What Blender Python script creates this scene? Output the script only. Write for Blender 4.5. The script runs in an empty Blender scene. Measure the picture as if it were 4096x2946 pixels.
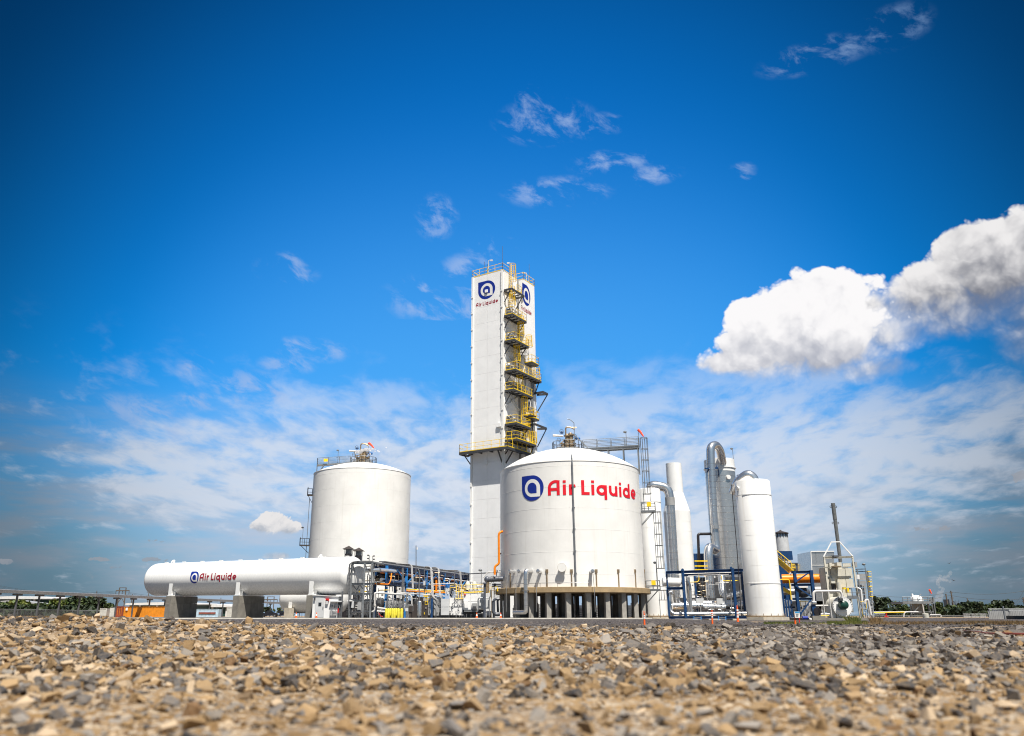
import bpy, math, random
import numpy as np
from mathutils import Vector, Matrix, noise as mnoise
rad = math.radians
random.seed(7)
RNG = np.random.default_rng(11)
SC = bpy.context.scene
COL = SC.collection

# ------------------------------------------------------------------ camera
F, CX, CY = 3191.0, 1955.0, 1473.0          # focal length and principal point, in units of a 4096 wide frame
TH = math.atan(991.0 / F)                    # upward pitch
HC = 0.5                                     # lens height
cT, sT = math.cos(TH), math.sin(TH)
cam_d = bpy.data.cameras.new('camera'); cam = bpy.data.objects.new('camera', cam_d); COL.objects.link(cam)
cam.location = (0, 0, HC); cam.rotation_euler = (math.pi / 2 + TH, 0, 0)
cam_d.sensor_width = 36; cam_d.lens = 36 * F / 4096; cam_d.shift_x = (2048 - CX) / 4096
cam_d.clip_start = 0.05; cam_d.clip_end = 20000
cam_d.dof.use_dof = True; cam_d.dof.focus_distance = 70; cam_d.dof.aperture_fstop = 1.15
SC.camera = cam
SC.render.resolution_x = 1024; SC.render.resolution_y = 736
SC.render.engine = 'CYCLES'
SC.cycles.filter_width = 1.1; SC.cycles.max_bounces = 8; SC.cycles.transparent_max_bounces = 12; SC.cycles.volume_bounces = 2
vs = SC.view_settings
vs.view_transform = 'Standard'; vs.look = 'None'; vs.gamma = 1; vs.exposure = 0.68
vs.use_curve_mapping = False

# ------------------------------------------------------------------ sun and sky
SUN = Vector((0.23, -0.62, 1.25)).normalized()
sd = bpy.data.lights.new('sun', 'SUN'); so = bpy.data.objects.new('sun', sd); COL.objects.link(so)
sd.energy = 5.0; sd.angle = rad(0.5); sd.color = (1.0, 0.945, 0.85)
so.rotation_euler = SUN.to_track_quat('Z', 'Y').to_euler(); so.location = (30, -40, 100)

def pdir(px, py):
    a = (px - CX) / F; b = (CY - py) / F
    return Vector((a, cT - b * sT, sT + b * cT)).normalized()
def azel(px, py):
    d = pdir(px, py); return math.atan2(d.x, d.y), math.asin(d.z)

world = bpy.data.worlds.new('World'); SC.world = world; world.use_nodes = True
wt = world.node_tree; wt.nodes.clear()
class NT:
    """small helper that writes node maths as python calls"""
    def __init__(s, tree): s.t = tree
    def put(s, sock, v):
        if isinstance(v, (int, float)): sock.default_value = v
        elif isinstance(v, (tuple, list)): sock.default_value = tuple(v) if len(v) == len(sock.default_value) else tuple(v) + (1,)
        else: s.t.links.new(v, sock)
    def m(s, op, a, b=0.0, c=None, clamp=False):
        n = s.t.nodes.new('ShaderNodeMath'); n.operation = op; n.use_clamp = clamp
        s.put(n.inputs[0], a); s.put(n.inputs[1], b)
        if c is not None: s.put(n.inputs[2], c)
        return n.outputs[0]
    def comb(s, x, y, z=0.0):
        n = s.t.nodes.new('ShaderNodeCombineXYZ')
        for i, v in enumerate((x, y, z)): s.put(n.inputs[i], v)
        return n.outputs[0]
    def noise(s, vec, scale, detail=6, rough=0.55, lac=2.0, dist=0.0, col=False):
        n = s.t.nodes.new('ShaderNodeTexNoise')
        s.put(n.inputs['Vector'], vec); n.inputs['Scale'].default_value = scale
        n.inputs['Detail'].default_value = detail; n.inputs['Roughness'].default_value = rough
        n.inputs['Lacunarity'].default_value = lac; n.inputs['Distortion'].default_value = dist
        return n.outputs['Color' if col else 'Fac']
    def step(s, v, a, b, lo=0.0, hi=1.0):
        n = s.t.nodes.new('ShaderNodeMapRange'); n.interpolation_type = 'SMOOTHSTEP'
        s.put(n.inputs[0], v)
        for i, q in enumerate((a, b, lo, hi)): s.put(n.inputs[i + 1], q)
        return n.outputs[0]
    def mix(s, f, a, b, blend='MIX'):
        n = s.t.nodes.new('ShaderNodeMix'); n.data_type = 'RGBA'; n.blend_type = blend
        s.put(n.inputs[0], f); s.put(n.inputs[6], a); s.put(n.inputs[7], b)
        return n.outputs[2]

N = NT(wt)
SKY_STRENGTH = 0.096
sky = wt.nodes.new('ShaderNodeTexSky'); sky.sky_type = 'NISHITA'; sky.sun_disc = False
sky.sun_elevation = math.asin(SUN.z); sky.sun_rotation = math.atan2(SUN.x, SUN.y)
sky.altitude = 0; sky.air_density = 1.0; sky.dust_density = 0.6; sky.ozone_density = 2.2
tc = wt.nodes.new('ShaderNodeTexCoord'); sep = wt.nodes.new('ShaderNodeSeparateXYZ')
wt.links.new(tc.outputs['Generated'], sep.inputs[0])
DX, DY, DZ = sep.outputs
AZ = N.m('ARCTAN2', DX, DY); EL = N.m('ARCSINE', DZ)
# a deep-blue noon sky, richer towards the zenith, with a painted lens vignette
hsv = wt.nodes.new('ShaderNodeHueSaturation'); hsv.inputs['Saturation'].default_value = 1.35; hsv.inputs['Hue'].default_value = 0.497
wt.links.new(sky.outputs[0], hsv.inputs['Color'])
axis = pdir(2040, 1700)
dotp = N.m('ADD', N.m('ADD', N.m('MULTIPLY', DX, axis.x), N.m('MULTIPLY', DY, axis.y)), N.m('MULTIPLY', DZ, axis.z))
sunp = N.m('ADD', N.m('ADD', N.m('MULTIPLY', DX, SUN.x), N.m('MULTIPLY', DY, SUN.y)), N.m('MULTIPLY', DZ, SUN.z))
vignette = N.m('MAXIMUM', N.step(dotp, 0.74, 0.995, 0.20, 1.0), N.step(sunp, 0.34, 0.80, 0.0, 0.62))      # the sunward half of the sky is bright again
BLUE = N.mix(1.0, hsv.outputs[0], N.mix(vignette, (0.0, 0.0, 0.0), N.mix(N.step(sunp, 0.34, 0.75), (0.08, 1.0, 1.40), (1.5, 1.15, 0.85))), 'MULTIPLY')
BLUE = N.mix(N.m('MULTIPLY', N.step(EL, 0.70, 0.10, 0.0, 0.75), N.step(dotp, 0.88, 1.0)), BLUE, (0.75, 2.75, 5.7))            # paler glow around the middle of the view
BLUE = N.mix(N.step(EL, 0.30, 0.015, 0.0, 0.90), BLUE, N.mix(N.step(vignette, 0.5, 1.0), (0.72, 1.04, 1.48), (2.6, 3.4, 4.6)))          # haze towards the horizon

def blob(px, py, rx, ry):
    """soft weight about the sky direction of a frame point: 1 at its heart, 0 on the ellipse, negative outside"""
    a, e = azel(px, py); a2, _ = azel(px + rx, py); _, e2 = azel(px, py - ry)
    sx, sy = abs(a2 - a), abs(e2 - e)
    u = N.m('MULTIPLY_ADD', AZ, 1 / sx, -a / sx); v = N.m('MULTIPLY_ADD', EL, 1 / sy, -e / sy)
    return N.m('SUBTRACT', 1.0, N.m('MULTIPLY_ADD', u, u, N.m('MULTIPLY', v, v)))
def union(lst, k=0.25):
    o = lst[0]
    for q in lst[1:]: o = N.m('SMOOTH_MAX', o, q, k) if k else N.m('MAXIMUM', o, q)
    return o
def E_(py): return azel(3200, py)[1]

# broken high layer (altocumulus) on a flat ceiling, strongest low over the plant
zz = N.m('ADD', N.m('MAXIMUM', DZ, 0.0), 0.19)
pu = N.m('DIVIDE', DX, zz); pv = N.m('DIVIDE', DY, zz)
patch = N.noise(N.comb(pu, pv), 1.3, 4, 0.55)
cells = N.noise(N.comb(N.m('MULTIPLY_ADD', patch, 0.30, pu), N.m('MULTIPLY_ADD', patch, 0.22, N.m('MULTIPLY', pv, 0.62))), 9.5, 5, 0.58)
laymask = N.step(union([blob(2750, 1720, 900, 330), blob(1500, 1740, 560, 220), blob(3800, 1800, 900, 300), blob(900, 1900, 500, 200), blob(2400, 2050, 1300, 240)]), -0.7, 0.8)
lay = N.m('ADD', N.m('ADD', N.m('MULTIPLY', cells, 1.15), N.m('MULTIPLY', patch, 0.85)), N.m('MULTIPLY', laymask, 0.36))
lay = N.m('MULTIPLY', N.step(lay, 1.06, 1.50, 0.0, 0.84), N.step(EL, 0.36, 0.17))
veil = N.noise(N.comb(N.m('MULTIPLY', AZ, 5.0), N.m('MULTIPLY', EL, 24.0), 6.1), 1.5, 5, 0.58)                       # low broken veil above the horizon
veil = N.m('MULTIPLY', N.step(veil, 0.36, 0.66, 0.10, 0.72), N.m('MULTIPLY', N.step(EL, 0.27, 0.13), N.step(EL, -0.02, 0.05)))
BLUE = N.mix(veil, BLUE, N.mix(N.step(vignette, 0.4, 1.0), (1.15, 1.35, 1.65), (3.5, 3.85, 4.6)))
LAYER = N.mix(lay, BLUE, N.mix(vignette, (0.9, 1.25, 1.7), (4.6, 5.0, 5.7)))

# thin wisps higher up, only inside loose patches
wisp_n = N.noise(N.comb(N.m('MULTIPLY_ADD', EL, 0.55, AZ), N.m('MULTIPLY_ADD', AZ, 0.18, N.m('MULTIPLY', EL, 1.5)), 3.7), 24.0, 6, 0.64, dist=0.35)
wm = union([blob(2180, 490, 170, 80), blob(2380, 505, 110, 45), blob(2120, 400, 50, 50), blob(2450, 650, 150, 45), blob(2590, 705, 120, 38),
            blob(2230, 770, 190, 55), blob(1745, 870, 75, 80), blob(1965, 985, 100, 38), blob(1780, 1200, 210, 90), blob(1890, 1080, 110, 60), blob(2965, 690, 55, 35),
            blob(3160, 1010, 70, 35), blob(2960, 1130, 130, 50), blob(1150, 1080, 110, 60), blob(3570, 110, 150, 80), blob(3280, 220, 230, 60)], 0.0)
wfac = N.m('MULTIPLY', N.step(wm, -0.9, 0.9), N.step(wisp_n, 0.47, 0.70, 0.0, 0.66))
wcol = N.mix(vignette, (0.5, 1.3, 2.6), (2.6, 3.5, 5.4))
HIGH = N.mix(wfac, BLUE, wcol)
wm2 = union([blob(1240, 1400, 150, 45), blob(1010, 1560, 150, 70), blob(810, 1480, 90, 70), blob(540, 1680, 210, 90), blob(790, 1605, 100, 35), blob(1150, 1460, 100, 35), blob(450, 1740, 90, 40)], 0.0)
wfac2 = N.m('MULTIPLY', N.step(wm2, -0.9, 0.9), N.step(wisp_n, 0.44, 0.66, 0.0, 0.66))
LOW = N.mix(wfac2, LAYER, wcol)

# heaped cumulus: a soft body whose rim breaks into cauliflower puffs; tops lit, flat bases in their own shade
def puffs(vec, scale, detail=2.5):
    n = wt.nodes.new('ShaderNodeTexVoronoi'); n.voronoi_dimensions = '2D'; n.feature = 'SMOOTH_F1'
    n.inputs['Smoothness'].default_value = 0.35
    N.put(n.inputs['Vector'], vec); n.inputs['Scale'].default_value = scale; n.inputs['Detail'].default_value = detail; n.inputs['Roughness'].default_value = 0.55; n.inputs['Lacunarity'].default_value = 2.3
    return n.outputs['Distance']
def cumulus(under, lobes, scale, sharp, seed, top_e, bot_e, white, grey, k_puff=1.0, k_noise=1.0, opac=1.0, lift=0.0, side=None):
    base = union([blob(*l) for l in lobes], 0.5)
    wob = N.noise(N.comb(AZ, EL, seed), scale * 0.55, 5, 0.58)
    wv = N.m('MULTIPLY', N.m('SUBTRACT', wob, 0.5), 0.05)
    def pf(oa, oe, d): return puffs(N.comb(N.m('ADD', N.m('ADD', AZ, wv), oa + seed), N.m('ADD', N.m('ADD', EL, wv), oe)), scale, d)
    p0 = pf(0, 0, 3.0); p1 = pf(0.006, 0.013, 2.0)
    fld = N.m('ADD', base, N.m('MULTIPLY_ADD', p0, -k_puff, N.m('MULTIPLY_ADD', wob, k_noise, 0.42 * k_puff - 0.5 * k_noise + lift)))
    up = N.step(EL, bot_e, top_e)
    soft = N.m('SUBTRACT', sharp * 6.0, N.m('MULTIPLY', N.step(EL, bot_e, bot_e + (top_e - bot_e) * 0.55), sharp * 5.2))
    den = N.step(N.m('DIVIDE', fld, soft), 0.0, 1.0, 0.0, opac)
    relief = N.m('MULTIPLY', N.m('SUBTRACT', p1, p0), 0.6)
    thick = N.step(fld, 0.0, 1.1)
    lit = N.m('ADD', N.m('ADD', N.m('MULTIPLY', up, 0.85), relief), N.m('MULTIPLY_ADD', N.m('SUBTRACT', wob, 0.5), 0.55, N.m('SUBTRACT', 0.30, N.m('MULTIPLY', thick, 0.16))))
    if side: lit = N.m('ADD', lit, N.step(AZ, azel(side[0], 1200)[0], azel(side[1], 1200)[0], 0.0, 0.5))
    return N.mix(den, under, N.mix(N.step(lit, -0.05, 1.0), grey, white))
BIG = cumulus(LAYER, [(3860, 1190, 420, 170), (4060, 1060, 270, 200), (3680, 1240, 220, 140), (4240, 1230, 330, 290), (3540, 1330, 230, 85), (3480, 1240, 120, 60), (3900, 1020, 200, 120)],
              17.0, 0.36, 5.3, E_(900), E_(1390), (5.6, 5.5, 5.5), (1.35, 1.42, 1.70), k_puff=0.8, k_noise=0.8, lift=0.62, side=(3950, 3500))
BIG = cumulus(BIG, [(3250, 1300, 330, 190), (3070, 1400, 250, 120), (3310, 1180, 230, 95), (2920, 1455, 130, 55), (3280, 1450, 340, 80), (3480, 1480, 180, 55), (3000, 1260, 90, 70)],
              17.0, 0.34, 1.7, E_(1230), E_(1560), (6.3, 6.2, 6.25), (2.7, 2.85, 3.35), k_puff=0.8, k_noise=0.8, lift=0.55)
LOW = cumulus(LOW, [(1100, 2090, 80, 50), (1055, 2105, 65, 36), (1150, 2112, 62, 34), (1115, 2225, 65, 20)], 40.0, 0.26, 9.1, E_(2060), E_(2140), (5.3, 5.2, 5.2), (2.6, 2.9, 3.4), 0.8, 0.8, lift=0.30)
LOW = cumulus(LOW, [(4110, 1905, 80, 38), (620, 2240, 70, 12), (400, 2238, 60, 11), (370, 2305, 55, 17), (210, 2318, 40, 12), (20, 2250, 60, 16), (630, 2165, 65, 12), (3740, 2115, 100, 16), (470, 2272, 60, 10)],
              60.0, 0.4, 4.4, E_(2200), E_(2330), (2.1, 2.2, 2.45), (1.3, 1.6, 2.0), 1.2, 2.2, 0.7)

def background(c):
    b = wt.nodes.new('ShaderNodeBackground'); b.inputs['Strength'].default_value = SKY_STRENGTH
    N.put(b.inputs[0], c); return b.outputs[0]
def mixsh(f, a, b):
    n = wt.nodes.new('ShaderNodeMixShader'); N.put(n.inputs[0], f); wt.links.new(a, n.inputs[1]); wt.links.new(b, n.inputs[2]); return n.outputs[0]
# the costly cloud patterns are only worked out where those clouds are
in_low = N.m('LESS_THAN', EL, 0.36)
in_big = N.m('GREATER_THAN', union([blob(3230, 1330, 700, 430), blob(3960, 1130, 700, 470)], 0.0), 0.0)
S = mixsh(in_low, background(HIGH), background(LOW))
S = mixsh(in_big, S, background(BIG))
S = mixsh(N.m('LESS_THAN', EL, -0.003), S, background((2.2, 2.2, 2.1)))
wo = wt.nodes.new('ShaderNodeOutputWorld'); wt.links.new(S, wo.inputs[0])
world.cycles.sampling_method = 'NONE'

# ------------------------------------------------------------------ placing helpers
def W(px, py, Y):
    """world point at forward distance Y seen at frame point (px, py)"""
    a = (px - CX) / F; b = (CY - py) / F
    t = Y / (cT - b * sT)
    return Vector((a * t, Y, HC + (sT + b * cT) * t))
def XP(px, Y, Z): return (px - CX) / F * (Y * cT + (Z - HC) * sT)
def ZP(py, Y): return W(CX, py, Y).z
def PXM(Y, Z=2.0): return (Y * cT + (Z - HC) * sT) / F       # metres per frame pixel
PAD = 0.18

# ------------------------------------------------------------------ mesh builder
ORG = {}
class MB:
    def __init__(s): s.v = []; s.f = []; s.n = 0
    def add(s, v, f):
        s.v.extend([tuple(p) for p in v]); n = s.n
        s.f.extend([tuple(i + n for i in q) for q in f]); s.n += len(v); return s
    def hexa(s, p):      # 8 points: bottom ring 0-3, top ring 4-7
        return s.add(p, [(3, 2, 1, 0), (4, 5, 6, 7), (0, 1, 5, 4), (1, 2, 6, 5), (2, 3, 7, 6), (3, 0, 4, 7)])
    def box(s, c, size, ax=None, ay=None, az=None):
        ax = Vector(ax or (1, 0, 0)); az = Vector(az or (0, 0, 1)); ay = Vector(ay) if ay else az.cross(ax)
        c = Vector(c); hx, hy, hz = size[0] / 2, size[1] / 2, size[2] / 2
        p = [c + ax * (a * hx) + ay * (b * hy) + az * (q * hz) for q in (-1, 1) for a, b in ((-1, -1), (1, -1), (1, 1), (-1, 1))]
        return s.hexa(p)
    def b2(s, a, b):     # axis aligned box from two corners
        a = Vector(a); b = Vector(b)
        return s.box((a + b) / 2, (abs(b.x - a.x), abs(b.y - a.y), abs(b.z - a.z)))
    def beam(s, p0, p1, w, h=None, up=(0, 0, 1)):
        p0 = Vector(p0); p1 = Vector(p1); d = (p1 - p0); L = d.length; h = h or w
        if L < 1e-6: return s
        d /= L; up = Vector(up)
        if abs(d.dot(up)) > 0.98: up = Vector((0, 1, 0))
        sx = d.cross(up).normalized(); uz = sx.cross(d)
        return s.box((p0 + p1) / 2, (L, w, h), d, sx, uz)
    def ibeam(s, p0, p1, w, h=None, up=(0, 0, 1), t=None):
        """rolled H section"""
        p0 = Vector(p0); p1 = Vector(p1); d = (p1 - p0).normalized(); h = h or w; t = t or w * 0.13; up = Vector(up)
        if abs(d.dot(up)) > 0.98: up = Vector((0, -1, 0))
        sx = d.cross(up).normalized(); uz = sx.cross(d)
        s.beam(p0 + uz * (h / 2 - t / 2), p1 + uz * (h / 2 - t / 2), w, t, uz)
        s.beam(p0 - uz * (h / 2 - t / 2), p1 - uz * (h / 2 - t / 2), w, t, uz)
        return s.beam(p0, p1, t, h - 2 * t, uz)
    def tube(s, pts, r, n=8, bend=0.0, caps=True):
        """pipe along a polyline; corners rounded with radius bend"""
        P = [Vector(p) for p in pts]
        if bend > 0 and len(P) > 2:
            Q = [P[0]]
            for i in range(1, len(P) - 1):
                a, b, c = P[i - 1], P[i], P[i + 1]
                u = (a - b); v = (c - b); k = min(bend, u.length * 0.49, v.length * 0.49)
                u.normalize(); v.normalize(); A = b + u * k; C = b + v * k
                for j in range(7):
                    t = j / 6; Q.append(A * (1 - t) ** 2 + b * 2 * t * (1 - t) + C * t * t)
            Q.append(P[-1]); P = Q
        m = len(P); R = r if isinstance(r, (list, tuple)) else [r] * m
        T = []
        for i in range(m):
            d = (P[min(i + 1, m - 1)] - P[max(i - 1, 0)])
            T.append(d.normalized() if d.length > 1e-9 else Vector((0, 0, 1)))
        ref = Vector((0, 0, 1)) if abs(T[0].z) < 0.9 else Vector((1, 0, 0))
        x = T[0].cross(ref).normalized(); vv = []; ff = []
        for i in range(m):
            x = (x - T[i] * x.dot(T[i]))
            if x.length < 1e-6: x = T[i].orthogonal()
            x.normalize(); y = T[i].cross(x)
            for k in range(n):
                a = 2 * math.pi * k / n; vv.append(P[i] + (x * math.cos(a) + y * math.sin(a)) * R[i])
        for i in range(m - 1):
            for k in range(n):
                ff.append((i * n + k, i * n + (k + 1) % n, (i + 1) * n + (k + 1) % n, (i + 1) * n + k))
        if caps: ff.append(tuple(range(n))[::-1]); ff.append(tuple((m - 1) * n + k for k in range(n)))
        return s.add(vv, ff)
    def lathe(s, prof, o, n=32, axis=(0, 0, 1), a0=0.0, a1=2 * math.pi, caps=True):
        """profile of (radius, height) about an axis through o"""
        o = Vector(o); az = Vector(axis).normalized(); ax = az.orthogonal().normalized() if abs(az.z) < 0.99 else Vector((1, 0, 0)); ay = az.cross(ax)
        full = abs(a1 - a0 - 2 * math.pi) < 1e-6; vv = []; ff = []; k = n if full else n + 1
        for (r, h) in prof:
            for i in range(k):
                a = a0 + (a1 - a0) * i / n; vv.append(o + az * h + (ax * math.cos(a) + ay * math.sin(a)) * max(r, 1e-4))
        for j in range(len(prof) - 1):
            for i in range(n):
                i2 = (i + 1) % k
                ff.append((j * k + i, j * k + i2, (j + 1) * k + i2, (j + 1) * k + i))
        if caps and full:
            if prof[0][0] > 1e-3: ff.append(tuple(range(k))[::-1])
            if prof[-1][0] > 1e-3: ff.append(tuple((len(prof) - 1) * k + i for i in range(k)))
        return s.add(vv, ff)
    def cyl(s, p0, p1, r, n=12, r1=None):
        p0 = Vector(p0); p1 = Vector(p1); L = (p1 - p0).length
        return s.lathe([(r, 0), (r if r1 is None else r1, L)], p0, n, p1 - p0)
    def sphere(s, c, r, n=12, m=8, sq=(1, 1, 1)):
        c = Vector(c); vv = []; ff = []
        for j in range(m + 1):
            t = math.pi * j / m
            for i in range(n):
                a = 2 * math.pi * i / n
                vv.append(c + Vector((r * sq[0] * math.sin(t) * math.cos(a), r * sq[1] * math.sin(t) * math.sin(a), r * sq[2] * math.cos(t))))
        for j in range(m):
            for i in range(n): ff.append((j * n + i, (j + 1) * n + i, (j + 1) * n + (i + 1) % n, j * n + (i + 1) % n))
        return s.add(vv, ff)
    def prism(s, poly, d):
        """polygon (list of points) pushed along vector d"""
        d = Vector(d); a = [Vector(p) for p in poly]; b = [p + d for p in a]; n = len(a)
        return s.add(a + b, [tuple(range(n))[::-1], tuple(range(n, 2 * n))] + [(i, (i + 1) % n, n + (i + 1) % n, n + i) for i in range(n)])
    def obj(s, name, mat, parent=None, label=None, cat=None, group=None, kind=None, smooth=True, loc=None, autos=38):
        me = bpy.data.meshes.new(name)
        A = np.array(s.v, dtype=np.float64)
        if loc is None:
            lo, hi = A.min(0), A.max(0); loc = ((lo[0] + hi[0]) / 2, (lo[1] + hi[1]) / 2, lo[2])
        loc = Vector(loc)
        me.from_pydata((A - np.array(loc)).tolist(), [], s.f)
        if smooth:
            me.polygons.foreach_set('use_smooth', [True] * len(me.polygons))
            me.set_sharp_from_angle(angle=rad(autos))
        me.materials.append(MAT[mat] if isinstance(mat, str) else mat)
        o = bpy.data.objects.new(name, me); COL.objects.link(o)
        ORG[o.name] = loc
        if parent is not None:
            o.parent = parent; o.location = loc - ORG[parent.name]
        else: o.location = loc
        tag(o, label, cat, group, kind); return o
def tag(o, label=None, cat=None, group=None, kind=None):
    if label: o['label'] = label
    if cat: o['category'] = cat
    if group: o['group'] = group
    if kind: o['kind'] = kind
    return o
def thing(name, label, cat, loc, group=None):
    o = bpy.data.objects.new(name, None); COL.objects.link(o); o.location = loc; o.empty_display_size = 0.5
    ORG[o.name] = Vector(loc); return tag(o, label, cat, group)
def copy_tree(src, loc, rz=0.0, label=None, parent=None):
    c = src.copy(); COL.objects.link(c); c.parent = parent
    if parent is None: c.location = loc; c.rotation_euler[2] = rz
    if label: c['label'] = label
    for ch in list(src.children): copy_tree(ch, None, parent=c)
    return c

# ------------------------------------------------------------------ materials
MAT = {}
def mat(name, rgb, rough=0.5, metal=0.0, var=0.12, scale=1.5, bump=0.0, bscale=20.0, streak=0.0, streak_col=None, rust=0.0, spec=0.5, coat=0.0, rvar=1.0):
    """procedural surface: base colour broken by noise, optional vertical run-down streaks, rust specks and fine relief"""
    m = bpy.data.materials.new(name); m.use_nodes = True; t = m.node_tree; n = NT(t)
    b = t.nodes['Principled BSDF']; g = t.nodes.new('ShaderNodeTexCoord'); geo = t.nodes.new('ShaderNodeNewGeometry')
    pos = geo.outputs['Position']
    dark = tuple(c * (1 - var) for c in rgb); lite = tuple(min(1, c * (1 + var * 0.55)) for c in rgb)
    c = n.mix(n.step(n.noise(pos, scale, 5, 0.6), 0.3, 0.72), dark, lite)
    if streak:
        sp = t.nodes.new('ShaderNodeSeparateXYZ'); t.links.new(pos, sp.inputs[0])
        v = n.comb(sp.outputs[0], sp.outputs[1], n.m('MULTIPLY', sp.outputs[2], 0.06))
        c = n.mix(n.m('MULTIPLY', n.step(n.noise(v, 2.4, 4, 0.6), 0.52, 0.78), streak), c, streak_col or tuple(q * 0.62 for q in rgb))
    if rust:
        c = n.mix(n.m('MULTIPLY', n.step(n.noise(pos, 3.2, 6, 0.7), 0.58, 0.72), rust), c, (0.20, 0.09, 0.04))
    n.put(b.inputs['Base Color'], c)
    n.put(b.inputs['Roughness'], n.step(n.noise(pos, 4.0, 3), 0.3, 0.7, max(0.03, rough - 0.08 * rvar), min(1, rough + 0.10 * rvar)))
    b.inputs['Metallic'].default_value = metal; b.inputs['Specular IOR Level'].default_value = spec
    if coat: b.inputs['Coat Weight'].default_value = coat
    if bump:
        bp = t.nodes.new('ShaderNodeBump'); bp.inputs['Strength'].default_value = bump; bp.inputs['Distance'].default_value = 0.02
        n.put(bp.inputs['Height'], n.noise(pos, bscale, 4, 0.6)); t.links.new(bp.outputs[0], b.inputs['Normal'])
    MAT[name] = m; return m
mat('white_paint', (0.80, 0.79, 0.765), 0.38, var=0.07, scale=0.35, streak=0.34, streak_col=(0.62, 0.60, 0.55), bump=0.06, bscale=0.8)
mat('tower_panel', (0.86, 0.86, 0.86), 0.42, var=0.05, scale=0.5, streak=0.12, streak_col=(0.62, 0.62, 0.62), bump=0.16, bscale=0.45)
mat('vessel_white', (0.82, 0.82, 0.81), 0.26, var=0.03, scale=0.4, bump=0.02, bscale=1.0, coat=0.3)
mat('column_white', (0.78, 0.78, 0.77), 0.36, var=0.05, scale=0.6, streak=0.35, streak_col=(0.58, 0.54, 0.47))
mat('equipment_white', (0.72, 0.72, 0.72), 0.42, var=0.08, scale=1.2, streak=0.18)
mat('pale_grey', (0.50, 0.51, 0.52), 0.5, var=0.1)
mat('cream', (0.55, 0.53, 0.46), 0.5, var=0.10, streak=0.25, streak_col=(0.38, 0.33, 0.25))
mat('grey_steel', (0.21, 0.225, 0.24), 0.45, var=0.2, metal=0.35, rust=0.10)
mat('galvanised', (0.22, 0.225, 0.235), 0.42, var=0.25, metal=0.45, scale=5)
mat('dark_steel', (0.05, 0.052, 0.058), 0.5, var=0.2)
mat('dark_grey', (0.09, 0.095, 0.105), 0.5, var=0.2)
mat('silver', (0.78, 0.765, 0.74), 0.24, var=0.06, metal=0.85, scale=0.5, streak=0.35, streak_col=(0.40, 0.38, 0.35), rvar=0.2)
mat('silver_pipe', (0.78, 0.775, 0.77), 0.21, var=0.04, metal=0.88, scale=0.5, rvar=0.2)
mat('seam', (0.30, 0.29, 0.28), 0.5, var=0.2, metal=0.7)
mat('pipe_white', (0.60, 0.585, 0.57), 0.4, var=0.08)
mat('pipe_grey', (0.25, 0.25, 0.255), 0.42, var=0.2, metal=0.2)
mat('black_pipe', (0.018, 0.015, 0.018), 0.4, var=0.3)
mat('slate', (0.07, 0.08, 0.105), 0.38, var=0.2)
mat('yellow', (0.90, 0.60, 0.012), 0.45, var=0.12, scale=3, rust=0.05)
mat('bottle_yellow', (0.66, 0.58, 0.055), 0.4, var=0.15, scale=4)
mat('orange', (0.80, 0.225, 0.008), 0.36, var=0.10, scale=2)
mat('cone_orange', (0.86, 0.12, 0.015), 0.5, var=0.08)
mat('sock_red', (0.90, 0.085, 0.03), 0.7, var=0.08)
mat('blue_steel', (0.005, 0.042, 0.135), 0.42, var=0.2, scale=2)
mat('blue_bright', (0.02, 0.17, 0.46), 0.42, var=0.15, scale=2)
mat('valve_blue', (0.01, 0.12, 0.38), 0.4, var=0.1)
mat('logo_blue', (0.008, 0.028, 0.27), 0.4, var=0.05)
mat('logo_red', (0.70, 0.008, 0.022), 0.4, var=0.05)
mat('logo_dark_red', (0.33, 0.010, 0.028), 0.4, var=0.05)
mat('logo_white', (0.79, 0.785, 0.77), 0.4, var=0.02)
mat('red', (0.55, 0.015, 0.012), 0.4, var=0.1)
mat('green_dark', (0.01, 0.055, 0.04), 0.35, var=0.2)
mat('bronze', (0.36, 0.27, 0.17), 0.42, var=0.3, metal=0.6, scale=8)
mat('brown_duct', (0.04, 0.031, 0.028), 0.6, var=0.2)
mat('shade_grey', (0.30, 0.305, 0.31), 0.55, var=0.15)
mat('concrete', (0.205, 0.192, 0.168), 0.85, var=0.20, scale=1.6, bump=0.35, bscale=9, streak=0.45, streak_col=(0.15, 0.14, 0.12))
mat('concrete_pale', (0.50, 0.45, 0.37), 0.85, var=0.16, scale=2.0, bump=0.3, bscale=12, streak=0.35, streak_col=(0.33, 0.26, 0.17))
mat('slab_tan', (0.36, 0.26, 0.145), 0.8, var=0.22, scale=0.8, bump=0.3, bscale=8, streak=0.5, streak_col=(0.30, 0.23, 0.15))
mat('kerb', (0.62, 0.59, 0.53), 0.85, var=0.15, scale=2, bump=0.2)
mat('container_orange', (0.62, 0.23, 0.015), 0.5, var=0.15, rust=0.25, streak=0.3)
mat('container_red', (0.24, 0.05, 0.03), 0.6, var=0.25, rust=0.5)
mat('container_white', (0.50, 0.50, 0.47), 0.55, var=0.15, rust=0.2, streak=0.3)
mat('container_blue', (0.42, 0.55, 0.66), 0.55, var=0.12, streak=0.2)
mat('warehouse_green', (0.012, 0.045, 0.040), 0.55, var=0.2)
mat('roof_white', (0.62, 0.62, 0.62), 0.5, var=0.12)
mat('timber', (0.10, 0.08, 0.065), 0.85, var=0.3)
mat('wire', (0.03, 0.03, 0.03), 0.6)
mat('car_paint', (0.012, 0.014, 0.022), 0.22, var=0.05, coat=0.8)
mat('car_glass', (0.02, 0.025, 0.03), 0.06, var=0.05)
mat('rubber', (0.015, 0.015, 0.016), 0.8)
mat('sign_white', (0.78, 0.78, 0.76), 0.5, var=0.03)
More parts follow.
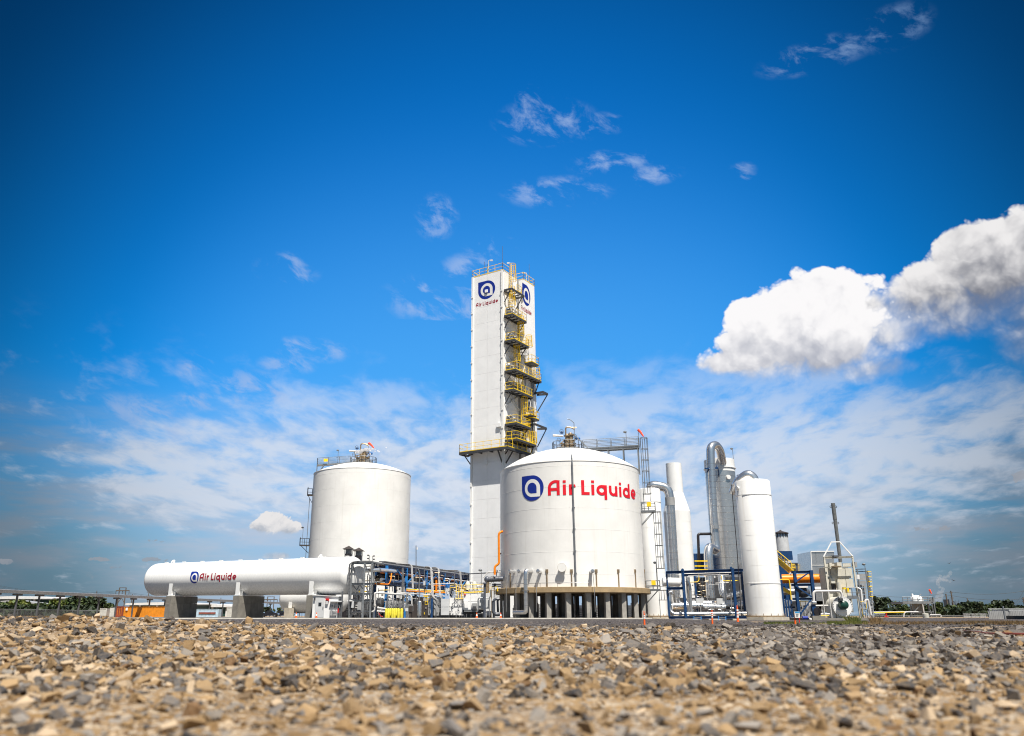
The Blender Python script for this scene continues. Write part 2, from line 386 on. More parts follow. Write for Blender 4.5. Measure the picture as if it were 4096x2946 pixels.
mat('sign_blue', (0.04, 0.28, 0.55), 0.5, var=0.05)
mat('fence_wire', (0.10, 0.105, 0.11), 0.6, var=0.2)

# ------------------------------------------------------------------ small builders shared by many things
def railing(mb, pts, h=1.1, sp=1.5, r=0.03, closed=False, kick=True, mids=(0.5,)):
    P = [Vector(p) for p in pts]
    if closed: P = P + [P[0]]
    up = Vector((0, 0, 1))
    for a, b in zip(P[:-1], P[1:]):
        L = (b - a).length
        if L < 0.02: continue
        mb.tube([a + up * h, b + up * h], r, 5)
        for m in mids: mb.tube([a + up * h * m, b + up * h * m], r * 0.85, 4)
        if kick: mb.beam(a + up * 0.07, b + up * 0.07, 0.02, 0.13)
        n = max(1, round(L / sp))
        for i in range(n + 1):
            q = a.lerp(b, i / n); mb.tube([q, q + up * h], r, 5)
def ladder(mb, a, b, side, out, w=0.5, r=0.028, cage_from=None, cage_r=0.38, step=0.35, hoop=1.1):
    """ladder from a up to b; side = direction across the rungs, out = direction away from the wall"""
    a = Vector(a); b = Vector(b); side = Vector(side).normalized(); out = Vector(out).normalized()
    for s in (-1, 1): mb.tube([a + side * s * w / 2, b + side * s * w / 2], r, 5)
    n = int((b - a).length / step)
    for i in range(1, n):
        p = a.lerp(b, i / n); mb.tube([p - side * w / 2, p + side * w / 2], r * 0.7, 4)
    if cage_from is not None:
        L = (b - a).length; d = (b - a) / L; k = int((L - cage_from) / hoop)
        angs = [rad(-150 + 300 * j / 8 + 90) for j in range(9)]
        cen = lambda z: a + d * z + out * (cage_r * 0.86)
        ring = lambda z, rr: [cen(z) + (side * math.cos(t) + out * math.sin(t)) * rr for t in angs]
        zs = [cage_from + (L - cage_from) * i / max(1, k) for i in range(k + 1)]
        for i, z in enumerate(zs): mb.tube(ring(z, cage_r * (1.18 if i == 0 else 1)), r * 1.05, 4)
        for j in range(1, 8): mb.tube([ring(zs[0], cage_r * 1.18)[j]] + [ring(z, cage_r)[j] for z in zs[1:]], r * 0.8, 4)
def lamp_post(px, py, Y, h, label, head='grey_steel', side=-1, parent_group='area lights on slender poles', base=None):
    p = Vector(base) if base else W(px, py, Y); t = thing('area_light', label, 'light', p, parent_group)
    m = MB(); m.tube([p, p + Vector((0, 0, h))], 0.035, 6); m.obj('pole', 'galvanised', t)
    q = p + Vector((0, 0, h)); m = MB(); m.lathe([(0.05, 0.0), (0.22, 0.10), (0.24, 0.16), (0.16, 0.26), (0.05, 0.30)], q + Vector((side * 0.12, 0, 0)), 10); m.obj('lamp_head', head, t)
    return t

# ------------------------------------------------------------------ the drop emblem and the word beside it, mapped on a surface
GL_W = 0.19
def _arc(cx, cy, r, a0, a1, n=12): return [(cx + r * math.cos(rad(a0 + (a1 - a0) * i / n)), cy + r * math.sin(rad(a0 + (a1 - a0) * i / n))) for i in range(n + 1)]
def word_strokes():
    h = GL_W / 2; x = 0.0; S = []
    def put(strokes, w, gap):
        nonlocal x
        for s in strokes: S.append([(x + a, b) for a, b in s])
        x += w + gap
    put([[(h, 0), (h, 0.52)] + _arc(0.52, 0.52, 0.52 - h, 180, 92, 10) + [(0.75, 1 - h)], [(0.75 - h, 0), (0.75 - h, 1)], [(h, 0.40), (0.75 - h, 0.40)]], 0.75, 0.20)
    put([[(h, 0), (h, 0.71)], [(h, 0.83), (h, 1.0)]], 0.19, 0.19)
    put([[(h, 0), (h, 0.71)], [(h, 0.36), (0.14, 0.5), (0.24, 0.59), (0.40, 0.62)]], 0.40, 0.36)
    put([[(h, 0), (h, 1)], [(0, h), (0.52, h)]], 0.52, 0.12)
    put([[(h, 0), (h, 0.71)], [(h, 0.83), (h, 1.0)]], 0.19, 0.14)
    bowl = _arc(0.355, 0.355, 0.355 - h, 0, 360, 26)
    put([bowl, [(0.73 - h, 0.71), (0.73 - h, -0.28)], [(0.355, 0.71 - h), (0.73 - h, 0.71 - h)]], 0.73, 0.16)
    put([[(h, 0.71), (h, 0.33)] + _arc(0.33, 0.33, 0.33 - h, 180, 360, 14), [(0.66 - h, 0.71), (0.66 - h, 0)]], 0.66, 0.16)
    put([[(h, 0), (h, 0.71)], [(h, 0.83), (h, 1.0)]], 0.19, 0.14)
    put([bowl, [(0.73 - h, 1.0), (0.73 - h, 0)], [(0.355, h), (0.73 - h, h)]], 0.73, 0.14)
    put([_arc(0.355, 0.355, 0.355 - h, 0, 310, 24), [(h, 0.34), (0.71 - h * 0.6, 0.34)]], 0.71, 0.0)
    return S, x
def draw_word(mb, fmap, u0, v0, H, off=0.012, Hx=None):
    """fmap(u, v, off) -> point; u0, v0 baseline start, H cap height; returns width"""
    S, Wd = word_strokes(); Hx = Hx or H; h = GL_W / 2
    for k, s in enumerate(S):
        P = []
        for a, b in zip(s[:-1], s[1:]):                       # subdivide long strokes so they hug curved walls
            L = math.hypot(b[0] - a[0], b[1] - a[1]); n = max(1, int(L / 0.12))
            P += [(a[0] + (b[0] - a[0]) * i / n, a[1] + (b[1] - a[1]) * i / n) for i in range(n)]
        P.append(s[-1]); vv = []
        for i in range(len(P)):
            a = P[max(0, i - 1)]; b = P[min(len(P) - 1, i + 1)]; dx, dy = b[0] - a[0], b[1] - a[1]; L = math.hypot(dx, dy)
            nx, ny = -dy / L * h, dx / L * h
            for q in (1, -1): vv.append(fmap(u0 + (P[i][0] + nx * q) * Hx, v0 + (P[i][1] + ny * q) * H, off + 0.002 * (k % 7)))
        mb.add(vv, [(2 * i, 2 * i + 1, 2 * i + 3, 2 * i + 2) for i in range(len(P) - 1)])
    return Wd * Hx
def leaf(cx, cy, r, corner, n=48):
    """circle with one squared corner: corner = (sx, sy)"""
    out = []
    for i in range(n):
        a = 2 * math.pi * i / n; x, y = math.cos(a), math.sin(a)
        if x * corner[0] >= -1e-9 and y * corner[1] >= -1e-9:
            k = 1 / max(abs(x), abs(y)); x, y = x * k, y * k
        out.append((cx + x * r, cy + y * r))
    return out
def draw_leaf(mb, fmap, u, v, R, shape, off, Rx=None):
    cx, cy, r, cor = shape; Rx = Rx or R; ring = leaf(cx, cy, r, cor); n = len(ring); K = 5
    vv = [fmap(u + cx * Rx, v + cy * R, off)]
    for k in range(1, K + 1):
        for x, y in ring: vv.append(fmap(u + (cx + (x - cx) * k / K) * Rx, v + (cy + (y - cy) * k / K) * R, off))
    ff = [(0, 1 + i, 1 + (i + 1) % n) for i in range(n)]
    for k in range(K - 1):
        for i in range(n): ff.append((1 + k * n + i, 1 + (k + 1) * n + i, 1 + (k + 1) * n + (i + 1) % n, 1 + k * n + (i + 1) % n))
    mb.add(vv, ff)
def emblem(parent, fmap, u, v, R, Rx=None, off=0.012):
    m = MB(); draw_leaf(m, fmap, u, v, R, (0, 0, 1.0, (-1, 1)), off, Rx); a = m.obj('emblem', 'logo_blue', parent, label='blue drop-shaped emblem with a squared upper left corner', smooth=False)
    m = MB(); draw_leaf(m, fmap, u, v, R, (0.0, 0.0, 0.70, (1, -1)), off + 0.012, Rx); m.obj('emblem_ring', 'logo_white', a, smooth=False)
    m = MB(); draw_leaf(m, fmap, u, v, R, (-0.02, 0.0, 0.42, (1, -1)), off + 0.024, Rx); m.obj('emblem_heart', 'logo_blue', a, smooth=False)

# ------------------------------------------------------------------ ground
PADZ = 0.26
def sstep(v, a, b):
    t = np.clip((np.asarray(v, float) - a) / (b - a), 0, 1); return t * t * (3 - 2 * t)
def terrain(x, y):
    x = np.asarray(x, float); y = np.asarray(y, float)
    z = PAD * sstep(y, 50, 78) * (1 - 0.95 * sstep(x, 18.5, 24) * sstep(160 - y, 0, 30))
    z = z + 0.40 * np.exp(-((y - 24) / 10.0) ** 2) * sstep(-x, 3.0, 12.0)          # low bank on the left
    z = z + 0.16 * np.exp(-((y - 40) / 8.0) ** 2) * sstep(x, 4.0, 16.0) * 0.4
    k = np.clip(1.2 - y / 60.0, 0, 1)
    z = z + np.clip(1.3 - y / 30.0, 0, 1) * 0.018 * np.sin(x * 7.3 + 2.1 * np.sin(y * 5.1)) * np.sin(y * 8.7 + 1.7 * np.sin(x * 6.3))
    z = z + k * (0.022 * np.sin(x * 1.7 + np.sin(y * 1.1) * 1.3) * np.sin(y * 1.35 + 0.6) + 0.012 * np.sin(x * 4.1 + y * 2.3) * np.sin(y * 3.7 - x))
    return z
def ground_material():
    m = bpy.data.materials.new('gravelly_dirt'); m.use_nodes = True; t = m.node_tree; n = NT(t); b = t.nodes['Principled BSDF']
    geo = t.nodes.new('ShaderNodeNewGeometry'); pos = geo.outputs['Position']
    c = n.mix(n.step(n.noise(pos, 1.1, 6, 0.62), 0.35, 0.68), (0.17, 0.100, 0.040), (0.30, 0.195, 0.092))
    v = t.nodes.new('ShaderNodeTexVoronoi'); v.inputs['Scale'].default_value = 26; t.links.new(pos, v.inputs['Vector'])
    sp = t.nodes.new('ShaderNodeSeparateColor'); t.links.new(v.outputs['Color'], sp.inputs[0])
    c = n.mix(n.step(sp.outputs[0], 0.55, 0.6, 0.0, 0.8), c, n.mix(sp.outputs[1], (0.16, 0.155, 0.15), (0.55, 0.45, 0.33)))
    c = n.mix(n.step(n.noise(pos, 0.35, 3), 0.45, 0.7, 0.0, 0.35), c, (0.22, 0.20, 0.18))
    n.put(b.inputs['Base Color'], c); b.inputs['Roughness'].default_value = 0.95; b.inputs['Specular IOR Level'].default_value = 0.2
    hgt = n.m('ADD', n.m('MULTIPLY', v.outputs['Distance'], -0.6), n.m('MULTIPLY', n.noise(pos, 9, 6, 0.65), 1.4))
    bp = t.nodes.new('ShaderNodeBump'); bp.inputs['Strength'].default_value = 0.9; bp.inputs['Distance'].default_value = 0.03
    t.links.new(hgt, bp.inputs['Height']); t.links.new(bp.outputs[0], b.inputs['Normal'])
    MAT['gravelly_dirt'] = m
ground_material()
def road_material():
    m = bpy.data.materials.new('dark_road_gravel'); m.use_nodes = True; t = m.node_tree; n = NT(t); b = t.nodes['Principled BSDF']
    geo = t.nodes.new('ShaderNodeNewGeometry'); pos = geo.outputs['Position']
    v = t.nodes.new('ShaderNodeTexVoronoi'); v.inputs['Scale'].default_value = 9; t.links.new(pos, v.inputs['Vector'])
    sp = t.nodes.new('ShaderNodeSeparateColor'); t.links.new(v.outputs['Color'], sp.inputs[0])
    c = n.mix(sp.outputs[0], (0.020, 0.018, 0.021), (0.070, 0.062, 0.064))
    c = n.mix(n.step(sp.outputs[1], 0.86, 0.9, 0.0, 0.9), c, (0.28, 0.25, 0.23))
    c = n.mix(n.step(n.noise(pos, 0.25, 5, 0.6), 0.48, 0.7, 0.0, 0.3), c, (0.11, 0.092, 0.08))
    n.put(b.inputs['Base Color'], c); b.inputs['Roughness'].default_value = 0.95; b.inputs['Specular IOR Level'].default_value = 0.2
    bp = t.nodes.new('ShaderNodeBump'); bp.inputs['Strength'].default_value = 1.0; bp.inputs['Distance'].default_value = 0.06
    n.put(bp.inputs['Height'], n.m('ADD', v.outputs['Distance'], n.noise(pos, 3, 5, 0.7))); t.links.new(bp.outputs[0], b.inputs['Normal'])
    MAT['dark_road_gravel'] = m
road_material()
def sheet(name, ys, wfun, cols, dz, matname, kind='structure'):
    """terrain-following sheet: rows at ys, each from wfun(y)[0] to wfun(y)[1]"""
    ys = np.array(ys); u = np.linspace(0, 1, cols); X = np.zeros((len(ys), cols))
    for j, y in enumerate(ys):
        a, b = wfun(y); X[j] = a + (b - a) * u
    Y = np.repeat(ys[:, None], cols, 1); Z = terrain(X, Y) + dz
    V = np.stack([X, Y, Z], -1).reshape(-1, 3); m = MB()
    f = []
    for j in range(len(ys) - 1):
        for i in range(cols - 1): f.append((j * cols + i, j * cols + i + 1, (j + 1) * cols + i + 1, (j + 1) * cols + i))
    m.v = V.tolist(); m.f = f; m.n = len(V)
    return m.obj(name, matname, kind=kind, loc=(0, 0, 0))
rows = np.concatenate([np.linspace(-10, 2, 10), 2.3 * (3500) ** (np.linspace(0, 1, 190) ** 1.25)])
ground = sheet('ground', rows, lambda y: (-(abs(y) * 1.9 + 22), abs(y) * 1.9 + 22), 150, 0.0, 'gravelly_dirt')
# dark crushed-stone road between the light gravel and the plant; its near edge wanders and runs nearer on the right
def near_edge(x): return 36 + 26 * sstep(-x, 8, 26) - 9 * sstep(x, 4, 22) + 2.2 * np.sin(x * 0.6) + 1.3 * np.sin(x * 1.9 + 1)
road_m = MB(); rc = 170; xs = np.linspace(-150, 190, rc); ts = np.linspace(0, 1, 26)
VX = np.repeat(xs[None, :], 26, 0); VY = near_edge(xs)[None, :] + (150 - near_edge(xs))[None, :] * (ts[:, None] ** 1.4)
VZ = terrain(VX, VY) + 0.006
road_m.v = np.stack([VX, VY, VZ], -1).reshape(-1, 3).tolist(); road_m.n = len(road_m.v)
road_m.f = [(j * rc + i, j * rc + i + 1, (j + 1) * rc + i + 1, (j + 1) * rc + i) for j in range(25) for i in range(rc - 1)]
road_m.obj('gravel_road', 'dark_road_gravel', kind='structure', loc=(0, 60, 0))
mat('pad_gravel', (0.15, 0.14, 0.13), 0.9, var=0.25, bump=0.4, bscale=12)
# plant pad with a pale kerb along its front edge
pl, pr = XP(560, 84, 0.2), XP(2605, 84, 0.2)
m = MB(); m.prism([(pl, 84.3, 0.02), (pr, 84.3, 0.02), (pr + 2, 170, 0.02), (pl - 35, 170, 0.02)], (0, 0, PADZ - 0.02)); m.obj('plant_pad', 'pad_gravel', kind='structure', smooth=False)
m = MB(); m.b2((pl - 0.1, 83.95, 0.05), (pr + 0.1, 84.297, PADZ + 0.035)); m.obj('kerb', 'kerb', kind='structure', smooth=False)

# ------------------------------------------------------------------ crushed stone of the foreground
import bmesh
def rock(seed):
    """angular crushed chip: a jittered slab cut to its convex hull"""
    r = random.Random(seed); bm = bmesh.new(); ty, tz = r.uniform(0.5, 0.95), r.uniform(0.28, 0.62)
    for sx_ in (-1, 1):
        for sy_ in (-1, 1):
            for sz_ in (-1, 1):
                bm.verts.new((sx_ * r.uniform(0.45, 1.0), sy_ * ty * r.uniform(0.35, 1.0), sz_ * tz * r.uniform(0.4, 1.0)))
    for i in range(2): bm.verts.new((r.uniform(-1.15, 1.15), ty * r.uniform(-1.1, 1.1), tz * r.uniform(-0.8, 1.1)))
    h = bmesh.ops.convex_hull(bm, input=bm.verts); bmesh.ops.delete(bm, geom=[g for g in h['geom_interior'] if isinstance(g, bmesh.types.BMVert)], context='VERTS')
    bm.verts.ensure_lookup_table(); bm.verts.index_update()
    V = np.array([v.co for v in bm.verts]); T = []
    for f in bm.faces:
        q = [v.index for v in f.verts]; T += [(q[0], q[i], q[i + 1]) for i in range(1, len(q) - 1)]
    bm.free(); return V, np.array(T)
ROCKS = [rock(s) for s in range(24)]
PALETTE = np.array([(0.30, 0.205, 0.110), (0.43, 0.335, 0.235), (0.20, 0.128, 0.060), (0.13, 0.127, 0.13), (0.045, 0.046, 0.052), (0.23, 0.215, 0.20), (0.14, 0.078, 0.036)])
def stone_kind(x, y, n):
    """which of the stone colours lies where: tan on the left, more blue-grey towards the right and farther out"""
    g = 0.40 + 0.50 * sstep(x / y, 0.0, 0.34) * sstep(y, 5, 11) + 0.16 * sstep(y, 22, 36)
    u = RNG.random(n); v = RNG.random(n)
    tan = np.select([v < 0.42, v < 0.68, v < 0.94], [0, 1, 2], 6)
    gry = np.select([v < 0.40, v < 0.72], [3, 4], 5)
    return np.where(u < g, gry, tan)
def scatter(n, y0, y1, size, spread, power=1.0):
    y = y0 + (y1 - y0) * RNG.random(n) ** power
    x = (RNG.random(n) * 2 - 1) * (0.74 * y + 1.2)
    s = size * np.exp(RNG.normal(0, spread, n))
    return x, y, s
def rot_mats(n, tilt):
    a = RNG.random(n) * 2 * np.pi; b = RNG.normal(0, tilt, n); c = RNG.normal(0, tilt, n)
    ca, sa, cb, sb, cc, sc_ = np.cos(a), np.sin(a), np.cos(b), np.sin(b), np.cos(c), np.sin(c)
    Rz = np.stack([np.stack([ca, -sa, 0 * a], -1), np.stack([sa, ca, 0 * a], -1), np.stack([0 * a, 0 * a, 1 + 0 * a], -1)], 1)
    Rx = np.stack([np.stack([1 + 0 * a, 0 * a, 0 * a], -1), np.stack([0 * a, cb, -sb], -1), np.stack([0 * a, sb, cb], -1)], 1)
    Ry = np.stack([np.stack([cc, 0 * a, sc_], -1), np.stack([0 * a, 1 + 0 * a, 0 * a], -1), np.stack([-sc_, 0 * a, cc], -1)], 1)
    return Rz @ Rx @ Ry
batches = [scatter(9000, 3.0, 8, 0.0085, 0.55), scatter(1300, 3.4, 7.5, 0.026, 0.5), scatter(15000, 6.0, 15, 0.023, 0.60, 1.0), scatter(9000, 6.0, 15, 0.011, 0.4, 0.9),
           scatter(27000, 13, 42, 0.031, 0.58, 1.15), scatter(9000, 34, 60, 0.036, 0.35, 1.0)]
bx = np.concatenate([b[0] for b in batches]); by = np.concatenate([b[1] for b in batches]); bs = np.concatenate([b[2] for b in batches])
keep = ~((by > near_edge(bx) + 3.5) & (RNG.random(len(bx)) < 0.75)); bx, by, bs = bx[keep], by[keep], bs[keep]
bs = np.minimum(bs, 0.024 + 0.0065 * by)
kinds = stone_kind(bx, by, len(bx))
kinds = np.where((by > near_edge(bx)) & (RNG.random(len(bx)) < 0.8), 4, kinds)
Rm = rot_mats(len(bx), 0.75); which = RNG.integers(0, len(ROCKS), len(bx))
VV, TT, CC, off = [], [], [], 0
for k, (V, T) in enumerate(ROCKS):
    idx = np.nonzero(which == k)[0]; n = len(idx)
    P = np.einsum('nij,vj->nvi', Rm[idx], V) * bs[idx][:, None, None] * np.array([1.25, 1.25, 1.0])
    P += np.stack([bx[idx], by[idx], terrain(bx[idx], by[idx]) + bs[idx] * 0.30], -1)[:, None, :]
    VV.append(P.reshape(-1, 3)); TT.append((T[None] + (np.arange(n) * len(V))[:, None, None] + off).reshape(-1, 3)); off += n * len(V)
    c = PALETTE[kinds[idx]] * RNG.uniform(0.75, 1.2, (n, 1)); CC.append(np.repeat(c, len(V), 0))
VV = np.concatenate(VV); TT = np.concatenate(TT); CC = np.concatenate(CC)
me = bpy.data.meshes.new('gravel'); me.vertices.add(len(VV)); me.vertices.foreach_set('co', VV.ravel().astype(np.float32))
me.loops.add(len(TT) * 3); me.loops.foreach_set('vertex_index', TT.ravel().astype(np.int32))
me.polygons.add(len(TT)); me.polygons.foreach_set('loop_start', (np.arange(len(TT)) * 3).astype(np.int32)); me.update(calc_edges=True); me.validate(); me.shade_flat()
ca = me.color_attributes.new('stone_colour', 'FLOAT_COLOR', 'POINT'); ca.data.foreach_set('color', np.concatenate([CC, np.ones((len(CC), 1))], 1).ravel().astype(np.float32))
def stone_material(name, rgb=None):
    m = bpy.data.materials.new(name); m.use_nodes = True; t = m.node_tree; n = NT(t); b = t.nodes['Principled BSDF']
    geo = t.nodes.new('ShaderNodeNewGeometry'); pos = geo.outputs['Position']
    if rgb is None:
        at = t.nodes.new('ShaderNodeAttribute'); at.attribute_name = 'stone_colour'; c = at.outputs['Color']
    else: c = tuple(rgb) + (1,)
    c = n.mix(n.step(n.noise(pos, 30, 5, 0.65), 0.35, 0.7, 0.0, 0.32), c, (0.32, 0.235, 0.145))       # dust
    c = n.mix(1.0, c, n.mix(n.noise(pos, 90, 4, 0.7), (0.62, 0.62, 0.62), (1.25, 1.22, 1.18)), 'MULTIPLY')
    n.put(b.inputs['Base Color'], c); b.inputs['Roughness'].default_value = 0.9; b.inputs['Specular IOR Level'].default_value = 0.25
    bp = t.nodes.new('ShaderNodeBump'); bp.inputs['Strength'].default_value = 0.6; bp.inputs['Distance'].default_value = 0.012
    n.put(bp.inputs['Height'], n.noise(pos, 45, 5, 0.65)); t.links.new(bp.outputs[0], b.inputs['Normal'])
    MAT[name] = m; return m
me.materials.append(stone_material('crushed_stone'))
go = bpy.data.objects.new('gravel', me); COL.objects.link(go); tag(go, 'crushed tan and grey stone covering the foreground', 'gravel', kind='stuff')
# the stones that show largest are single pieces of the ground
smats = [stone_material('stone_%s' % q, PALETTE[i]) for i, q in enumerate(('tan', 'pale', 'brown', 'grey', 'slate', 'ash', 'rust'))]
smesh = {}
def stone_mesh(k, c):
    if (k, c) not in smesh:
        V, T = ROCKS[k]; q = bpy.data.meshes.new('stone'); q.from_pydata(V.tolist(), [], T.tolist()); q.materials.append(smats[c]); smesh[k, c] = q
    return smesh[k, c]
sx, sy, ss = scatter(300, 4.4, 14, 0.050, 0.36, 1.0); ss = np.minimum(ss, 0.026 + 0.0056 * sy); sk = stone_kind(sx, sy, 300)
for i in range(300):
    o = bpy.data.objects.new('stone', stone_mesh(int(RNG.integers(0, 24)), int(sk[i]))); COL.objects.link(o); o.parent = ground
    s = float(ss[i]); o.location = (sx[i], sy[i], float(terrain(sx[i], sy[i])) + s * 0.28)
    o.scale = (s * RNG.uniform(0.9, 1.45), s * RNG.uniform(0.8, 1.2), s * RNG.uniform(0.7, 1.3)); o.rotation_euler = (RNG.normal(0, 0.6), RNG.normal(0, 0.6), RNG.uniform(0, 6.3))

# ------------------------------------------------------------------ upright storage tanks
def cyl_hit(px, py, c, R):
    """angle (0 faces the camera side, + to the right) and height where the sight line through a frame point meets an upright cylinder"""
    d = pdir(px, py); a = d.x ** 2 + d.y ** 2; b = -(d.x * c[0] + d.y * c[1]); k = c[0] ** 2 + c[1] ** 2 - R * R
    q = max(0.0, b * b - a * k); t = (-b - math.sqrt(q)) / a
    x, y = d.x * t - c[0], d.y * t - c[1]
    return math.atan2(x, -y), HC + d.z * t
def on_cyl(c, R, a, z): return Vector((c[0] + R * math.sin(a), c[1] - R * math.cos(a), z))
UP = Vector((0, 0, 1))
def dome_prof(R, z0, rise, n=14):
    S = (R * R + rise * rise) / (2 * rise); out = []
    for i in range(n + 1):
        r = R * (1 - i / n); out.append((r, z0 - (S - rise) + math.sqrt(S * S - r * r)))
    return out
def shell(t, c, R, z0, z1, seams, matname='white_paint', n=128):
    m = MB(); m.lathe([(R, z0), (R, z1)], (c[0], c[1], 0), n, caps=False); m.obj('shell', matname, t)
    m = MB(); m.lathe([(R - 0.01, z1 - 0.05), (R + 0.05, z1 - 0.05), (R + 0.05, z1 + 0.03), (R - 0.02, z1 + 0.03)], (c[0], c[1], 0), n, caps=False); m.obj('eave_ring', matname, t, autos=20)
    for s in seams: m = MB(); m.lathe([(R - 0.01, s - 0.025), (R + 0.009, s - 0.012), (R + 0.009, s + 0.012), (R - 0.01, s + 0.025)], (c[0], c[1], 0), n, caps=False); m.obj('weld_seam', matname, t, autos=20)
def valve_cluster(t, c, z, s=1.0, seed=1):
    """pressure-relief manifold on a tank crown: drums, elbows, flanges, hand wheels and a blue actuator"""
    r = random.Random(seed); c = Vector((c[0], c[1], z))
    m = MB()
    for (x, y, h, q) in ((-0.75, -0.3, 1.1, 0.26), (-0.15, -0.5, 2.3, 0.28), (0.35, -0.3, 2.5, 0.36), (0.0, 0.3, 1.7, 0.2), (0.85, 0.0, 1.2, 0.22)):
        p = c + Vector((x, y, 0)) * s; H = h * s; q *= s
        m.lathe([(q, 0), (q, H * 0.3), (q * 1.35, H * 0.3), (q * 1.35, H * 0.36), (q, H * 0.36), (q * 0.9, H * 0.84), (q * 1.4, H * 0.84), (q * 1.4, H * 0.92), (q * 0.8, H * 0.94), (q * 0.5, H)], p, 14)
    m.obj('relief_drums', 'bronze', t)
    m = MB()
    m.tube([c + Vector((-0.3, -0.5, 2.0)) * s, c + Vector((-0.3, -0.5, 3.3)) * s, c + Vector((0.5, -0.5, 3.2)) * s, c + Vector((1.0, -0.5, 2.9)) * s], 0.10 * s, 8, 0.4 * s)
    m.tube([c + Vector((0.5, -0.5, 3.2)) * s, c + Vector((1.2, -0.5, 3.2)) * s], 0.07 * s, 6)
    for i in range(5): m.tube([c + Vector((r.uniform(-1.2, 1.2), r.uniform(-0.8, 0.2), 0)) * s, c + Vector((r.uniform(-1.2, 1.2), r.uniform(-0.8, 0.2), r.uniform(0.8, 2.2))) * s, c + Vector((r.uniform(-1.4, 1.4), -0.6, r.uniform(0.8, 2.2))) * s], 0.06 * s, 6, 0.25)
    m.obj('vent_pipe', 'bronze', t)
    m = MB(); m.cyl(c + Vector((-2.1, -0.6, 2.05)) * s, c + Vector((-0.7, -0.5, 2.0)) * s, 0.16 * s, 10); m.obj('vent_nozzle', 'pipe_white', t)
    for (x, z_) in ((-1.3, 1.4), (-0.9, 2.6), (0.9, 1.9)):
        m = MB(); o = c + Vector((x, -0.75, z_)) * s; m.tube([o + Vector((math.cos(a), 0, math.sin(a))) * 0.26 * s for a in [2 * math.pi * i / 12 for i in range(13)]], 0.03 * s, 5); m.tube([o - Vector((0.26, 0, 0)) * s, o + Vector((0.26, 0, 0)) * s], 0.02, 4); m.tube([o, o + Vector((0, 0.5, 0)) * s], 0.03, 4); m.obj('hand_wheel', 'dark_grey', t)
    m = MB(); m.sphere(c + Vector((-0.85, -0.5, 2.45)) * s, 0.2 * s, 10, 7, (1.3, 1, 0.8)); m.obj('actuator', 'valve_blue', t); m = MB(); m.sphere(c + Vector((1.15, -0.4, 1.7)) * s, 0.22 * s, 10, 7); m.sphere(c + Vector((1.55, -0.4, 1.65)) * s, 0.2 * s, 10, 7, (0.7, 1, 1.1)); m.obj('actuator', 'valve_blue', t)
    m = MB(); m.box(c + Vector((0, 0, 0.25)) * s, (3.0 * s, 1.2 * s, 0.5 * s)); m.obj('manifold_base', 'pipe_grey', t)

# ---- big tank on its raised concrete table
BC, BR = (10.04, 99.5), 8.61
SLT, SLB = 3.54, 2.92
tank = thing('storage_tank', 'largest white round storage tank with a blue and red logo, on a raised concrete table', 'storage tank', (BC[0], BC[1], SLT))
ZS = 17.6
seams = [4.9, 7.35, 9.8, 12.2, 14.6, 17.0]
shell(tank, BC, BR, SLT, ZS, seams)
m = MB(); m.lathe(dome_prof(BR, ZS + 0.03, 2.9), (BC[0], BC[1], 0), 96, caps=False); m.obj('dome', 'white_paint', tank)
bmap = lambda u, v, off: on_cyl(BC, BR + off, u / BR, v)
a0, _ = cyl_hit(2089, 1952, BC, BR); a1, _ = cyl_hit(2175, 1952, BC, BR); ac, zc = cyl_hit(2131, 1953, BC, BR)
_, zt = cyl_hit(2131, 1902, BC, BR); _, zb = cyl_hit(2131, 2004, BC, BR)
emblem(tank, bmap, (a0 + a1) / 2 * BR, zc, (zt - zb) / 2, (a1 - a0) / 2 * BR, 0.03)
ua, _ = cyl_hit(2192, 1960, BC, BR); ub, _ = cyl_hit(2541, 1970, BC, BR); _, zl0 = cyl_hit(2317, 1980, BC, BR); _, zl1 = cyl_hit(2317, 1921.5, BC, BR)
S_, Wd_ = word_strokes()
m = MB(); draw_word(m, bmap, ua * BR, zl0, zl1 - zl0, 0.03, (ub - ua) * BR / Wd_); m.obj('lettering', 'logo_red', tank, label='bright red lettering reading Air Liquide', smooth=False)
# vertical drain pipe down the front
ap, _ = cyl_hit(2293, 2000, BC, BR); m = MB(); m.tube([on_cyl(BC, BR * 0.35, ap, ZS + 2.65), on_cyl(BC, BR - 0.1, ap, ZS + 0.35), on_cyl(BC, BR + 0.16, ap, ZS - 0.4), on_cyl(BC, BR + 0.16, ap, SLT + 0.1)], 0.085, 8, 0.2)
for z in np.arange(5.0, 17, 2.4): m.box(on_cyl(BC, BR + 0.09, ap, z), (0.3, 0.2, 0.08), (math.cos(ap), math.sin(ap), 0))
m.obj('drain_pipe', 'grey_steel', tank)
am, zm = cyl_hit(2250, 2272, BC, BR); n_ = Vector((math.sin(am), -math.cos(am), 0)); p = on_cyl(BC, BR - 0.05, am, zm)
m = MB(); m.lathe([(0.40, 0), (0.40, 0.50), (0.47, 0.50), (0.47, 0.60), (0.0, 0.60)], p, 28, n_); mw = m.obj('manway', 'white_paint', tank)
m = MB()
for i in range(26):
    a = 2 * math.pi * i / 26; s_ = Vector((math.cos(am), math.sin(am), 0)); q = p + n_ * 0.49 + (s_ * math.cos(a) + UP * math.sin(a)) * 0.485; m.cyl(q, q + n_ * 0.13, 0.022, 5)
m.obj('bolts', 'bronze', mw, kind='stuff')
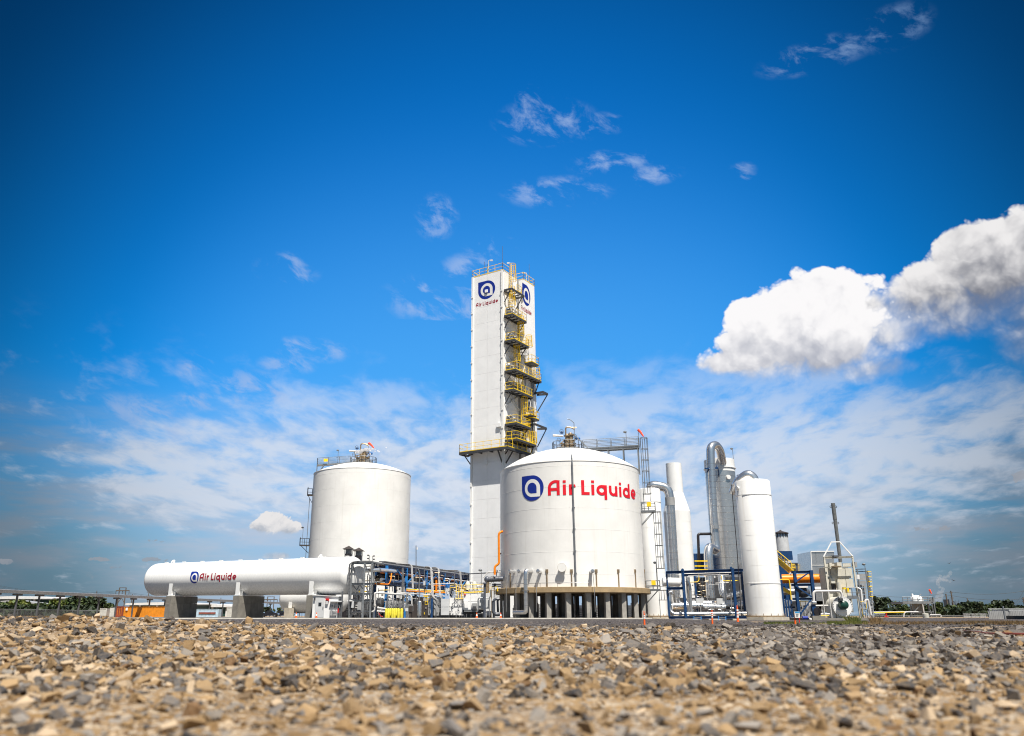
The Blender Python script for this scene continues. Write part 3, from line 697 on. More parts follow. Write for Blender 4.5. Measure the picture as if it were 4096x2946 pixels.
for px in (2050, 2084, 2155, 2355):
    a, z = cyl_hit(px + 8, 2287, BC, BR); n_ = Vector((math.sin(a), -math.cos(a), 0)); p = on_cyl(BC, BR - 0.05, a, z)
    m = MB(); m.lathe([(0.19, 0), (0.19, 0.55), (0.225, 0.56), (0.225, 0.8), (0.06, 0.81), (0.06, 0.9), (0.0, 0.9)], p, 16, n_); nz = m.obj('nozzle', 'silver_pipe', tank)
    m = MB(); q = p + n_ * 0.8; m.tube([q, q + n_ * 0.12 - UP * 0.1, Vector((q.x, q.y, SLT - 0.3)) + n_ * 0.45, Vector((q.x, q.y, 0.9)) + n_ * 0.45], 0.032, 6); m.obj('instrument_line', 'pipe_grey', nz)
a, z = cyl_hit(2125, 2284, BC, BR); n_ = Vector((math.sin(a), -math.cos(a), 0)); p = on_cyl(BC, BR - 0.05, a, z); q = p + n_ * 1.15; s_ = Vector((math.cos(a), math.sin(a), 0))
m = MB(); m.tube([p, q, Vector((q.x, q.y, 0.85)) , Vector((q.x, q.y, 0.85)) - s_ * 1.75 - n_ * 0.1], 0.255, 16, 0.42); fp = m.obj('fill_pipe', 'silver_pipe', tank, label='thick silver pipe bending down the front of the tank and away to the left')
m = MB()
for z in np.arange(1.6, z - 0.6, 0.55): m.lathe([(0.262, -0.015), (0.262, 0.015)], (q.x, q.y, z), 16, caps=False)
e = Vector((q.x, q.y, 0.85)) - s_ * 1.75 - n_ * 0.1; m.cyl(e, e - s_ * 0.02, 0.12, 10); m.box(Vector((q.x, q.y, SLT - 0.35)), (0.75, 0.75, 0.05)); m.obj('pipe_band', 'seam', fp, kind='stuff')
for px in (2042, 2188, 2286, 2384, 2472, 2539, 2577):
    a, z = cyl_hit(px, 2285, BC, BR); tx = (math.cos(a), math.sin(a), 0)
    m = MB(); m.box(on_cyl(BC, BR + 0.05, a, z), (0.3, 0.1, 0.36), tx); m.box(on_cyl(BC, BR + 0.06, a, (z + SLT) / 2 - 0.09), (0.13, 0.07, z - SLT - 0.18), tx); m.obj('anchor_strap', 'bronze', tank)
m = MB(); ring = [on_cyl(BC, BR + 0.45, -0.95 + 1.05 * i / 14, SLT + 0.42) for i in range(15)]; m.tube(ring, 0.035, 6)
for q in ring[::3]: m.tube([Vector((q.x, q.y, SLT)), q], 0.03, 5)
m.obj('ring_pipe', 'pipe_grey', tank)
# crown platform and valves
m = MB(); cr = [on_cyl(BC, 1.95, 2 * math.pi * i / 20, ZS + 2.78) for i in range(20)]; railing(m, cr, 1.1, 1.5, 0.035, True); m.obj('crown_railing', 'grey_steel', tank)
valve_cluster(tank, BC, ZS + 2.8, 0.92, 3)
m = MB(); p = Vector((BC[0] + 0.65, BC[1] - 1.9, ZS + 2.7)); m.tube([p, p + UP * 3.3, p + UP * 3.75 + Vector((-0.5, 0, 0)), p + UP * 3.8 + Vector((-0.85, 0, 0))], 0.05, 6); m.tube([p + UP * 1.75, p + Vector((2.0, 0.4, -0.15))], 0.06, 6); m.obj('lamp_mast', 'grey_steel', tank)
# walkway to the ladder, ladder with cage, landings
wd = Vector((18.55, 96.9, ZS + 2.85)); wa = Vector((BC[0] + 1.9, BC[1] - 0.6, ZS + 2.85)); dv = (wd - wa).normalized(); sv = Vector((-dv.y, dv.x, 0)) * 0.45
m = MB(); m.beam(wa, wd, 0.9, 0.09); [m.ibeam(wa + sv * s - UP * 0.16, wd + sv * s - UP * 0.16, 0.10, 0.22) for s in (-1, 1)]
for k in (0.45, 0.72, 0.98):
    for s in (-1, 1):
        q = wa.lerp(wd, k) + sv * s; rr = math.hypot(q.x - BC[0], q.y - BC[1]); zz_ = ZS + 2.9 - 2.9 * (rr / BR) ** 2 if rr < BR else ZS - 0.6; m.tube([q - UP * 0.2, Vector((q.x, q.y, zz_))], 0.06, 6)
wk = m.obj('walkway', 'grey_steel', tank)
m = MB(); railing(m, [wa + sv, wd + sv], 1.15, 1.9, 0.035, mids=(0.4, 0.7)); railing(m, [wa - sv, wd - sv], 1.15, 1.9, 0.035, mids=(0.4, 0.7)); m.obj('railing', 'grey_steel', wk)
la = 1.34; lo = Vector((math.sin(la), -math.cos(la), 0)); ls = Vector((math.cos(la), math.sin(la), 0))
lp = lambda z, off=0.45: on_cyl(BC, BR + off, la, z)
z_l1 = ZP(2048, 97); z_l2 = ZP(2362, 97)
m = MB(); ladder(m, lp(z_l1 + 0.1), lp(ZS + 4.0), ls, lo, 0.55, 0.035, 2.1, 0.46, 0.36, 1.25); m.obj('caged_ladder', 'grey_steel', tank, label='upper caged ladder reaching the crown walkway')
m = MB(); ladder(m, lp(z_l2 + 0.1, 1.5), lp(z_l1, 1.5), ls, lo, 0.55, 0.035, 2.4, 0.46, 0.36, 1.25); m.obj('caged_ladder', 'grey_steel', tank, label='middle caged ladder between the two landings')
m = MB(); ladder(m, lp(PADZ, 1.6), lp(z_l2, 1.6), ls, lo, 0.5, 0.03, 2.0, 0.5, 0.36, 1.0); m.obj('caged_ladder', 'grey_steel', tank, label='lowest ladder standing on the ground')
for z, w in ((z_l1, 1.5), (z_l2, 1.5)):
    c0 = lp(z, 0.9); m = MB(); m.box(c0, (w, 1.7, 0.12), ls, lo); m.beam(c0 + lo * 0.6 - ls * 0.5, lp(z - 1.5, 0.05) - ls * 0.5, 0.07); m.beam(c0 + lo * 0.6 + ls * 0.5, lp(z - 1.5, 0.05) + ls * 0.5, 0.07); pf = m.obj('landing', 'grey_steel', tank)
    m = MB(); railing(m, [c0 - ls * w / 2 - lo * 0.75, c0 - ls * w / 2 + lo * 0.85, c0 + ls * w / 2 + lo * 0.85, c0 + ls * w / 2 - lo * 0.75], 1.1, 0.8, 0.035); m.obj('railing', 'grey_steel', pf)
    m = MB(); m.box(c0 - ls * w / 2 + lo * 0.15 + UP * 0.85, (0.06, 0.5, 0.55), ls, lo); m.obj('safety_gate', 'yellow', pf)
mat('column_concrete', (0.33, 0.31, 0.28), 0.85, var=0.2, scale=1.6, bump=0.3, bscale=9, streak=0.4, streak_col=(0.2, 0.19, 0.17))
# concrete table: slab, columns
tb = thing('tank_table', 'round tan concrete table on many square columns carrying the largest white tank', 'foundation', (BC[0], BC[1], PADZ))
m = MB(); m.lathe([(9.15, SLB), (9.25, SLB + 0.06), (9.25, SLT - 0.03), (9.2, SLT)], (BC[0], BC[1], 0), 56); m.obj('slab', 'slab_tan', tb, smooth=False)
for R_, n_c, ph in ((8.45, 24, 0.10), (6.2, 17, 0.2), (3.6, 9, 0.3)):
    for i in range(n_c):
        a = ph + 2 * math.pi * i / n_c; p = on_cyl(BC, R_, a, 0)
        m = MB(); m.box((p.x, p.y, (SLB + PADZ) / 2), (0.52, 0.52, SLB - PADZ), (math.cos(a * 0.0 + 0.25), math.sin(0.25), 0)); m.obj('column', 'column_concrete', tb, smooth=False)

# windsock and lamps on the walkway
def windsock(p, h, d, label, L=1.15, r=0.19):
    t = thing('windsock', label, 'windsock', p, 'red windsocks'); p = Vector(p); m = MB(); m.tube([p, p + UP * h], 0.03, 6); m.obj('pole', 'grey_steel', t)
    q = p + UP * (h - 0.05); d = Vector(d).normalized(); m = MB(); pts = [q, q + d * L * 0.3 + UP * 0.02, q + d * L * 0.62 - UP * 0.03, q + d * L - UP * 0.16]; m.tube(pts, [r, r * 0.95, r * 0.75, r * 0.5], 12, caps=False); m.obj('sleeve', 'sock_red', t); return t
windsock(wd + Vector((0, 0, 0.1)), ZP(1722, 97) - wd.z, (0.45, -0.25, -0.62), 'red windsock at the top of the ladder on the largest white tank', 1.0, 0.16)
lamp_post(0, 0, 0, ZP(1735, 97.5) - wd.z, 'slender lamp on the walkway of the largest white tank', base=wa.lerp(wd, 0.78))

# ---- far tank behind the horizontal vessel
LC, LR = (-22.75, 143.3), 8.65
LZ = ZP(1897, 141.3); tank2 = thing('storage_tank', 'plain white round storage tank behind the long horizontal vessel', 'storage tank', (LC[0], LC[1], PADZ))
s0 = [ZP(y, 135.2) for y in (2225, 2153, 2085, 2020, 1953, 1892)]
shell(tank2, LC, LR, PADZ, LZ, s0)
rise2 = ZP(1852, 142) - LZ
m = MB(); m.lathe(dome_prof(LR, LZ + 0.03, rise2), (LC[0], LC[1], 0), 96, caps=False); m.obj('dome', 'white_paint', tank2)
m = MB(); cr = [on_cyl(LC, 2.35, 2 * math.pi * i / 20, LZ + rise2 - 0.12) for i in range(20)]; railing(m, cr, 1.2, 1.4, 0.045, True); m.obj('crown_railing', 'grey_steel', tank2)
valve_cluster(tank2, (LC[0] - 0.2, LC[1]), LZ + rise2, 1.12, 5)
wa2 = Vector((LC[0] - 2.3, LC[1] - 0.6, LZ + rise2 + 0.05)); wd2 = Vector((LC[0] - 8.0, LC[1] - 1.6, LZ + rise2 - 0.55)); dv = (wd2 - wa2).normalized(); sv = Vector((-dv.y, dv.x, 0)).normalized() * 0.5
m = MB(); m.beam(wa2, wd2, 1.0, 0.22)
for s in (-1, 1): m.tube([wd2 + sv * s, Vector((wd2.x, wd2.y, LZ - 0.4)) + sv * s], 0.06, 6); m.tube([wd2 - dv * 1.2 + sv * s, Vector((wd2.x + 0.1, wd2.y, LZ - 0.2)) + sv * s], 0.06, 6)
wk = m.obj('walkway', 'grey_steel', tank2)
m = MB(); railing(m, [wa2 + sv, wd2 + sv, wd2 - sv, wa2 - sv], 1.25, 1.9, 0.045, mids=(0.35, 0.68)); m.obj('railing', 'grey_steel', wk)
m = MB(); m.box(wd2 + Vector((1.6, -0.6, 0.85)), (0.7, 0.06, 0.5)); m.obj('safety_gate', 'yellow', wk)
a_l = -1.30; lo = Vector((math.sin(a_l), -math.cos(a_l), 0)); ls = Vector((math.cos(a_l), math.sin(a_l), 0))
for y0_, w in ((1985, 0.7), (2185, 1.3)):
    z = ZP(y0_, 142); c0 = on_cyl(LC, LR + w * 0.62, a_l, z); m = MB(); m.box(c0, (1.5, w * 1.25, 0.14), ls, lo); m.beam(c0 + lo * w * 0.5, on_cyl(LC, LR + 0.03, a_l, z - 1.3), 0.09); pf = m.obj('landing', 'dark_steel', tank2)
    m = MB(); railing(m, [c0 - ls * 0.75 - lo * w * 0.6, c0 - ls * 0.75 + lo * w * 0.6, c0 + ls * 0.75 + lo * w * 0.6], 1.25, 0.7, 0.05); m.obj('railing', 'dark_steel', pf)
m = MB(); m.tube([on_cyl(LC, LR + 0.45, a_l, PADZ), on_cyl(LC, LR + 0.45, a_l, ZP(2000, 142))], 0.05, 6); m.obj('ladder_rail', 'grey_steel', tank2)
windsock(Vector((LC[0] + 0.9, LC[1] - 0.6, LZ + rise2 + 2.3)), ZP(1773, 143) - LZ - rise2 - 2.3, (0.75, -0.1, -0.62), 'red windsock among the valves on the far white tank', 1.35, 0.2)
lamp_post(0, 0, 0, ZP(1812, 142) - wd2.z, 'slender lamp on the roof walkway of the far white tank', base=wa2.lerp(wd2, 0.38))
lamp_post(0, 0, 0, ZP(2118, 142) - ZP(2185, 142), 'slender lamp on the side landing of the far white tank', 'dark_steel', base=on_cyl(LC, LR + 1.2, a_l, ZP(2185, 142)))

# ------------------------------------------------------------------ cold-box tower
TL = Vector((-0.839, 0.545, 0)); TR = Vector((0.545, 0.839, 0)); NL = Vector((-0.545, -0.839, 0)); NR = Vector((0.839, -0.545, 0))
TZ = ZP(1080, 120); TC = Vector((XP(2011, 120, TZ), 120, 0))
tower = thing('cold_box_tower', 'tall white panelled tower with yellow-railed platforms and blue emblems near its top', 'tower', (TC.x, TC.y, PADZ))
WL, WA, WB, OUT_B = 6.05, 5.1, 3.7, 0.9
def TP(l, r, z, o=0.0): return Vector((TC.x, TC.y, 0)) + TL * l + TR * r + NR * o + UP * z
m = MB()
m.hexa([TP(0.1, 0.1, PADZ), TP(0.1, WA, PADZ), TP(WL, WA, PADZ), TP(WL, 0.1, PADZ)] + [TP(0.1, 0.1, TZ - 0.05), TP(0.1, WA, TZ - 0.05), TP(WL, WA, TZ - 0.05), TP(WL, 0.1, TZ - 0.05)])
m.obj('front_core', 'tower_panel', tower, smooth=False)
m = MB(); b0 = [TP(0, WA, PADZ, OUT_B - 0.1), TP(0, WA + WB - 0.1, PADZ, OUT_B - 0.1), TP(WL, WA + WB - 0.1, PADZ), TP(WL, WA, PADZ)]
m.hexa(b0 + [q + UP * (TZ - 0.05 - PADZ) for q in b0]); m.obj('rear_core', 'tower_panel', tower, smooth=False)
def panel_row(o, du, width, nrm, zs, name='panel'):
    for z0, z1 in zip(zs[:-1], zs[1:]):
        m = MB(); c = o + du * width / 2 + UP * (z0 + z1) / 2; m.box(c + nrm * 0.045, (width - 0.012, 0.09, z1 - z0 - 0.016), du, nrm, UP); m.obj(name, 'tower_panel', tower, smooth=False)
zrows = [PADZ + (TZ - PADZ) * i / 19 for i in range(20)]
panel_row(TP(0.30, 0.1, 0), TL, WL / 2 - 0.32, NL, zrows); panel_row(TP(WL / 2, 0.1, 0), TL, WL / 2 - 0.30, NL, zrows)
zrB = [PADZ + (TZ - PADZ) * i / 13 for i in range(14)]
panel_row(TP(0, WA, 0, OUT_B - 0.1), TR, WB, NR, zrB)
zrA = [PADZ, 4, 8, 12, 16, 20.5, 23.2, 25.2, 28.3, 31.6, 34.4, 38.2, 41.0, 44.0, 47.2, TZ - 0.06]
panel_row(TP(0.1, 0.35, 0), TR, WA - 0.9, NR, zrA)
# corner posts with bolted flanges
for l, nm in ((0.15, 0), (WL - 0.15, 1)):
    m = MB(); p = TP(l, 0.0, 0)
    m.box(p + UP * (TZ + PADZ) / 2, (0.28, 0.34, TZ - PADZ), TL, NL)
    for z in np.arange(2.5, TZ - 1, 2.85):
        m.box(p + NL * 0.18 + UP * z, (0.34, 0.16, 0.22), TL, NL); m.box(p + NL * 0.16 + UP * (z + 1.4) + TL * 0.1, (0.05, 0.08, 2.2), TL, NL)
    m.obj('corner_post', 'column_white', tower, smooth=False)
m = MB(); m.box(TP(0.05, WA - 0.35, (TZ + PADZ) / 2, 0.05), (0.16, 0.3, TZ - PADZ), TR, NR); m.obj('recess_post', 'shade_grey', tower, smooth=False)
# roof edge railing
m = MB(); rr_ = [TP(0, WA * 0.42, TZ), TP(0, 0, TZ), TP(WL, 0, TZ), TP(WL, WA + WB, TZ), TP(0, WA + WB, TZ, OUT_B), TP(0, WA, TZ, OUT_B), TP(0.8, WA, TZ, 0)]
railing(m, rr_, 1.25, 1.5, 0.036); m.obj('roof_railing', 'yellow', tower)
m = MB()
for l, r, h in ((0.1, 0.1, 4.3), (3.9, 0.5, 2.6), (3.2, 0.4, 2.0), (0.0, WA + WB - 0.1, 4.4)): m.tube([TP(l, r, TZ), TP(l, r, TZ + h)], 0.03, 5)
m.obj('lightning_rods', 'dark_grey', tower)
m = MB()
for l, r in ((2.9, 0.2), (0.3, WA * 0.62), (0.2, WA + 2.9)):
    q = TP(l, r, TZ); m.tube([q, q + UP * 2.5, q + UP * 2.55 + Vector((-0.45 if l < 1 else 0.45, 0, 0))], 0.07, 6); m.box(q + UP * 2.5 + Vector((-0.5 if l < 1 else 0.5, 0, 0)), (0.4, 0.3, 0.16))
m.obj('roof_lamps', 'pale_grey', tower)
# emblems
def plane_fit(px, py, o, nrm):
    d = pdir(px, py); t = (o - Vector((0, 0, HC))).dot(nrm) / d.dot(nrm); return Vector((0, 0, HC)) + d * t
OL = TP(0, 0.0, 0) + NL * 0.09 - TR * -0.1; lmap = lambda u, v, off: Vector((OL.x, OL.y, 0)) - TL * u + NL * (off + 0.0) + UP * v
def lu(px, py):
    q = plane_fit(px, py, OL, NL); return (q - OL).dot(-TL), q.z
ORr = TP(0, WA, 0, OUT_B) ; rmap = lambda u, v, off: Vector((ORr.x, ORr.y, 0)) + TR * u + NR * off + UP * v
def ru(px, py):
    q = plane_fit(px, py, ORr, NR); return (q - ORr).dot(TR), q.z
u0, z0 = lu(1913, 1160); u1, z1 = lu(1981, 1160); _, zt = lu(1947, 1124); _, zb = lu(1947, 1197); uc, zc = lu(1947, 1160)
emblem(tower, lmap, (u0 + u1) / 2, zc, (zt - zb) / 2, (u1 - u0) / 2)
ua, za = lu(1904, 1227); ub, zb_ = lu(1992, 1211)
m = MB(); draw_word(m, lmap, ua, (za + zb_) / 2 - 0.02, 0.66, 0.012, (ub - ua) / Wd_); m.obj('lettering', 'logo_dark_red', tower, label='small dark red lettering reading Air Liquide on the left face', smooth=False)
u0, _ = ru(2089, 1170); u1, _ = ru(2121, 1190); uc, zc = ru(2105, 1182)
emblem(tower, rmap, (u0 + u1) / 2, zc, 1.85, (u1 - u0) / 2)
ua, za = ru(2084, 1236); ub, zb_ = ru(2126, 1272)
m = MB(); draw_word(m, rmap, ua, za - 0.1, 0.80, 0.012, (ub - ua) / Wd_); m.obj('lettering', 'logo_dark_red', tower, label='small dark red lettering reading Air Liquide on the right face', smooth=False)
# platforms on the right-hand face; (frame y of deck, start, length along the face, projection, floor?)
PLAT = [(1152, 0.2, 4.0, 1.55, False), (1256, 0.2, 4.4, 1.65, True), (1359, 0.2, 4.5, 1.95, True), (1480, 0.2, 8.2, 2.1, True), (1558, 0.2, 5.9, 1.75, True), (1694, 0.2, 4.4, 2.15, True), (1759, 0.2, 5.9, 2.25, True)]
zdecks = []
for k, (py, r0, L, pj, floor) in enumerate(PLAT):
    z = ZP(py, 119.0); zdecks.append(z); base_o = 0.1
    m = MB(); a, b = TP(0, r0, z, pj), TP(0, r0 + L, z, pj); c, d = TP(0, r0, z, base_o), TP(0, r0 + L, z, base_o + (OUT_B if r0 + L > WA else 0))
    m.beam(a, b, 0.12, 0.34); m.beam(c, a, 0.12, 0.34); m.beam(d, b, 0.12, 0.34); m.beam(c, d, 0.12, 0.34)
    if floor:
        fm = MB(); fm.add([c + UP * 0.12, a + UP * 0.12, b + UP * 0.12, d + UP * 0.12, c + UP * 0.18, a + UP * 0.18, b + UP * 0.18, d + UP * 0.18], [(3, 2, 1, 0), (4, 5, 6, 7), (0, 1, 5, 4), (1, 2, 6, 5), (2, 3, 7, 6), (3, 0, 4, 7)])
    else: m.beam(TP(0, r0 + 1.0, z, base_o), TP(0, r0 + 1.0, z, pj), 0.1, 0.25)
    n_j = max(3, int(L / 1.0))
    for i in range(1, n_j): q = r0 + L * i / n_j; m.beam(TP(0, q, z, base_o), TP(0, q, z, pj), 0.07, 0.2)
    pf = m.obj('platform', 'dark_steel', tower, smooth=False)
    if floor: fm.obj('grating', 'pale_grey', pf, smooth=False)
    m = MB(); m.beam(TP(0, r0 + 0.15, z - 2.0, 0.05), TP(0, r0 + 0.15, z, pj * 0.8), 0.13); m.obj('brace', 'dark_steel', pf, smooth=False); m = MB()
    m.beam(TP(0, r0 + L - 0.2, z - 2.0, 0.05 + (OUT_B if r0 + L > WA else 0)), TP(0, r0 + L - 0.2, z, pj * 0.85), 0.13); m.obj('brace', 'dark_steel', pf, smooth=False)
    if floor:
        m = MB(); railing(m, [TP(0, r0, z + 0.18, 0.3), TP(0, r0, z + 0.18, pj), TP(0, r0 + L, z + 0.18, pj), TP(0, r0 + L, z + 0.18, 0.6 + (OUT_B if r0 + L > WA else 0))], 1.2, 1.3, 0.036, mids=(0.5,)); m.obj('railing', 'yellow', pf)
    else:
        m = MB(); railing(m, [TP(0, r0 + 1.6, z + 0.18, pj), TP(0, r0 + L - 0.9, z + 0.18, pj)], 1.2, 1.0, 0.036); m.obj('railing', 'yellow', pf)
# small cantilever landings and outriggers farther along the face
for (py, r0, L, pj, rail) in ((1446, 5.1, 2.2, 2.3, True), (1660, 4.6, 1.7, 2.2, True), (1670, 5.4, 1.7, 2.3, True)):
    z = ZP(py, 122.5); m = MB(); m.box((TP(0, r0, z, OUT_B) + TP(0, r0 + L, z, pj)) / 2, (L, pj - OUT_B, 0.25), TR, NR); pf = m.obj('landing', 'dark_steel', tower, smooth=False)
    m = MB(); railing(m, [TP(0, r0, z + 0.12, OUT_B), TP(0, r0, z + 0.12, pj), TP(0, r0 + L, z + 0.12, pj), TP(0, r0 + L, z + 0.12, OUT_B)], 1.2, 0.9, 0.036); m.obj('railing', 'yellow', pf)
for py, r0, r1, o in ((1567, 8.0, 9.6, 2.6), (1706, 5.8, 9.5, 2.3)):
    z = ZP(py, 125); m = MB(); a, b, c, d = TP(0, r0, z, 0.9), TP(0, r0, z, o), TP(0, r1, z, o), TP(0, r1 - 0.6, z, 0.9)
    for p, q in ((a, b), (b, c), (c, d)): m.beam(p, q, 0.14, 0.34)
    m.beam(c, TP(0, r1 - 0.7, z - 3.0, 0.92), 0.15); m.obj('outrigger', 'dark_steel', tower, smooth=False)
# ring platform lower down
zr = ZP(1797, 119)
ringp = [TP(WL + 1.2, 0.6, zr), TP(WL + 1.2, -1.45, zr), TP(-1.6, -1.45, zr), TP(-1.6, 5.6, zr)]
m = MB()
for a, b in zip(ringp[:-1], ringp[1:]): m.beam(a, b, 0.14, 0.42)
m.beam(TP(WL, 0, zr), ringp[0] + TR * 0.2, 0.12, 0.4); m.beam(TP(0, 5.6, zr), ringp[3], 0.12, 0.4)
m.add([TP(WL + 1.2, -1.4, zr + 0.22), TP(-1.55, -1.4, zr + 0.22), TP(-1.55, 0, zr + 0.22), TP(WL + 1.2, 0, zr + 0.22)], [(0, 1, 2, 3)]); m.add([TP(0, 0, zr + 0.225), TP(-1.55, 0, zr + 0.225), TP(-1.55, 5.55, zr + 0.225), TP(0, 5.55, zr + 0.225)], [(0, 1, 2, 3)])
for q in (0.3, 2.0, 4.0, WL - 0.3): m.beam(TP(q, -1.45, zr), TP(q, 0, zr), 0.08, 0.3)
m.beam(TP(WL + 0.9, -0.6, zr - 0.1), TP(WL, 0.05, zr - 1.7), 0.16); m.beam(TP(0.3, -1.2, zr - 0.1), TP(0.3, 0, zr - 1.9), 0.16); m.beam(TP(-1.3, 0.6, zr - 0.1), TP(0, 0.6, zr - 1.9), 0.16); m.beam(TP(-1.3, 5.2, zr - 0.1), TP(0, 5.2, zr - 1.9), 0.16)
rp = m.obj('ring_platform', 'dark_steel', tower, smooth=False)
m = MB(); railing(m, [q + UP * 0.2 for q in ringp], 1.25, 1.5, 0.038); m.obj('railing', 'yellow', rp)
# ladders
zl = [TZ + 1.2] + zdecks
spots = [(1.9, 1.1), (1.5, 1.15), (3.9, 1.3), (2.6, 1.3), (3.4, 1.3), (4.6, 1.4), (4.9, 1.5)]
for k in range(7):
    r0, o = spots[k]; zb = zl[k + 1] + 0.2; zt = zl[k] + (0.9 if k else 0.3)
    m = MB(); ladder(m, TP(0, r0, zb, o - 0.75), TP(0, r0, zt, o - 0.75), TR, NR, 0.55, 0.036, 2.0 if zt - zb > 4 else 1.2, 0.5, 0.36, 1.0); m.obj('ladder', 'yellow', tower)
for r0, z0_, z1_ in ((7.8, zdecks[3], zdecks[3] + 2.4), (5.4, zdecks[2], zdecks[2] + 2.3), (7.0, zdecks[6] - 6.5, zdecks[6] - 3.8), (6.3, zdecks[6] + 0.2, zdecks[6] + 2.4)):
    m = MB(); ladder(m, TP(0, r0, z0_, 1.2), TP(0, r0, z1_, 1.2), TR, NR, 0.55, 0.036, 0.4, 0.5, 0.36, 0.9); m.obj('ladder', 'yellow', tower)
# exposed steel and pipework inside the recess of the right-hand face
m = MB()
for (z0_, z1_) in ((38.3, 41.2), (31.8, 34.3), (25.5, 28.0)):
    m.beam(TP(0, 0.5, z0_, 0.22), TP(0, 4.4, z1_, 0.22), 0.16); m.beam(TP(0, 0.5, z1_, 0.24), TP(0, 4.4, z0_, 0.24), 0.16); m.beam(TP(0, 0.4, z1_, 0.2), TP(0, 4.5, z1_, 0.2), 0.18)
m.obj('cross_bracing', 'pale_grey', tower, smooth=False)
rv = random.Random(5)
m = MB()
for z in zdecks[1:]:
    for i in range(5):
        r0 = 0.5 + i * 0.55 + rv.uniform(-0.1, 0.1); m.tube([TP(0, r0, z + 0.2, 0.3), TP(0, r0, z + rv.uniform(0.8, 1.7), 0.3), TP(0, r0 + 0.3, z + rv.uniform(0.9, 1.8), 0.8)], 0.07, 6, 0.2)
        m.sphere(TP(0, r0 + 0.3, z + rv.uniform(0.6, 1.6), 0.7), 0.16, 8, 6)
    m.sphere(TP(0, 1.2, z + 1.1, 0.25), 0.65, 14, 8, (0.8, 0.8, 1.1))
m.obj('valve_boxes', 'galvanised', tower)
m = MB(); m.tube([TP(0, 4.75, PADZ, OUT_B + 0.25), TP(0, 4.75, TZ - 16, OUT_B + 0.25)], 0.09, 6); m.tube([TP(0, 6.9, PADZ, OUT_B + 0.3), TP(0, 6.9, zdecks[3], OUT_B + 0.3)], 0.12, 8); m.tube([TP(0, 7.4, PADZ, OUT_B + 0.3), TP(0, 7.4, zdecks[3], OUT_B + 0.3)], 0.07, 8); m.obj('riser_pipe', 'grey_steel', tower)
uw, zw_ = lu(1947, 1166); m = MB(); m.box(lmap(uw, zw_, 0.12), (0.5, 0.16, 0.5), TL, NL); m.obj('window_box', 'tower_panel', tower, smooth=False)
p = TP(3.2, 0, ZP(1846, 120.5)); m = MB(); m.lathe([(0.35, 0.05), (0.35, 0.22), (0.40, 0.22), (0.40, 0.32), (0, 0.33)], p, 18, NL); m.obj('inspection_hatch', 'tower_panel', tower)
m = MB(); m.box(TP(0.75, 0, ZP(1696, 119.5)) + NL * 0.16, (0.75, 0.25, 0.6), TL, NL); m.obj('junction_box', 'tower_panel', tower)
lamp_post(0, 0, 0, 1.9, 'slender lamp at the right end of the long tower platform', base=TP(0, 8.2, zdecks[3], 2.0))

# ------------------------------------------------------------------ long horizontal vessels on concrete piers
def bullet(tname, label, p0, p1, R, domes=0.55):
    """lying vessel from p0 to p1 with dished ends; returns thing, axis, helper that maps (along, angle) onto it"""
    p0 = Vector(p0); p1 = Vector(p1); ax = (p1 - p0).normalized(); L = (p1 - p0).length
    t = thing(tname, label, 'tank', ((p0.x + p1.x) / 2, (p0.y + p1.y) / 2, min(p0.z, p1.z) - R))
    side = Vector((ax.y, -ax.x, 0)).normalized()      # horizontal, towards the camera
    vert = side.cross(ax); vert = vert if vert.z > 0 else -vert
    h = R * domes; prof = []
    for i in range(11): a = math.pi / 2 * i / 10; prof.append((R * math.sin(a), h - h * math.cos(a)))
    prof += [(R, L * k) for k in (0.2, 0.4, 0.6, 0.8)]
    for i in range(11): a = math.pi / 2 * (1 - i / 10); prof.append((R * math.sin(a), L - h + h * math.cos(a)))
    m = MB(); m.lathe(prof, p0, 64, ax, caps=False); m.obj('shell', 'vessel_white', t)
    for k in (0.2, 0.4, 0.6, 0.8): m = MB(); m.lathe([(R - 0.005, -0.03), (R + 0.006, -0.012), (R + 0.006, 0.012), (R - 0.005, 0.03)], p0 + ax * (L * k), 64, ax, caps=False); m.obj('weld_seam', 'vessel_white', t)
    f = lambda s, a, off=0.0: p0 + ax * s + (side * math.cos(a) + vert * math.sin(a)) * (R + off)
    return t, ax, side, vert, L, f
VR = 2.07
A0 = Vector((XP(611, 108.8, 5.0), 108.8, 5.05)); A1 = Vector((XP(1438, 92.0, 4.8), 92.0, 4.82))
ves, vax, vsd, vvt, VL, vf = bullet('horizontal_tank', 'long white horizontal vessel with a logo, resting on three concrete piers', A0, A1, VR)
def vhit(px, py):
    d = pdir(px, py); o = Vector((0, 0, HC)); w = o - A0; dp = d - vax * d.dot(vax); wp = w - vax * w.dot(vax)
    a, b, c = dp.dot(dp), dp.dot(wp), wp.dot(wp) - VR * VR; t = (-b - math.sqrt(max(0, b * b - a * c))) / a
    q = o + d * t - A0; return q.dot(vax), math.atan2(q.dot(vvt), q.dot(vsd))
vmap = lambda u, v, off: vf(u, v / VR, off)
s0_, q0 = vhit(761, 2310); s1_, _ = vhit(795, 2310); sc_, qc = vhit(777, 2310); _, qt = vhit(777, 2287); _, qb = vhit(777, 2334.5)
emblem(ves, vmap, (s0_ + s1_) / 2, (qt + qb) / 2 * VR, (qt - qb) / 2 * VR, (s1_ - s0_) / 2, 0.015)
u0_, _ = vhit(799, 2310); u1_, _ = vhit(946, 2306); _, b0_ = vhit(850, 2321.5); _, b1_ = vhit(850, 2294)
m = MB(); draw_word(m, vmap, u0_, b0_ * VR, (b1_ - b0_) * VR, 0.015, (u1_ - u0_) / Wd_); m.obj('lettering', 'logo_dark_red', ves, label='dark red lettering reading Air Liquide on the vessel side', smooth=False)
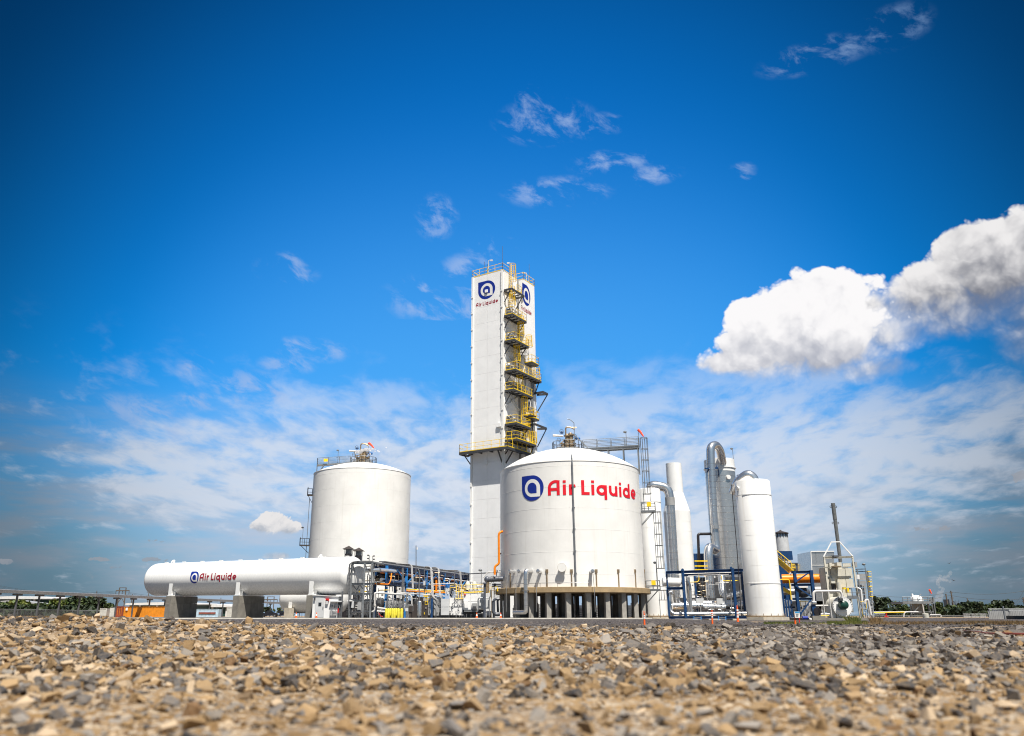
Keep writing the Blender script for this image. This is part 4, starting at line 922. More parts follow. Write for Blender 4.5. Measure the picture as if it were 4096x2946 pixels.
for i in range(10):
    p = vf(2.3 + i * (VL - 4.2) / 9, math.pi / 2); m = MB(); m.box(p + UP * 0.07, (0.42, 0.3, 0.06), vax); m.box(p + UP * 0.02, (0.2, 0.2, 0.1), vax); m.obj('lifting_pad', 'vessel_white', ves, smooth=False)
for s in (3.9, VL - 5.6):
    p = vf(s, math.pi / 2 - 0.1); m = MB(); m.lathe([(0.16, 0), (0.16, 0.3), (0.12, 0.36), (0, 0.38)], p, 12); m.tube([p + UP * 0.25, p + UP * 0.25 + vsd * 0.25, p - UP * 0.2 + vsd * 0.45], 0.05, 6); m.obj('relief_cap', 'vessel_white', ves)
p = A0 + vax * 0.35 - UP * (VR * 0.62); m = MB(); m.sphere(p - vax * 0.18, 0.3, 10, 8); m.obj('end_nozzle', 'vessel_white', ves)
def pier(px, side_len, label, front_y, w_ax=0.95):
    """concrete pier plus welded saddle under the vessel where its front left edge shows at px"""
    s = 0.0
    for _i in range(400):                                        # slide along the axis until the front left corner shows at px
        q = A0 + vax * s + vsd * 2.1; d = q.y * cT + (1.5 - HC) * sT
        if CX + F * q.x / d >= px: break
        s += 0.1
    c = A0 + vax * (s + w_ax / 2); ztop = c.z - VR - 0.08
    t = thing('concrete_pier', label, 'pier', (c.x, c.y, PADZ)); n_ = 4
    front = c + vsd * 2.1; back = c - vsd * 2.1
    a = vax * w_ax / 2
    for k in range(n_):                                          # cast in lifts and bays, joints slightly open
        u0, u1 = k / n_, (k + 1) / n_
        for z0, z1 in ((PADZ, ztop - 0.85), (ztop - 0.85, ztop)):
            q0, q1 = front.lerp(back, u0), front.lerp(back, u1); g = (q1 - q0).normalized() * 0.012
            m = MB(); P = [q0 + g - a, q0 + g + a, q1 - g + a, q1 - g - a]
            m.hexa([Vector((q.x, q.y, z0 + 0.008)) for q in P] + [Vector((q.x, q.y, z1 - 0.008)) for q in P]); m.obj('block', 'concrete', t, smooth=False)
    sd_ = thing('saddle', label.split(' concrete')[0] + ' pale steel saddle cradling the long white vessel', 'saddle', (c.x, c.y, ztop), 'steel saddles of the long vessel')
    m = MB(); zb = ztop + 0.02; N_ = 16; poly = [c - UP * c.z + UP * (zb + 0.12) + vsd * 1.95]
    for i in range(N_ + 1):
        q = math.pi * (-0.14 - 0.72 * i / N_); poly.append(Vector((c.x, c.y, c.z)) + (vsd * math.cos(q) + UP * math.sin(q)) * (VR + 0.02))
    poly.append(Vector((c.x, c.y, zb + 0.12)) - vsd * 1.95)
    m.prism([p - vax * 0.03 for p in poly], vax * 0.06); m.box(Vector((c.x, c.y, zb + 0.05)), (w_ax * 0.8, 4.0, 0.1), vax, vsd); m.obj('web_plate', 'vessel_white', sd_, smooth=False)
    for k, q in enumerate((1.95, 1.35, 0.75, -0.75, -1.35, -1.95)):
        x = Vector((c.x, c.y, zb + 0.1)) + vsd * q; zt = c.z - math.sqrt(max(0.05, VR * VR - q * q)) + (0.62 if abs(q) > 1.9 else 0.0)
        m = MB(); m.box(Vector((x.x, x.y, (zt + zb + 0.1) / 2)), (w_ax * 0.62, 0.05, max(0.1, zt - zb - 0.1)), vax, vsd); m.obj('rib', 'vessel_white', sd_, smooth=False)
    return t
pier(659, 4, 'leftmost concrete pier carrying the long white vessel', 2388)
pier(928, 4, 'middle concrete pier carrying the long white vessel', 2386)
pier(1223, 4, 'right concrete pier carrying the long white vessel beside the white cabinet', 2384)
# a second lying vessel in the shade behind
B0 = Vector((XP(1140, 108, 2.6), 108, 2.65)); B1 = B0 + vax * 10 + Vector((0, 0, 0.0)); B1.z = 2.65
ves2, *_ = bullet('horizontal_tank', 'lower horizontal vessel in the shade behind the right concrete pier', B0, B1, 1.85)
for s in (2.6, 8.0):
    c = B0 + vax * s; t = thing('vessel_support', 'short concrete and steel support at the %s end of the shaded vessel' % ('near' if s < 5 else 'far'), 'support', (c.x, c.y, PADZ))
    m = MB(); m.box(Vector((c.x, c.y, PADZ + 0.6)) + vsd * 1.9, (0.8, 0.9, 1.2), vax, vsd); m.obj('block', 'concrete_pale', t, smooth=False)
    m = MB(); m.box(Vector((c.x, c.y, PADZ + 1.9)) + vsd * 1.75, (0.5, 0.08, 1.5), vax, vsd); m.box(Vector((c.x, c.y, PADZ + 1.0)), (0.1, 3.4, 0.9), vax, vsd); m.obj('bracket', 'vessel_white', t, smooth=False)

# ------------------------------------------------------------------ white cabinet with a door in front of the right pier
cab = thing('equipment_cabinet', 'white walk-in cabinet with a grey door and small window under the vessel end', 'cabinet', W(1290, 2476, 91.5))
Yc = 91.2
def face(px0, py0, px1, py1, Y): a = W(px0, py0, Y); b = W(px1, py1, Y); return (a.x, b.x, min(a.z, b.z), max(a.z, b.z))
xl, xr, zb_, zt_ = face(1247, 2474, 1354, 2385, Yc); xm = W(1300, 2400, Yc).x; zb_ = PADZ
m = MB(); m.prism([(xl, Yc, zb_), (xr, Yc, zb_), (xr, Yc, W(1, 2388, Yc).z), (xl, Yc, W(1, 2382, Yc).z)], (0, 2.4, 0)); m.obj('body', 'equipment_white', cab, smooth=False)
m = MB(); m.prism([(xl - 0.12, Yc - 0.15, W(1, 2382, Yc).z), (xr + 0.08, Yc - 0.15, W(1, 2388, Yc).z), (xr + 0.08, Yc - 0.15, W(1, 2388, Yc).z + 0.06), (xl - 0.12, Yc - 0.15, W(1, 2382, Yc).z + 0.06)], (0, 2.7, 0)); m.obj('roof', 'equipment_white', cab, smooth=False)
dx0, dx1 = W(1262, 2430, Yc).x, W(1296, 2430, Yc).x
m = MB(); m.b2((dx0, Yc - 0.05, zb_ + 0.05), (dx1, Yc - 0.002, zb_ + 2.15)); dr = m.obj('door', 'pale_grey', cab, smooth=False)
m = MB(); m.b2((W(1274, 2418, Yc).x, Yc - 0.065, W(1, 2426, Yc).z), (W(1286, 2418, Yc).x, Yc - 0.052, W(1, 2411, Yc).z)); m.obj('window', 'car_glass', dr, smooth=False)
m = MB(); m.b2((dx1 - 0.12, Yc - 0.12, zb_ + 0.95), (dx1 - 0.06, Yc - 0.052, zb_ + 1.2)); m.obj('handle', 'dark_steel', dr, smooth=False)
m = MB()
for s in (dx0 - 0.08, dx1 + 0.02): m.b2((s, Yc - 0.04, zb_), (s + 0.06, Yc - 0.003, zb_ + 2.22))
m.b2((dx0 - 0.08, Yc - 0.045, zb_ + 2.17), (dx1 + 0.08, Yc - 0.004, zb_ + 2.25)); m.obj('door_frame', 'equipment_white', cab, smooth=False)
for px, py, w, h, mt in ((1259, 2396, 7, 10, 'dark_steel'), (1310, 2400, 13, 10, 'red'), (1308, 2410, 10, 16, 'pale_grey')):
    a = W(px - w / 2, py, Yc); b = W(px + w / 2, py, Yc); z0, z1 = W(1, py + h / 2, Yc).z, W(1, py - h / 2, Yc).z
    m = MB(); m.b2((a.x, Yc - 0.2, z0), (b.x, Yc - 0.003, z1)); m.obj({'dark_steel': 'wall_lamp', 'red': 'alarm_beacon', 'pale_grey': 'control_box'}[mt], mt, cab, smooth=False)
# two dark hooded vents behind the vessel
for px, py, label in ((1396, 2184, 'dark hooded vent with a pyramid cap, the left one of the pair behind the vessel'), (1436, 2191, 'dark hooded vent with a pyramid cap, the right one of the pair behind the vessel')):
    Y = 112; k = PXM(Y, 7); p = W(px, py, Y); t = thing('roof_vent', label, 'vent', (p.x, p.y, PADZ), 'hooded vents'); zt = p.z
    hw = 22.5 * k; m = MB(); zc_ = zt - 14 * k
    m.add([(p.x - hw, Y - hw, zc_), (p.x + hw, Y - hw, zc_), (p.x + hw, Y + hw, zc_), (p.x - hw, Y + hw, zc_), (p.x, Y, zt)], [(3, 2, 1, 0), (0, 1, 4), (1, 2, 4), (2, 3, 4), (3, 0, 4)]); m.obj('cap', 'brown_duct', t, smooth=False)
    q = 13.5 * k; m = MB(); m.b2((p.x - q, Y - q, PADZ), (p.x + q, Y + q, zc_ - 18 * k)); m.obj('duct', 'black_pipe', t, smooth=False)
    m = MB()
    for i in range(7): x = -q + 2 * q * i / 6; m.b2((p.x + x - 0.03, Y - q, zc_ - 18 * k), (p.x + x + 0.03, Y - q + 0.06, zc_)); m.b2((p.x + x - 0.03, Y + q - 0.06, zc_ - 18 * k), (p.x + x + 0.03, Y + q, zc_))
    m.b2((p.x - q * 0.8, Y - q * 0.8, zc_ - 17.8 * k), (p.x + q * 0.8, Y + q * 0.8, zc_ - 0.01)); m.obj('grille', 'shade_grey', t, smooth=False)

# ------------------------------------------------------------------ long elevated pipe run on T-posts, left
run = thing('pipe_run', 'long elevated grey pipe run on a row of T-shaped posts at far left', 'pipe rack', (XP(300, 190, 0), 190, 0.2))
def run_pt(px):                                                  # straight in plan: fit of distance against position
    t = (px - 0.0) / 1230.0; X0, Y0, X1, Y1 = XP(-90, 148, 4.5), 148.0, XP(1230, 330, 4.5), 330.0
    a = (px - CX) / F; k = cT; z = 4.5                           # intersect the sight line with the plan line
    A = np.array([[X1 - X0, -a * k], [Y1 - Y0, -1.0]]); b = np.array([a * (z - HC) * sT - X0, -Y0]); s = np.linalg.solve(A, b)
    return Vector((X0 + (X1 - X0) * s[0], Y0 + (Y1 - Y0) * s[0], 0))
ZR = 4.55
ends = [run_pt(-90), run_pt(1230)]
m = MB(); m.beam(ends[0] + UP * (ZR + 0.25), ends[1] + UP * (ZR + 0.25), 1.0, 0.42); m.obj('pipe_tray', 'pipe_grey', run)
m = MB(); m.tube([ends[0] + UP * (ZR + 0.55), ends[1] + UP * (ZR + 0.55)], 0.13, 8); m.obj('pipe', 'pipe_grey', run)
dr_ = (ends[1] - ends[0]).normalized(); pr_ = Vector((-dr_.y, dr_.x, 0))
for px in (-15, 71, 159, 242, 321, 397, 468, 535, 600, 661, 720, 780, 839, 893, 945, 995, 1040, 1082, 1126, 1165, 1200):
    q = run_pt(px); m = MB(); m.beam(q + UP * 0.1, q + UP * (ZR - 0.35), 0.30, 0.30); po = m.obj('post', 'dark_grey', run, smooth=False)
    m = MB(); m.beam(q + UP * (ZR - 0.18) - dr_ * 1.15, q + UP * (ZR - 0.18) + dr_ * 1.15, 0.5, 0.32); m.obj('cross_arm', 'dark_grey', po, smooth=False)

# ------------------------------------------------------------------ far left: sheds, containers, fence, poles, trucks
def shed(label, px0, px1, py_eave, py_ridge, py_base, Y, dx_gable=None, posts=(), py_r2=None):
    a, b = W(px0, py_base, Y), W(px1, py_base, Y); ze, zr_ = ZP(py_eave, Y), ZP(py_ridge, Y); zr2 = ZP(py_r2, Y) if py_r2 else zr_
    t = thing('warehouse', label, 'building', ((a.x + b.x) / 2, Y, 0.1), 'low green warehouses')
    m = MB(); m.b2((a.x, Y, 0.1), (b.x, Y + 25, ze)); m.obj('wall', 'warehouse_green', t, smooth=False)
    m = MB(); m.prism([(a.x - 1, Y - 1.2, ze - 0.15), (b.x + 1, Y - 1.2, ze - 0.15), (b.x + 1, Y - 1.2, ze + (zr2 - ze) * 0.4), ((a.x + b.x) / 2, Y - 1.2, zr_), (a.x - 1, Y - 1.2, ze + (zr_ - ze) * 0.6)], (0, 27, 0.4)); m.obj('roof', 'roof_white', t, smooth=False)
    for px in posts:
        x = W(px, py_base, Y).x; m = MB(); m.b2((x - 0.3, Y - 0.5, 0.1), (x + 0.3, Y - 0.003, ze - 0.16)); m.obj('post', 'roof_white', t, smooth=False)
    return t
shed('long dark green warehouse with a white roof behind the bushes at far left', -120, 195, 2396, 2386, 2470, 330, posts=(60, 128))
shed('dark green warehouse with a pale arched roof behind the orange container', 512, 760, 2420, 2410, 2470, 300, posts=(556, 625, 690))
shed('dark green open-fronted warehouse behind the pale blue container', 775, 925, 2428, 2418, 2470, 320, posts=(795, 847, 905))
t = thing('low_roof', 'low pale roofs among the bushes at far left', 'building', W(100, 2470, 310))
m = MB(); a, b = W(-100, 2412, 310), W(200, 2420, 310); m.prism([(a.x, 310, 0.1), (b.x, 310, 0.1), (b.x, 310, b.z), ((a.x + b.x) / 2, 310, a.z + 1.0), (a.x, 310, a.z)], (0, 10, 0)); m.obj('roof', 'shade_grey', t, smooth=False)
def container(label, px0, px1, py_top, Y, depth, matname, rz=0.0, end=None):
    a, b = W(px0, 2470, Y), W(px1, 2470, Y); z1 = ZP(py_top, Y); c = Vector(((a.x + b.x) / 2, Y, PAD))
    t = thing('shipping_container', label, 'container', c, 'shipping containers'); L = b.x - a.x
    m = MB(); n = max(6, int(L / 0.36)); pts = []
    for i in range(n):                                            # corrugated side
        x0 = a.x + L * i / n; w = L / n
        pts += [(x0, 0.0), (x0 + w * 0.35, 0.0), (x0 + w * 0.5, 0.07), (x0 + w * 0.85, 0.07)]
    pts.append((b.x, 0.0)); V = [(x, Y + d, z) for z in (PAD + 0.15, z1 - 0.1) for x, d in pts]; k = len(pts)
    m.add(V, [(i, i + 1, k + i + 1, k + i) for i in range(k - 1)]); m.obj('side_wall', matname, t, smooth=False)
    m = MB(); m.b2((a.x + 0.05, Y + 0.12, PAD + 0.1), (b.x - 0.05, Y + depth, z1 - 0.05)); m.obj('body', end or matname, t, smooth=False)
    m = MB(); m.b2((a.x, Y - 0.05, z1 - 0.1), (b.x, Y + 0.1, z1)); m.b2((a.x, Y - 0.05, PAD), (b.x, Y + 0.1, PAD + 0.15))
    for x in (a.x, b.x - 0.14): m.b2((x, Y - 0.06, PAD), (x + 0.14, Y + 0.09, z1 + 0.01))
    m.obj('frame', matname, t, smooth=False); return t, a, b, z1
t, a, b, z1 = container('orange corrugated shipping container left of the first concrete pier', 492, 760, 2428, 205, 2.6, 'container_orange')
m = MB(); m.b2((W(503, 2440, 204.9).x, 204.8, ZP(2443, 205)), (W(511, 2440, 204.9).x, 204.92, ZP(2432, 205))); m.obj('placard', 'sign_white', t, smooth=False)
t, a, b, z1 = container('rusty red container end with locking bars beside the orange container', 455, 490, 2426, 205.5, 6.0, 'container_red')
m = MB()
for px in (463, 470, 478, 485): x = W(px, 2450, 205.4).x; m.tube([(x, 205.38, 0.5), (x, 205.38, z1 - 0.3)], 0.05, 6)
m.obj('locking_bars', 'container_orange', t, kind='stuff')
t, a, b, z1 = container('small white container with its doors standing open, by the chain-link fence', 396, 424, 2434, 203, 3.0, 'container_white')
m = MB(); q0, q1 = W(436, 2470, 201), W(456, 2470, 201); m.b2((q0.x, 201, PAD + 0.1), (q1.x, 201.15, ZP(2432, 201))); m.obj('door', 'container_white', t, smooth=False)
m = MB(); q0, q1 = W(424, 2470, 204), W(436, 2470, 204); m.b2((q0.x, 205, PAD + 0.1), (q1.x, 206, ZP(2434, 204))); m.obj('inside', 'dark_steel', t, smooth=False)
t, a, b, z1 = container('pale blue-grey container with a dull red stripe between the first two concrete piers', 784, 872, 2437, 222, 2.6, 'container_blue')
m = MB(); m.b2((W(795, 2450, 221.8).x, 221.85, ZP(2456, 222)), (W(862, 2450, 221.8).x, 221.96, ZP(2450, 222))); m.obj('stripe', 'container_red', t, smooth=False)
t, a, b, z1 = container('plain white container end left of the middle concrete pier', 905, 940, 2430, 228, 2.6, 'container_white')
# chain-link fence
def fence(label, px0, px1, py_top, Y0, Y1, n=10, wires=True, slats=False):
    a, b = W(px0, 2470, Y0), W(px1, 2470, Y1); z0, z1 = ZP(py_top[0], Y0), ZP(py_top[1], Y1); t = thing('chain_link_fence', label, 'fence', ((a.x + b.x) / 2, (Y0 + Y1) / 2, 0.1))
    P = lambda u, z: Vector((a.x + (b.x - a.x) * u, Y0 + (Y1 - Y0) * u, z)); zt = lambda u: z0 + (z1 - z0) * u
    for i in range(n + 1):
        u = i / n; m = MB(); m.tube([P(u, 0.05), P(u, zt(u))], 0.07, 6); m.obj('post', 'dark_grey', t)
    m = MB(); m.tube([P(0, zt(0)), P(1, zt(1))], 0.06, 5); k = 150
    m.obj('top_rail', 'dark_grey', t)
    m = MB()
    for i in range(k):
        u = i / k; H = zt(u); w = (P(1, 0) - P(0, 0)).length; du = H / w
        for s in (0, 1):
            if u + du <= 1: m.beam(P(u + (du if s else 0), 0.1), P(u + (0 if s else du), H), 0.02)
    m.obj('mesh', 'fence_wire', t, kind='stuff', smooth=False); return t
fence('chain-link fence in front of the bushes at far left', -100, 395, (2436, 2444), 196, 200, 9)
# utility poles and wires
def pole(label, px, py_top, Y, arms=(), h_frame=False, group='timber utility poles'):
    p = W(px, py_top, Y); t = thing('utility_pole', label, 'pole', (p.x, Y, 0), group); m = MB(); k = PXM(Y)
    if h_frame:
        for s in (-13.5, 13.5):
            m2 = MB(); m2.tube([(p.x + s * k, Y, 0), (p.x + s * k * 0.96, Y, p.z)], 0.28, 8); m2.obj('pole', 'timber', t)
        m2 = MB(); m2.beam((p.x - 26 * k, Y, p.z - 12 * k), (p.x + 27 * k, Y, p.z - 12 * k), 0.5); m2.beam((p.x - 13 * k, Y, p.z - 1 * k), (p.x + 13 * k, Y, p.z - 1 * k), 0.3); m2.beam((p.x - 13 * k, Y, p.z - 60 * k), (p.x, Y, p.z - 40 * k), 0.25); m2.beam((p.x + 13 * k, Y, p.z - 60 * k), (p.x, Y, p.z - 40 * k), 0.25); m2.obj('cross_arm', 'timber', t)
        for s in (-26, 0, 27): m2 = MB(); m2.tube([(p.x + s * k, Y, p.z - 12 * k), (p.x + s * k, Y, p.z - 26 * k)], 0.16, 6); m2.obj('insulator', 'dark_grey', t)
    else:
        m.tube([(p.x, Y, 0), (p.x, Y, p.z)], [0.30, 0.2], 8); m.obj('shaft', 'timber', t)
        for dz, w in arms: m = MB(); m.beam((p.x - w * k, Y, p.z - dz * k), (p.x + w * k, Y, p.z - dz * k), 0.22); m.obj('cross_arm', 'timber', t)
    return p
pole('H-shaped timber power pole above the orange container', 492, 2351, 420, h_frame=True)
pole('H-shaped timber power pole seen between the second and third concrete piers', 1084, 2387, 520, h_frame=True)
pole('single timber pole left of the H-shaped pole', 388, 2364, 430, ((13, 9),)); pole('single timber pole right of the H-shaped pole', 530, 2378, 450, ((10, 6),)); pole('short timber pole under the vessel end at left', 596, 2366, 430, ((4, 8),))
pole('single timber pole seen between the first two piers', 884, 2392, 480, ((8, 6),))
m = MB()
def wire(p, q, sag=0.6, r=0.045):
    p, q = Vector(p), Vector(q); m.tube([p.lerp(q, i / 10) - UP * sag * 4 * (i / 10) * (1 - i / 10) for i in range(11)], r, 4, caps=False)
for dy in (0, 4, 9): wire(W(-60, 2330 + dy, 470), W(480, 2364 + dy, 420), 3); wire(W(480, 2364 + dy, 420), W(1080, 2398 + dy, 520), 3)
m.obj('power_lines', 'wire', None, 'thin power lines strung between the timber poles at left', 'wires')
# two dark pickup trucks
def truck(label, px, Y, face=-1):
    p = W(px, 2474, Y); L, Wd, = 5.6, 1.95; o = Vector((p.x, Y, 0.12)); t = thing('pickup_truck', label, 'pickup truck', o, 'parked pickup trucks'); s = face
    prof = [(-2.75, 0.55), (-2.78, 0.95), (-2.7, 1.18), (-0.95, 1.22), (-0.85, 1.28), (-0.55, 1.84), (0.75, 1.88), (1.45, 1.30), (2.6, 1.15), (2.78, 0.95), (2.8, 0.5), (2.3, 0.45), (1.2, 0.42), (-1.2, 0.42), (-2.2, 0.45)]
    m = MB(); m.prism([o + Vector((s * -x, -Wd / 2, z)) for x, z in prof], (0, Wd, 0)); m.obj('body', 'car_paint', t, smooth=False)
    m = MB()
    for pts in ([(-0.72, 1.32), (-0.48, 1.76), (0.1, 1.79), (0.1, 1.32)], [(0.18, 1.32), (0.18, 1.79), (0.72, 1.8), (1.28, 1.32)]):
        m.prism([o + Vector((s * -x, -Wd / 2 - 0.012, z)) for x, z in pts], (0, 0.01, 0))
    m.obj('side_windows', 'car_glass', t, smooth=False, kind='stuff')
    m = MB(); m.add([o + Vector((s * -x, y, z)) for x, y, z in ((0.80, -0.8, 1.86), (0.80, 0.8, 1.86), (1.46, 0.85, 1.33), (1.46, -0.85, 1.33))], [(0, 1, 2, 3)]); m.v = [(v[0] - s * 0.02, v[1], v[2] + 0.02) for v in m.v]; m.obj('windscreen', 'car_glass', t, smooth=False)
    for x in (-1.75, 1.85):
        for y in (-Wd / 2 + 0.1, Wd / 2 - 0.1):
            c = o + Vector((s * -x, y, 0.40)); m = MB(); m.lathe([(0.0, -0.14), (0.40, -0.14), (0.40, 0.14), (0.0, 0.14)], c, 18, (0, 1, 0)); wh = m.obj('wheel', 'rubber', t); m = MB(); m.lathe([(0.0, -0.16), (0.24, -0.16), (0.24, -0.145)], c, 14, (0, 1, 0)); m.obj('rim', 'galvanised', wh)
    for y in (-0.75, 0.75): m = MB(); m.box(o + Vector((s * -2.79, y, 0.92)), (0.06, 0.35, 0.16)); m.obj('headlight', 'sign_white', t, smooth=False)
    m = MB(); m.box(o + Vector((s * -1.15, -Wd / 2 - 0.1, 1.32)), (0.14, 0.2, 0.16)); m.obj('mirror', 'car_paint', t, smooth=False)
truck('dark pickup truck parked nearest the middle concrete pier', 1076, 250); truck('dark pickup truck parked behind the first one, nearer the shaded vessel', 1122, 262)

# ------------------------------------------------------------------ process area between the vessels and the largest tank
def pipe(parent, pts, Y, r_px, matname, name='pipe', bend_px=None, n=10, label=None):
    """pipe through frame points; each point may carry its own distance as a third number"""
    P = [W(p[0], p[1], p[2] if len(p) > 2 else Y) for p in pts]; k = PXM(Y)
    for p in P: p.z = max(p.z, PADZ + 0.02)
    m = MB(); m.tube(P, r_px * k, n, (bend_px if bend_px is not None else r_px * 2.2) * k); return m.obj(name, matname, parent, label=label)
def boxp(parent, px0, py0, px1, py1, Y, depth, matname, name, label=None, ground=False):
    a, b = W(px0, py1, Y), W(px1, py1, Y); z0 = PADZ if ground else ZP(py1, Y); z1 = ZP(py0, Y)
    m = MB(); m.b2((a.x, Y, z0), (b.x, Y + depth, z1)); return m.obj(name, matname, parent, label=label, smooth=False)
def hbeam(parent, p, q, w_px, matname, name='beam', h_px=None):
    k = PXM(p[2]); m = MB(); m.ibeam(W(*p), W(*q), w_px * k, (h_px or w_px) * k); return m.obj(name, matname, parent, smooth=False)
def post(parent, px, py, Y, w_px, matname, name='column', py1=None, section='I'):
    p = W(px, py, Y); k = PXM(Y); z0 = PADZ if py1 is None else ZP(py1, Y); m = MB()
    if section == 'I': m.ibeam((p.x, Y, z0), (p.x, Y, p.z), w_px * k, w_px * k)
    else: m.beam((p.x, Y, z0), (p.x, Y, p.z), w_px * k)
    return m.obj(name, matname, parent, smooth=False)
def clutter(parent, px0, px1, py0, py1, Y, n, seed, mats=('pipe_grey', 'pipe_white', 'dark_grey', 'galvanised')):
    """small-bore lines, valves and gauges too fine to tell apart singly"""
    r = random.Random(seed); bag = {q: MB() for q in mats}; k = PXM(Y)
    for i in range(n):
        q = r.choice(mats); m = bag[q]; x, y, d = r.uniform(px0, px1), r.uniform(py0, py1), Y + r.uniform(-0.4, 2.4); t = r.random()
        if t < 0.45: m.tube([W(x, y, d), W(x, min(2471, y + r.uniform(10, 45)), d)], r.uniform(0.6, 1.5) * k, 6)
        elif t < 0.75: L = r.uniform(8, 28); m.tube([W(x, y, d), W(x + L, y, d), W(x + L, min(2471, y + r.uniform(6, 25)), d)], r.uniform(0.6, 1.5) * k, 6, 3 * k)
        elif t < 0.9: m.sphere(W(x, y, d), r.uniform(1.6, 3.2) * k, 8, 6)
        else: c = W(x, y, d); m.box(c, (r.uniform(4, 8) * k, 0.2, r.uniform(4, 9) * k))
    for q, m in bag.items():
        if m.n: m.obj('small_lines', q, parent, kind='stuff')

# ---- grey steel frame at the vessel end
st = thing('steel_frame', 'tall grey open steel frame full of pipes at the right end of the long vessel', 'steel frame', W(1450, 2474, 92))
for px, Y in ((1409, 91), (1437, 95), (1460, 91), (1489, 91), (1497, 95)): post(st, px, 2251, Y, 6.5, 'grey_steel')
for y, w in ((2254, 8), (2337, 8), (2377, 7), (2404, 6)):
    hbeam(st, (1406, y, 91), (1492, y, 91), w, 'grey_steel')
    hbeam(st, (1437, y, 95), (1500, y, 95), w, 'grey_steel'); hbeam(st, (1409, y, 91), (1437, y, 95), w, 'grey_steel'); hbeam(st, (1489, y, 91), (1497, y, 95), w, 'grey_steel')
for a, b in (((1412, 2342), (1438, 2375)), ((1437, 2342), (1412, 2392)), ((1440, 2342), (1457, 2362)), ((1484, 2348), (1461, 2390)), ((1462, 2344), (1484, 2395)), ((1462, 2262), (1486, 2325)), ((1412, 2262), (1436, 2332))):
    k = PXM(91); m = MB(); m.beam(W(*a, 91.2), W(*b, 91.2), 3.0 * k); m.obj('brace', 'galvanised', st, smooth=False)
m = MB(); railing(m, [W(1386, 2372, 93), W(1400, 2372, 93), W(1400, 2372, 96), W(1486, 2368, 96)], 1.25, 1.0, 0.055, mids=(0.5,)); m.obj('railing', 'yellow', st)
pipe(st, [(1446, 2474, 93), (1446, 2284, 93), (1516, 2281, 94)], 93, 8.0, 'silver_pipe', 'insulated_pipe', 14, 14)
pipe(st, [(1516, 2281, 94), (1600, 2287, 104)], 97, 8.2, 'silver', 'insulated_pipe', None, 14); k = PXM(94)
m = MB(); a, b = W(1515, 2281, 94), W(1600, 2287, 104); m.lathe([(9.5 * k, -0.08), (9.5 * k, 0.08)], a, 16, b - a); m.obj('flange', 'galvanised', st)
for x in (1420, 1428, 1470, 1478): pipe(st, [(x, 2472), (x, 2300 + (x % 7) * 8), (x + 6, 2296 + (x % 7) * 8)], 93.5, 2.0, 'silver_pipe')
clutter(st, 1390, 1495, 2395, 2470, 92, 60, 3); clutter(st, 1410, 1490, 2262, 2335, 93, 30, 4, ('pipe_grey', 'bronze', 'galvanised'))
boxp(st, 1429, 2410, 1444, 2440, 90.6, 0.3, 'shade_grey', 'gauge_panel'); boxp(st, 1404, 2405, 1414, 2432, 90.6, 0.25, 'pale_grey', 'junction_box'); boxp(st, 1388, 2402, 1408, 2406, 90.3, 0.9, 'equipment_white', 'rain_hood')
tr = thing('cable_tray', 'grey ladder-type cable tray rising beside the vessel end and curving over the steel frame', 'cable tray', W(1397, 2474, 90.5))
pts = [W(1397, 2474, 90.5), W(1397, 2272, 90.5), W(1399, 2258, 90.5), W(1410, 2249, 90.6), W(1430, 2246, 91), W(1480, 2246, 93), W(1580, 2265, 106)]
m = MB()
for o in (Vector((0, -0.25, 0)), Vector((0, 0.25, 0))): m.tube([p + o for p in pts], 0.06, 5)
for a, b in zip(pts[:-1], pts[1:]):
    n = max(1, int((b - a).length / 0.35))
    for i in range(n): q = a.lerp(b, i / n); m.tube([q + Vector((0, -0.25, 0)), q + Vector((0, 0.25, 0))], 0.03, 4)
m.obj('rails', 'galvanised', tr, kind='stuff'); m = MB(); m.beam(pts[4] - UP * 0.08, pts[5] - UP * 0.08, 0.6, 0.14); m.beam(pts[5] - UP * 0.09, pts[6] - UP * 0.09, 0.6, 0.16); m.obj('cover', 'galvanised', tr)
fl = thing('flood_lights', 'cluster of small floodlights on two short masts above the steel frame', 'light', W(1483, 2247, 93))
for x, y, s in ((1477, 2221, -1), (1491, 2224, 1)):
    m = MB(); m.tube([W(x, 2247, 93), W(x, y, 93)], 0.04, 6); m.obj('mast', 'galvanised', fl)
    for dy in (0, 13): m = MB(); m.box(W(x + s * 5, y + 1 + dy, 93), (0.2, 0.15, 0.12)); m.tube([W(x, y + 4 + dy, 93), W(x + s * 5, y + 2 + dy, 93)], 0.03, 5); m.obj('lamp_head', 'dark_steel', fl)
pn = thing('switch_panel', 'dark instrument panel with a canopy right of the white cabinet', 'panel', W(1343, 2474, 91))
boxp(pn, 1321, 2443, 1345, 2463, 91, 0.4, 'shade_grey', 'cabinet'); boxp(pn, 1320, 2404, 1366, 2409, 90.8, 1.2, 'pale_grey', 'canopy'); boxp(pn, 1323, 2410, 1362, 2442, 91.3, 0.1, 'dark_grey', 'back_plate')
for x in (1323, 1345, 1362): post(pn, x, 2405, 91.1, 1.6, 'galvanised', 'post', section='B')
clutter(pn, 1325, 1358, 2412, 2436, 91, 16, 8, ('pipe_grey', 'pipe_white', 'dark_grey')); boxp(pn, 1350, 2434, 1354, 2452, 90.9, 0.15, 'red', 'extinguisher')
post(pn, 1370, 2366, 91.3, 6, 'dark_grey', 'post', section='B')

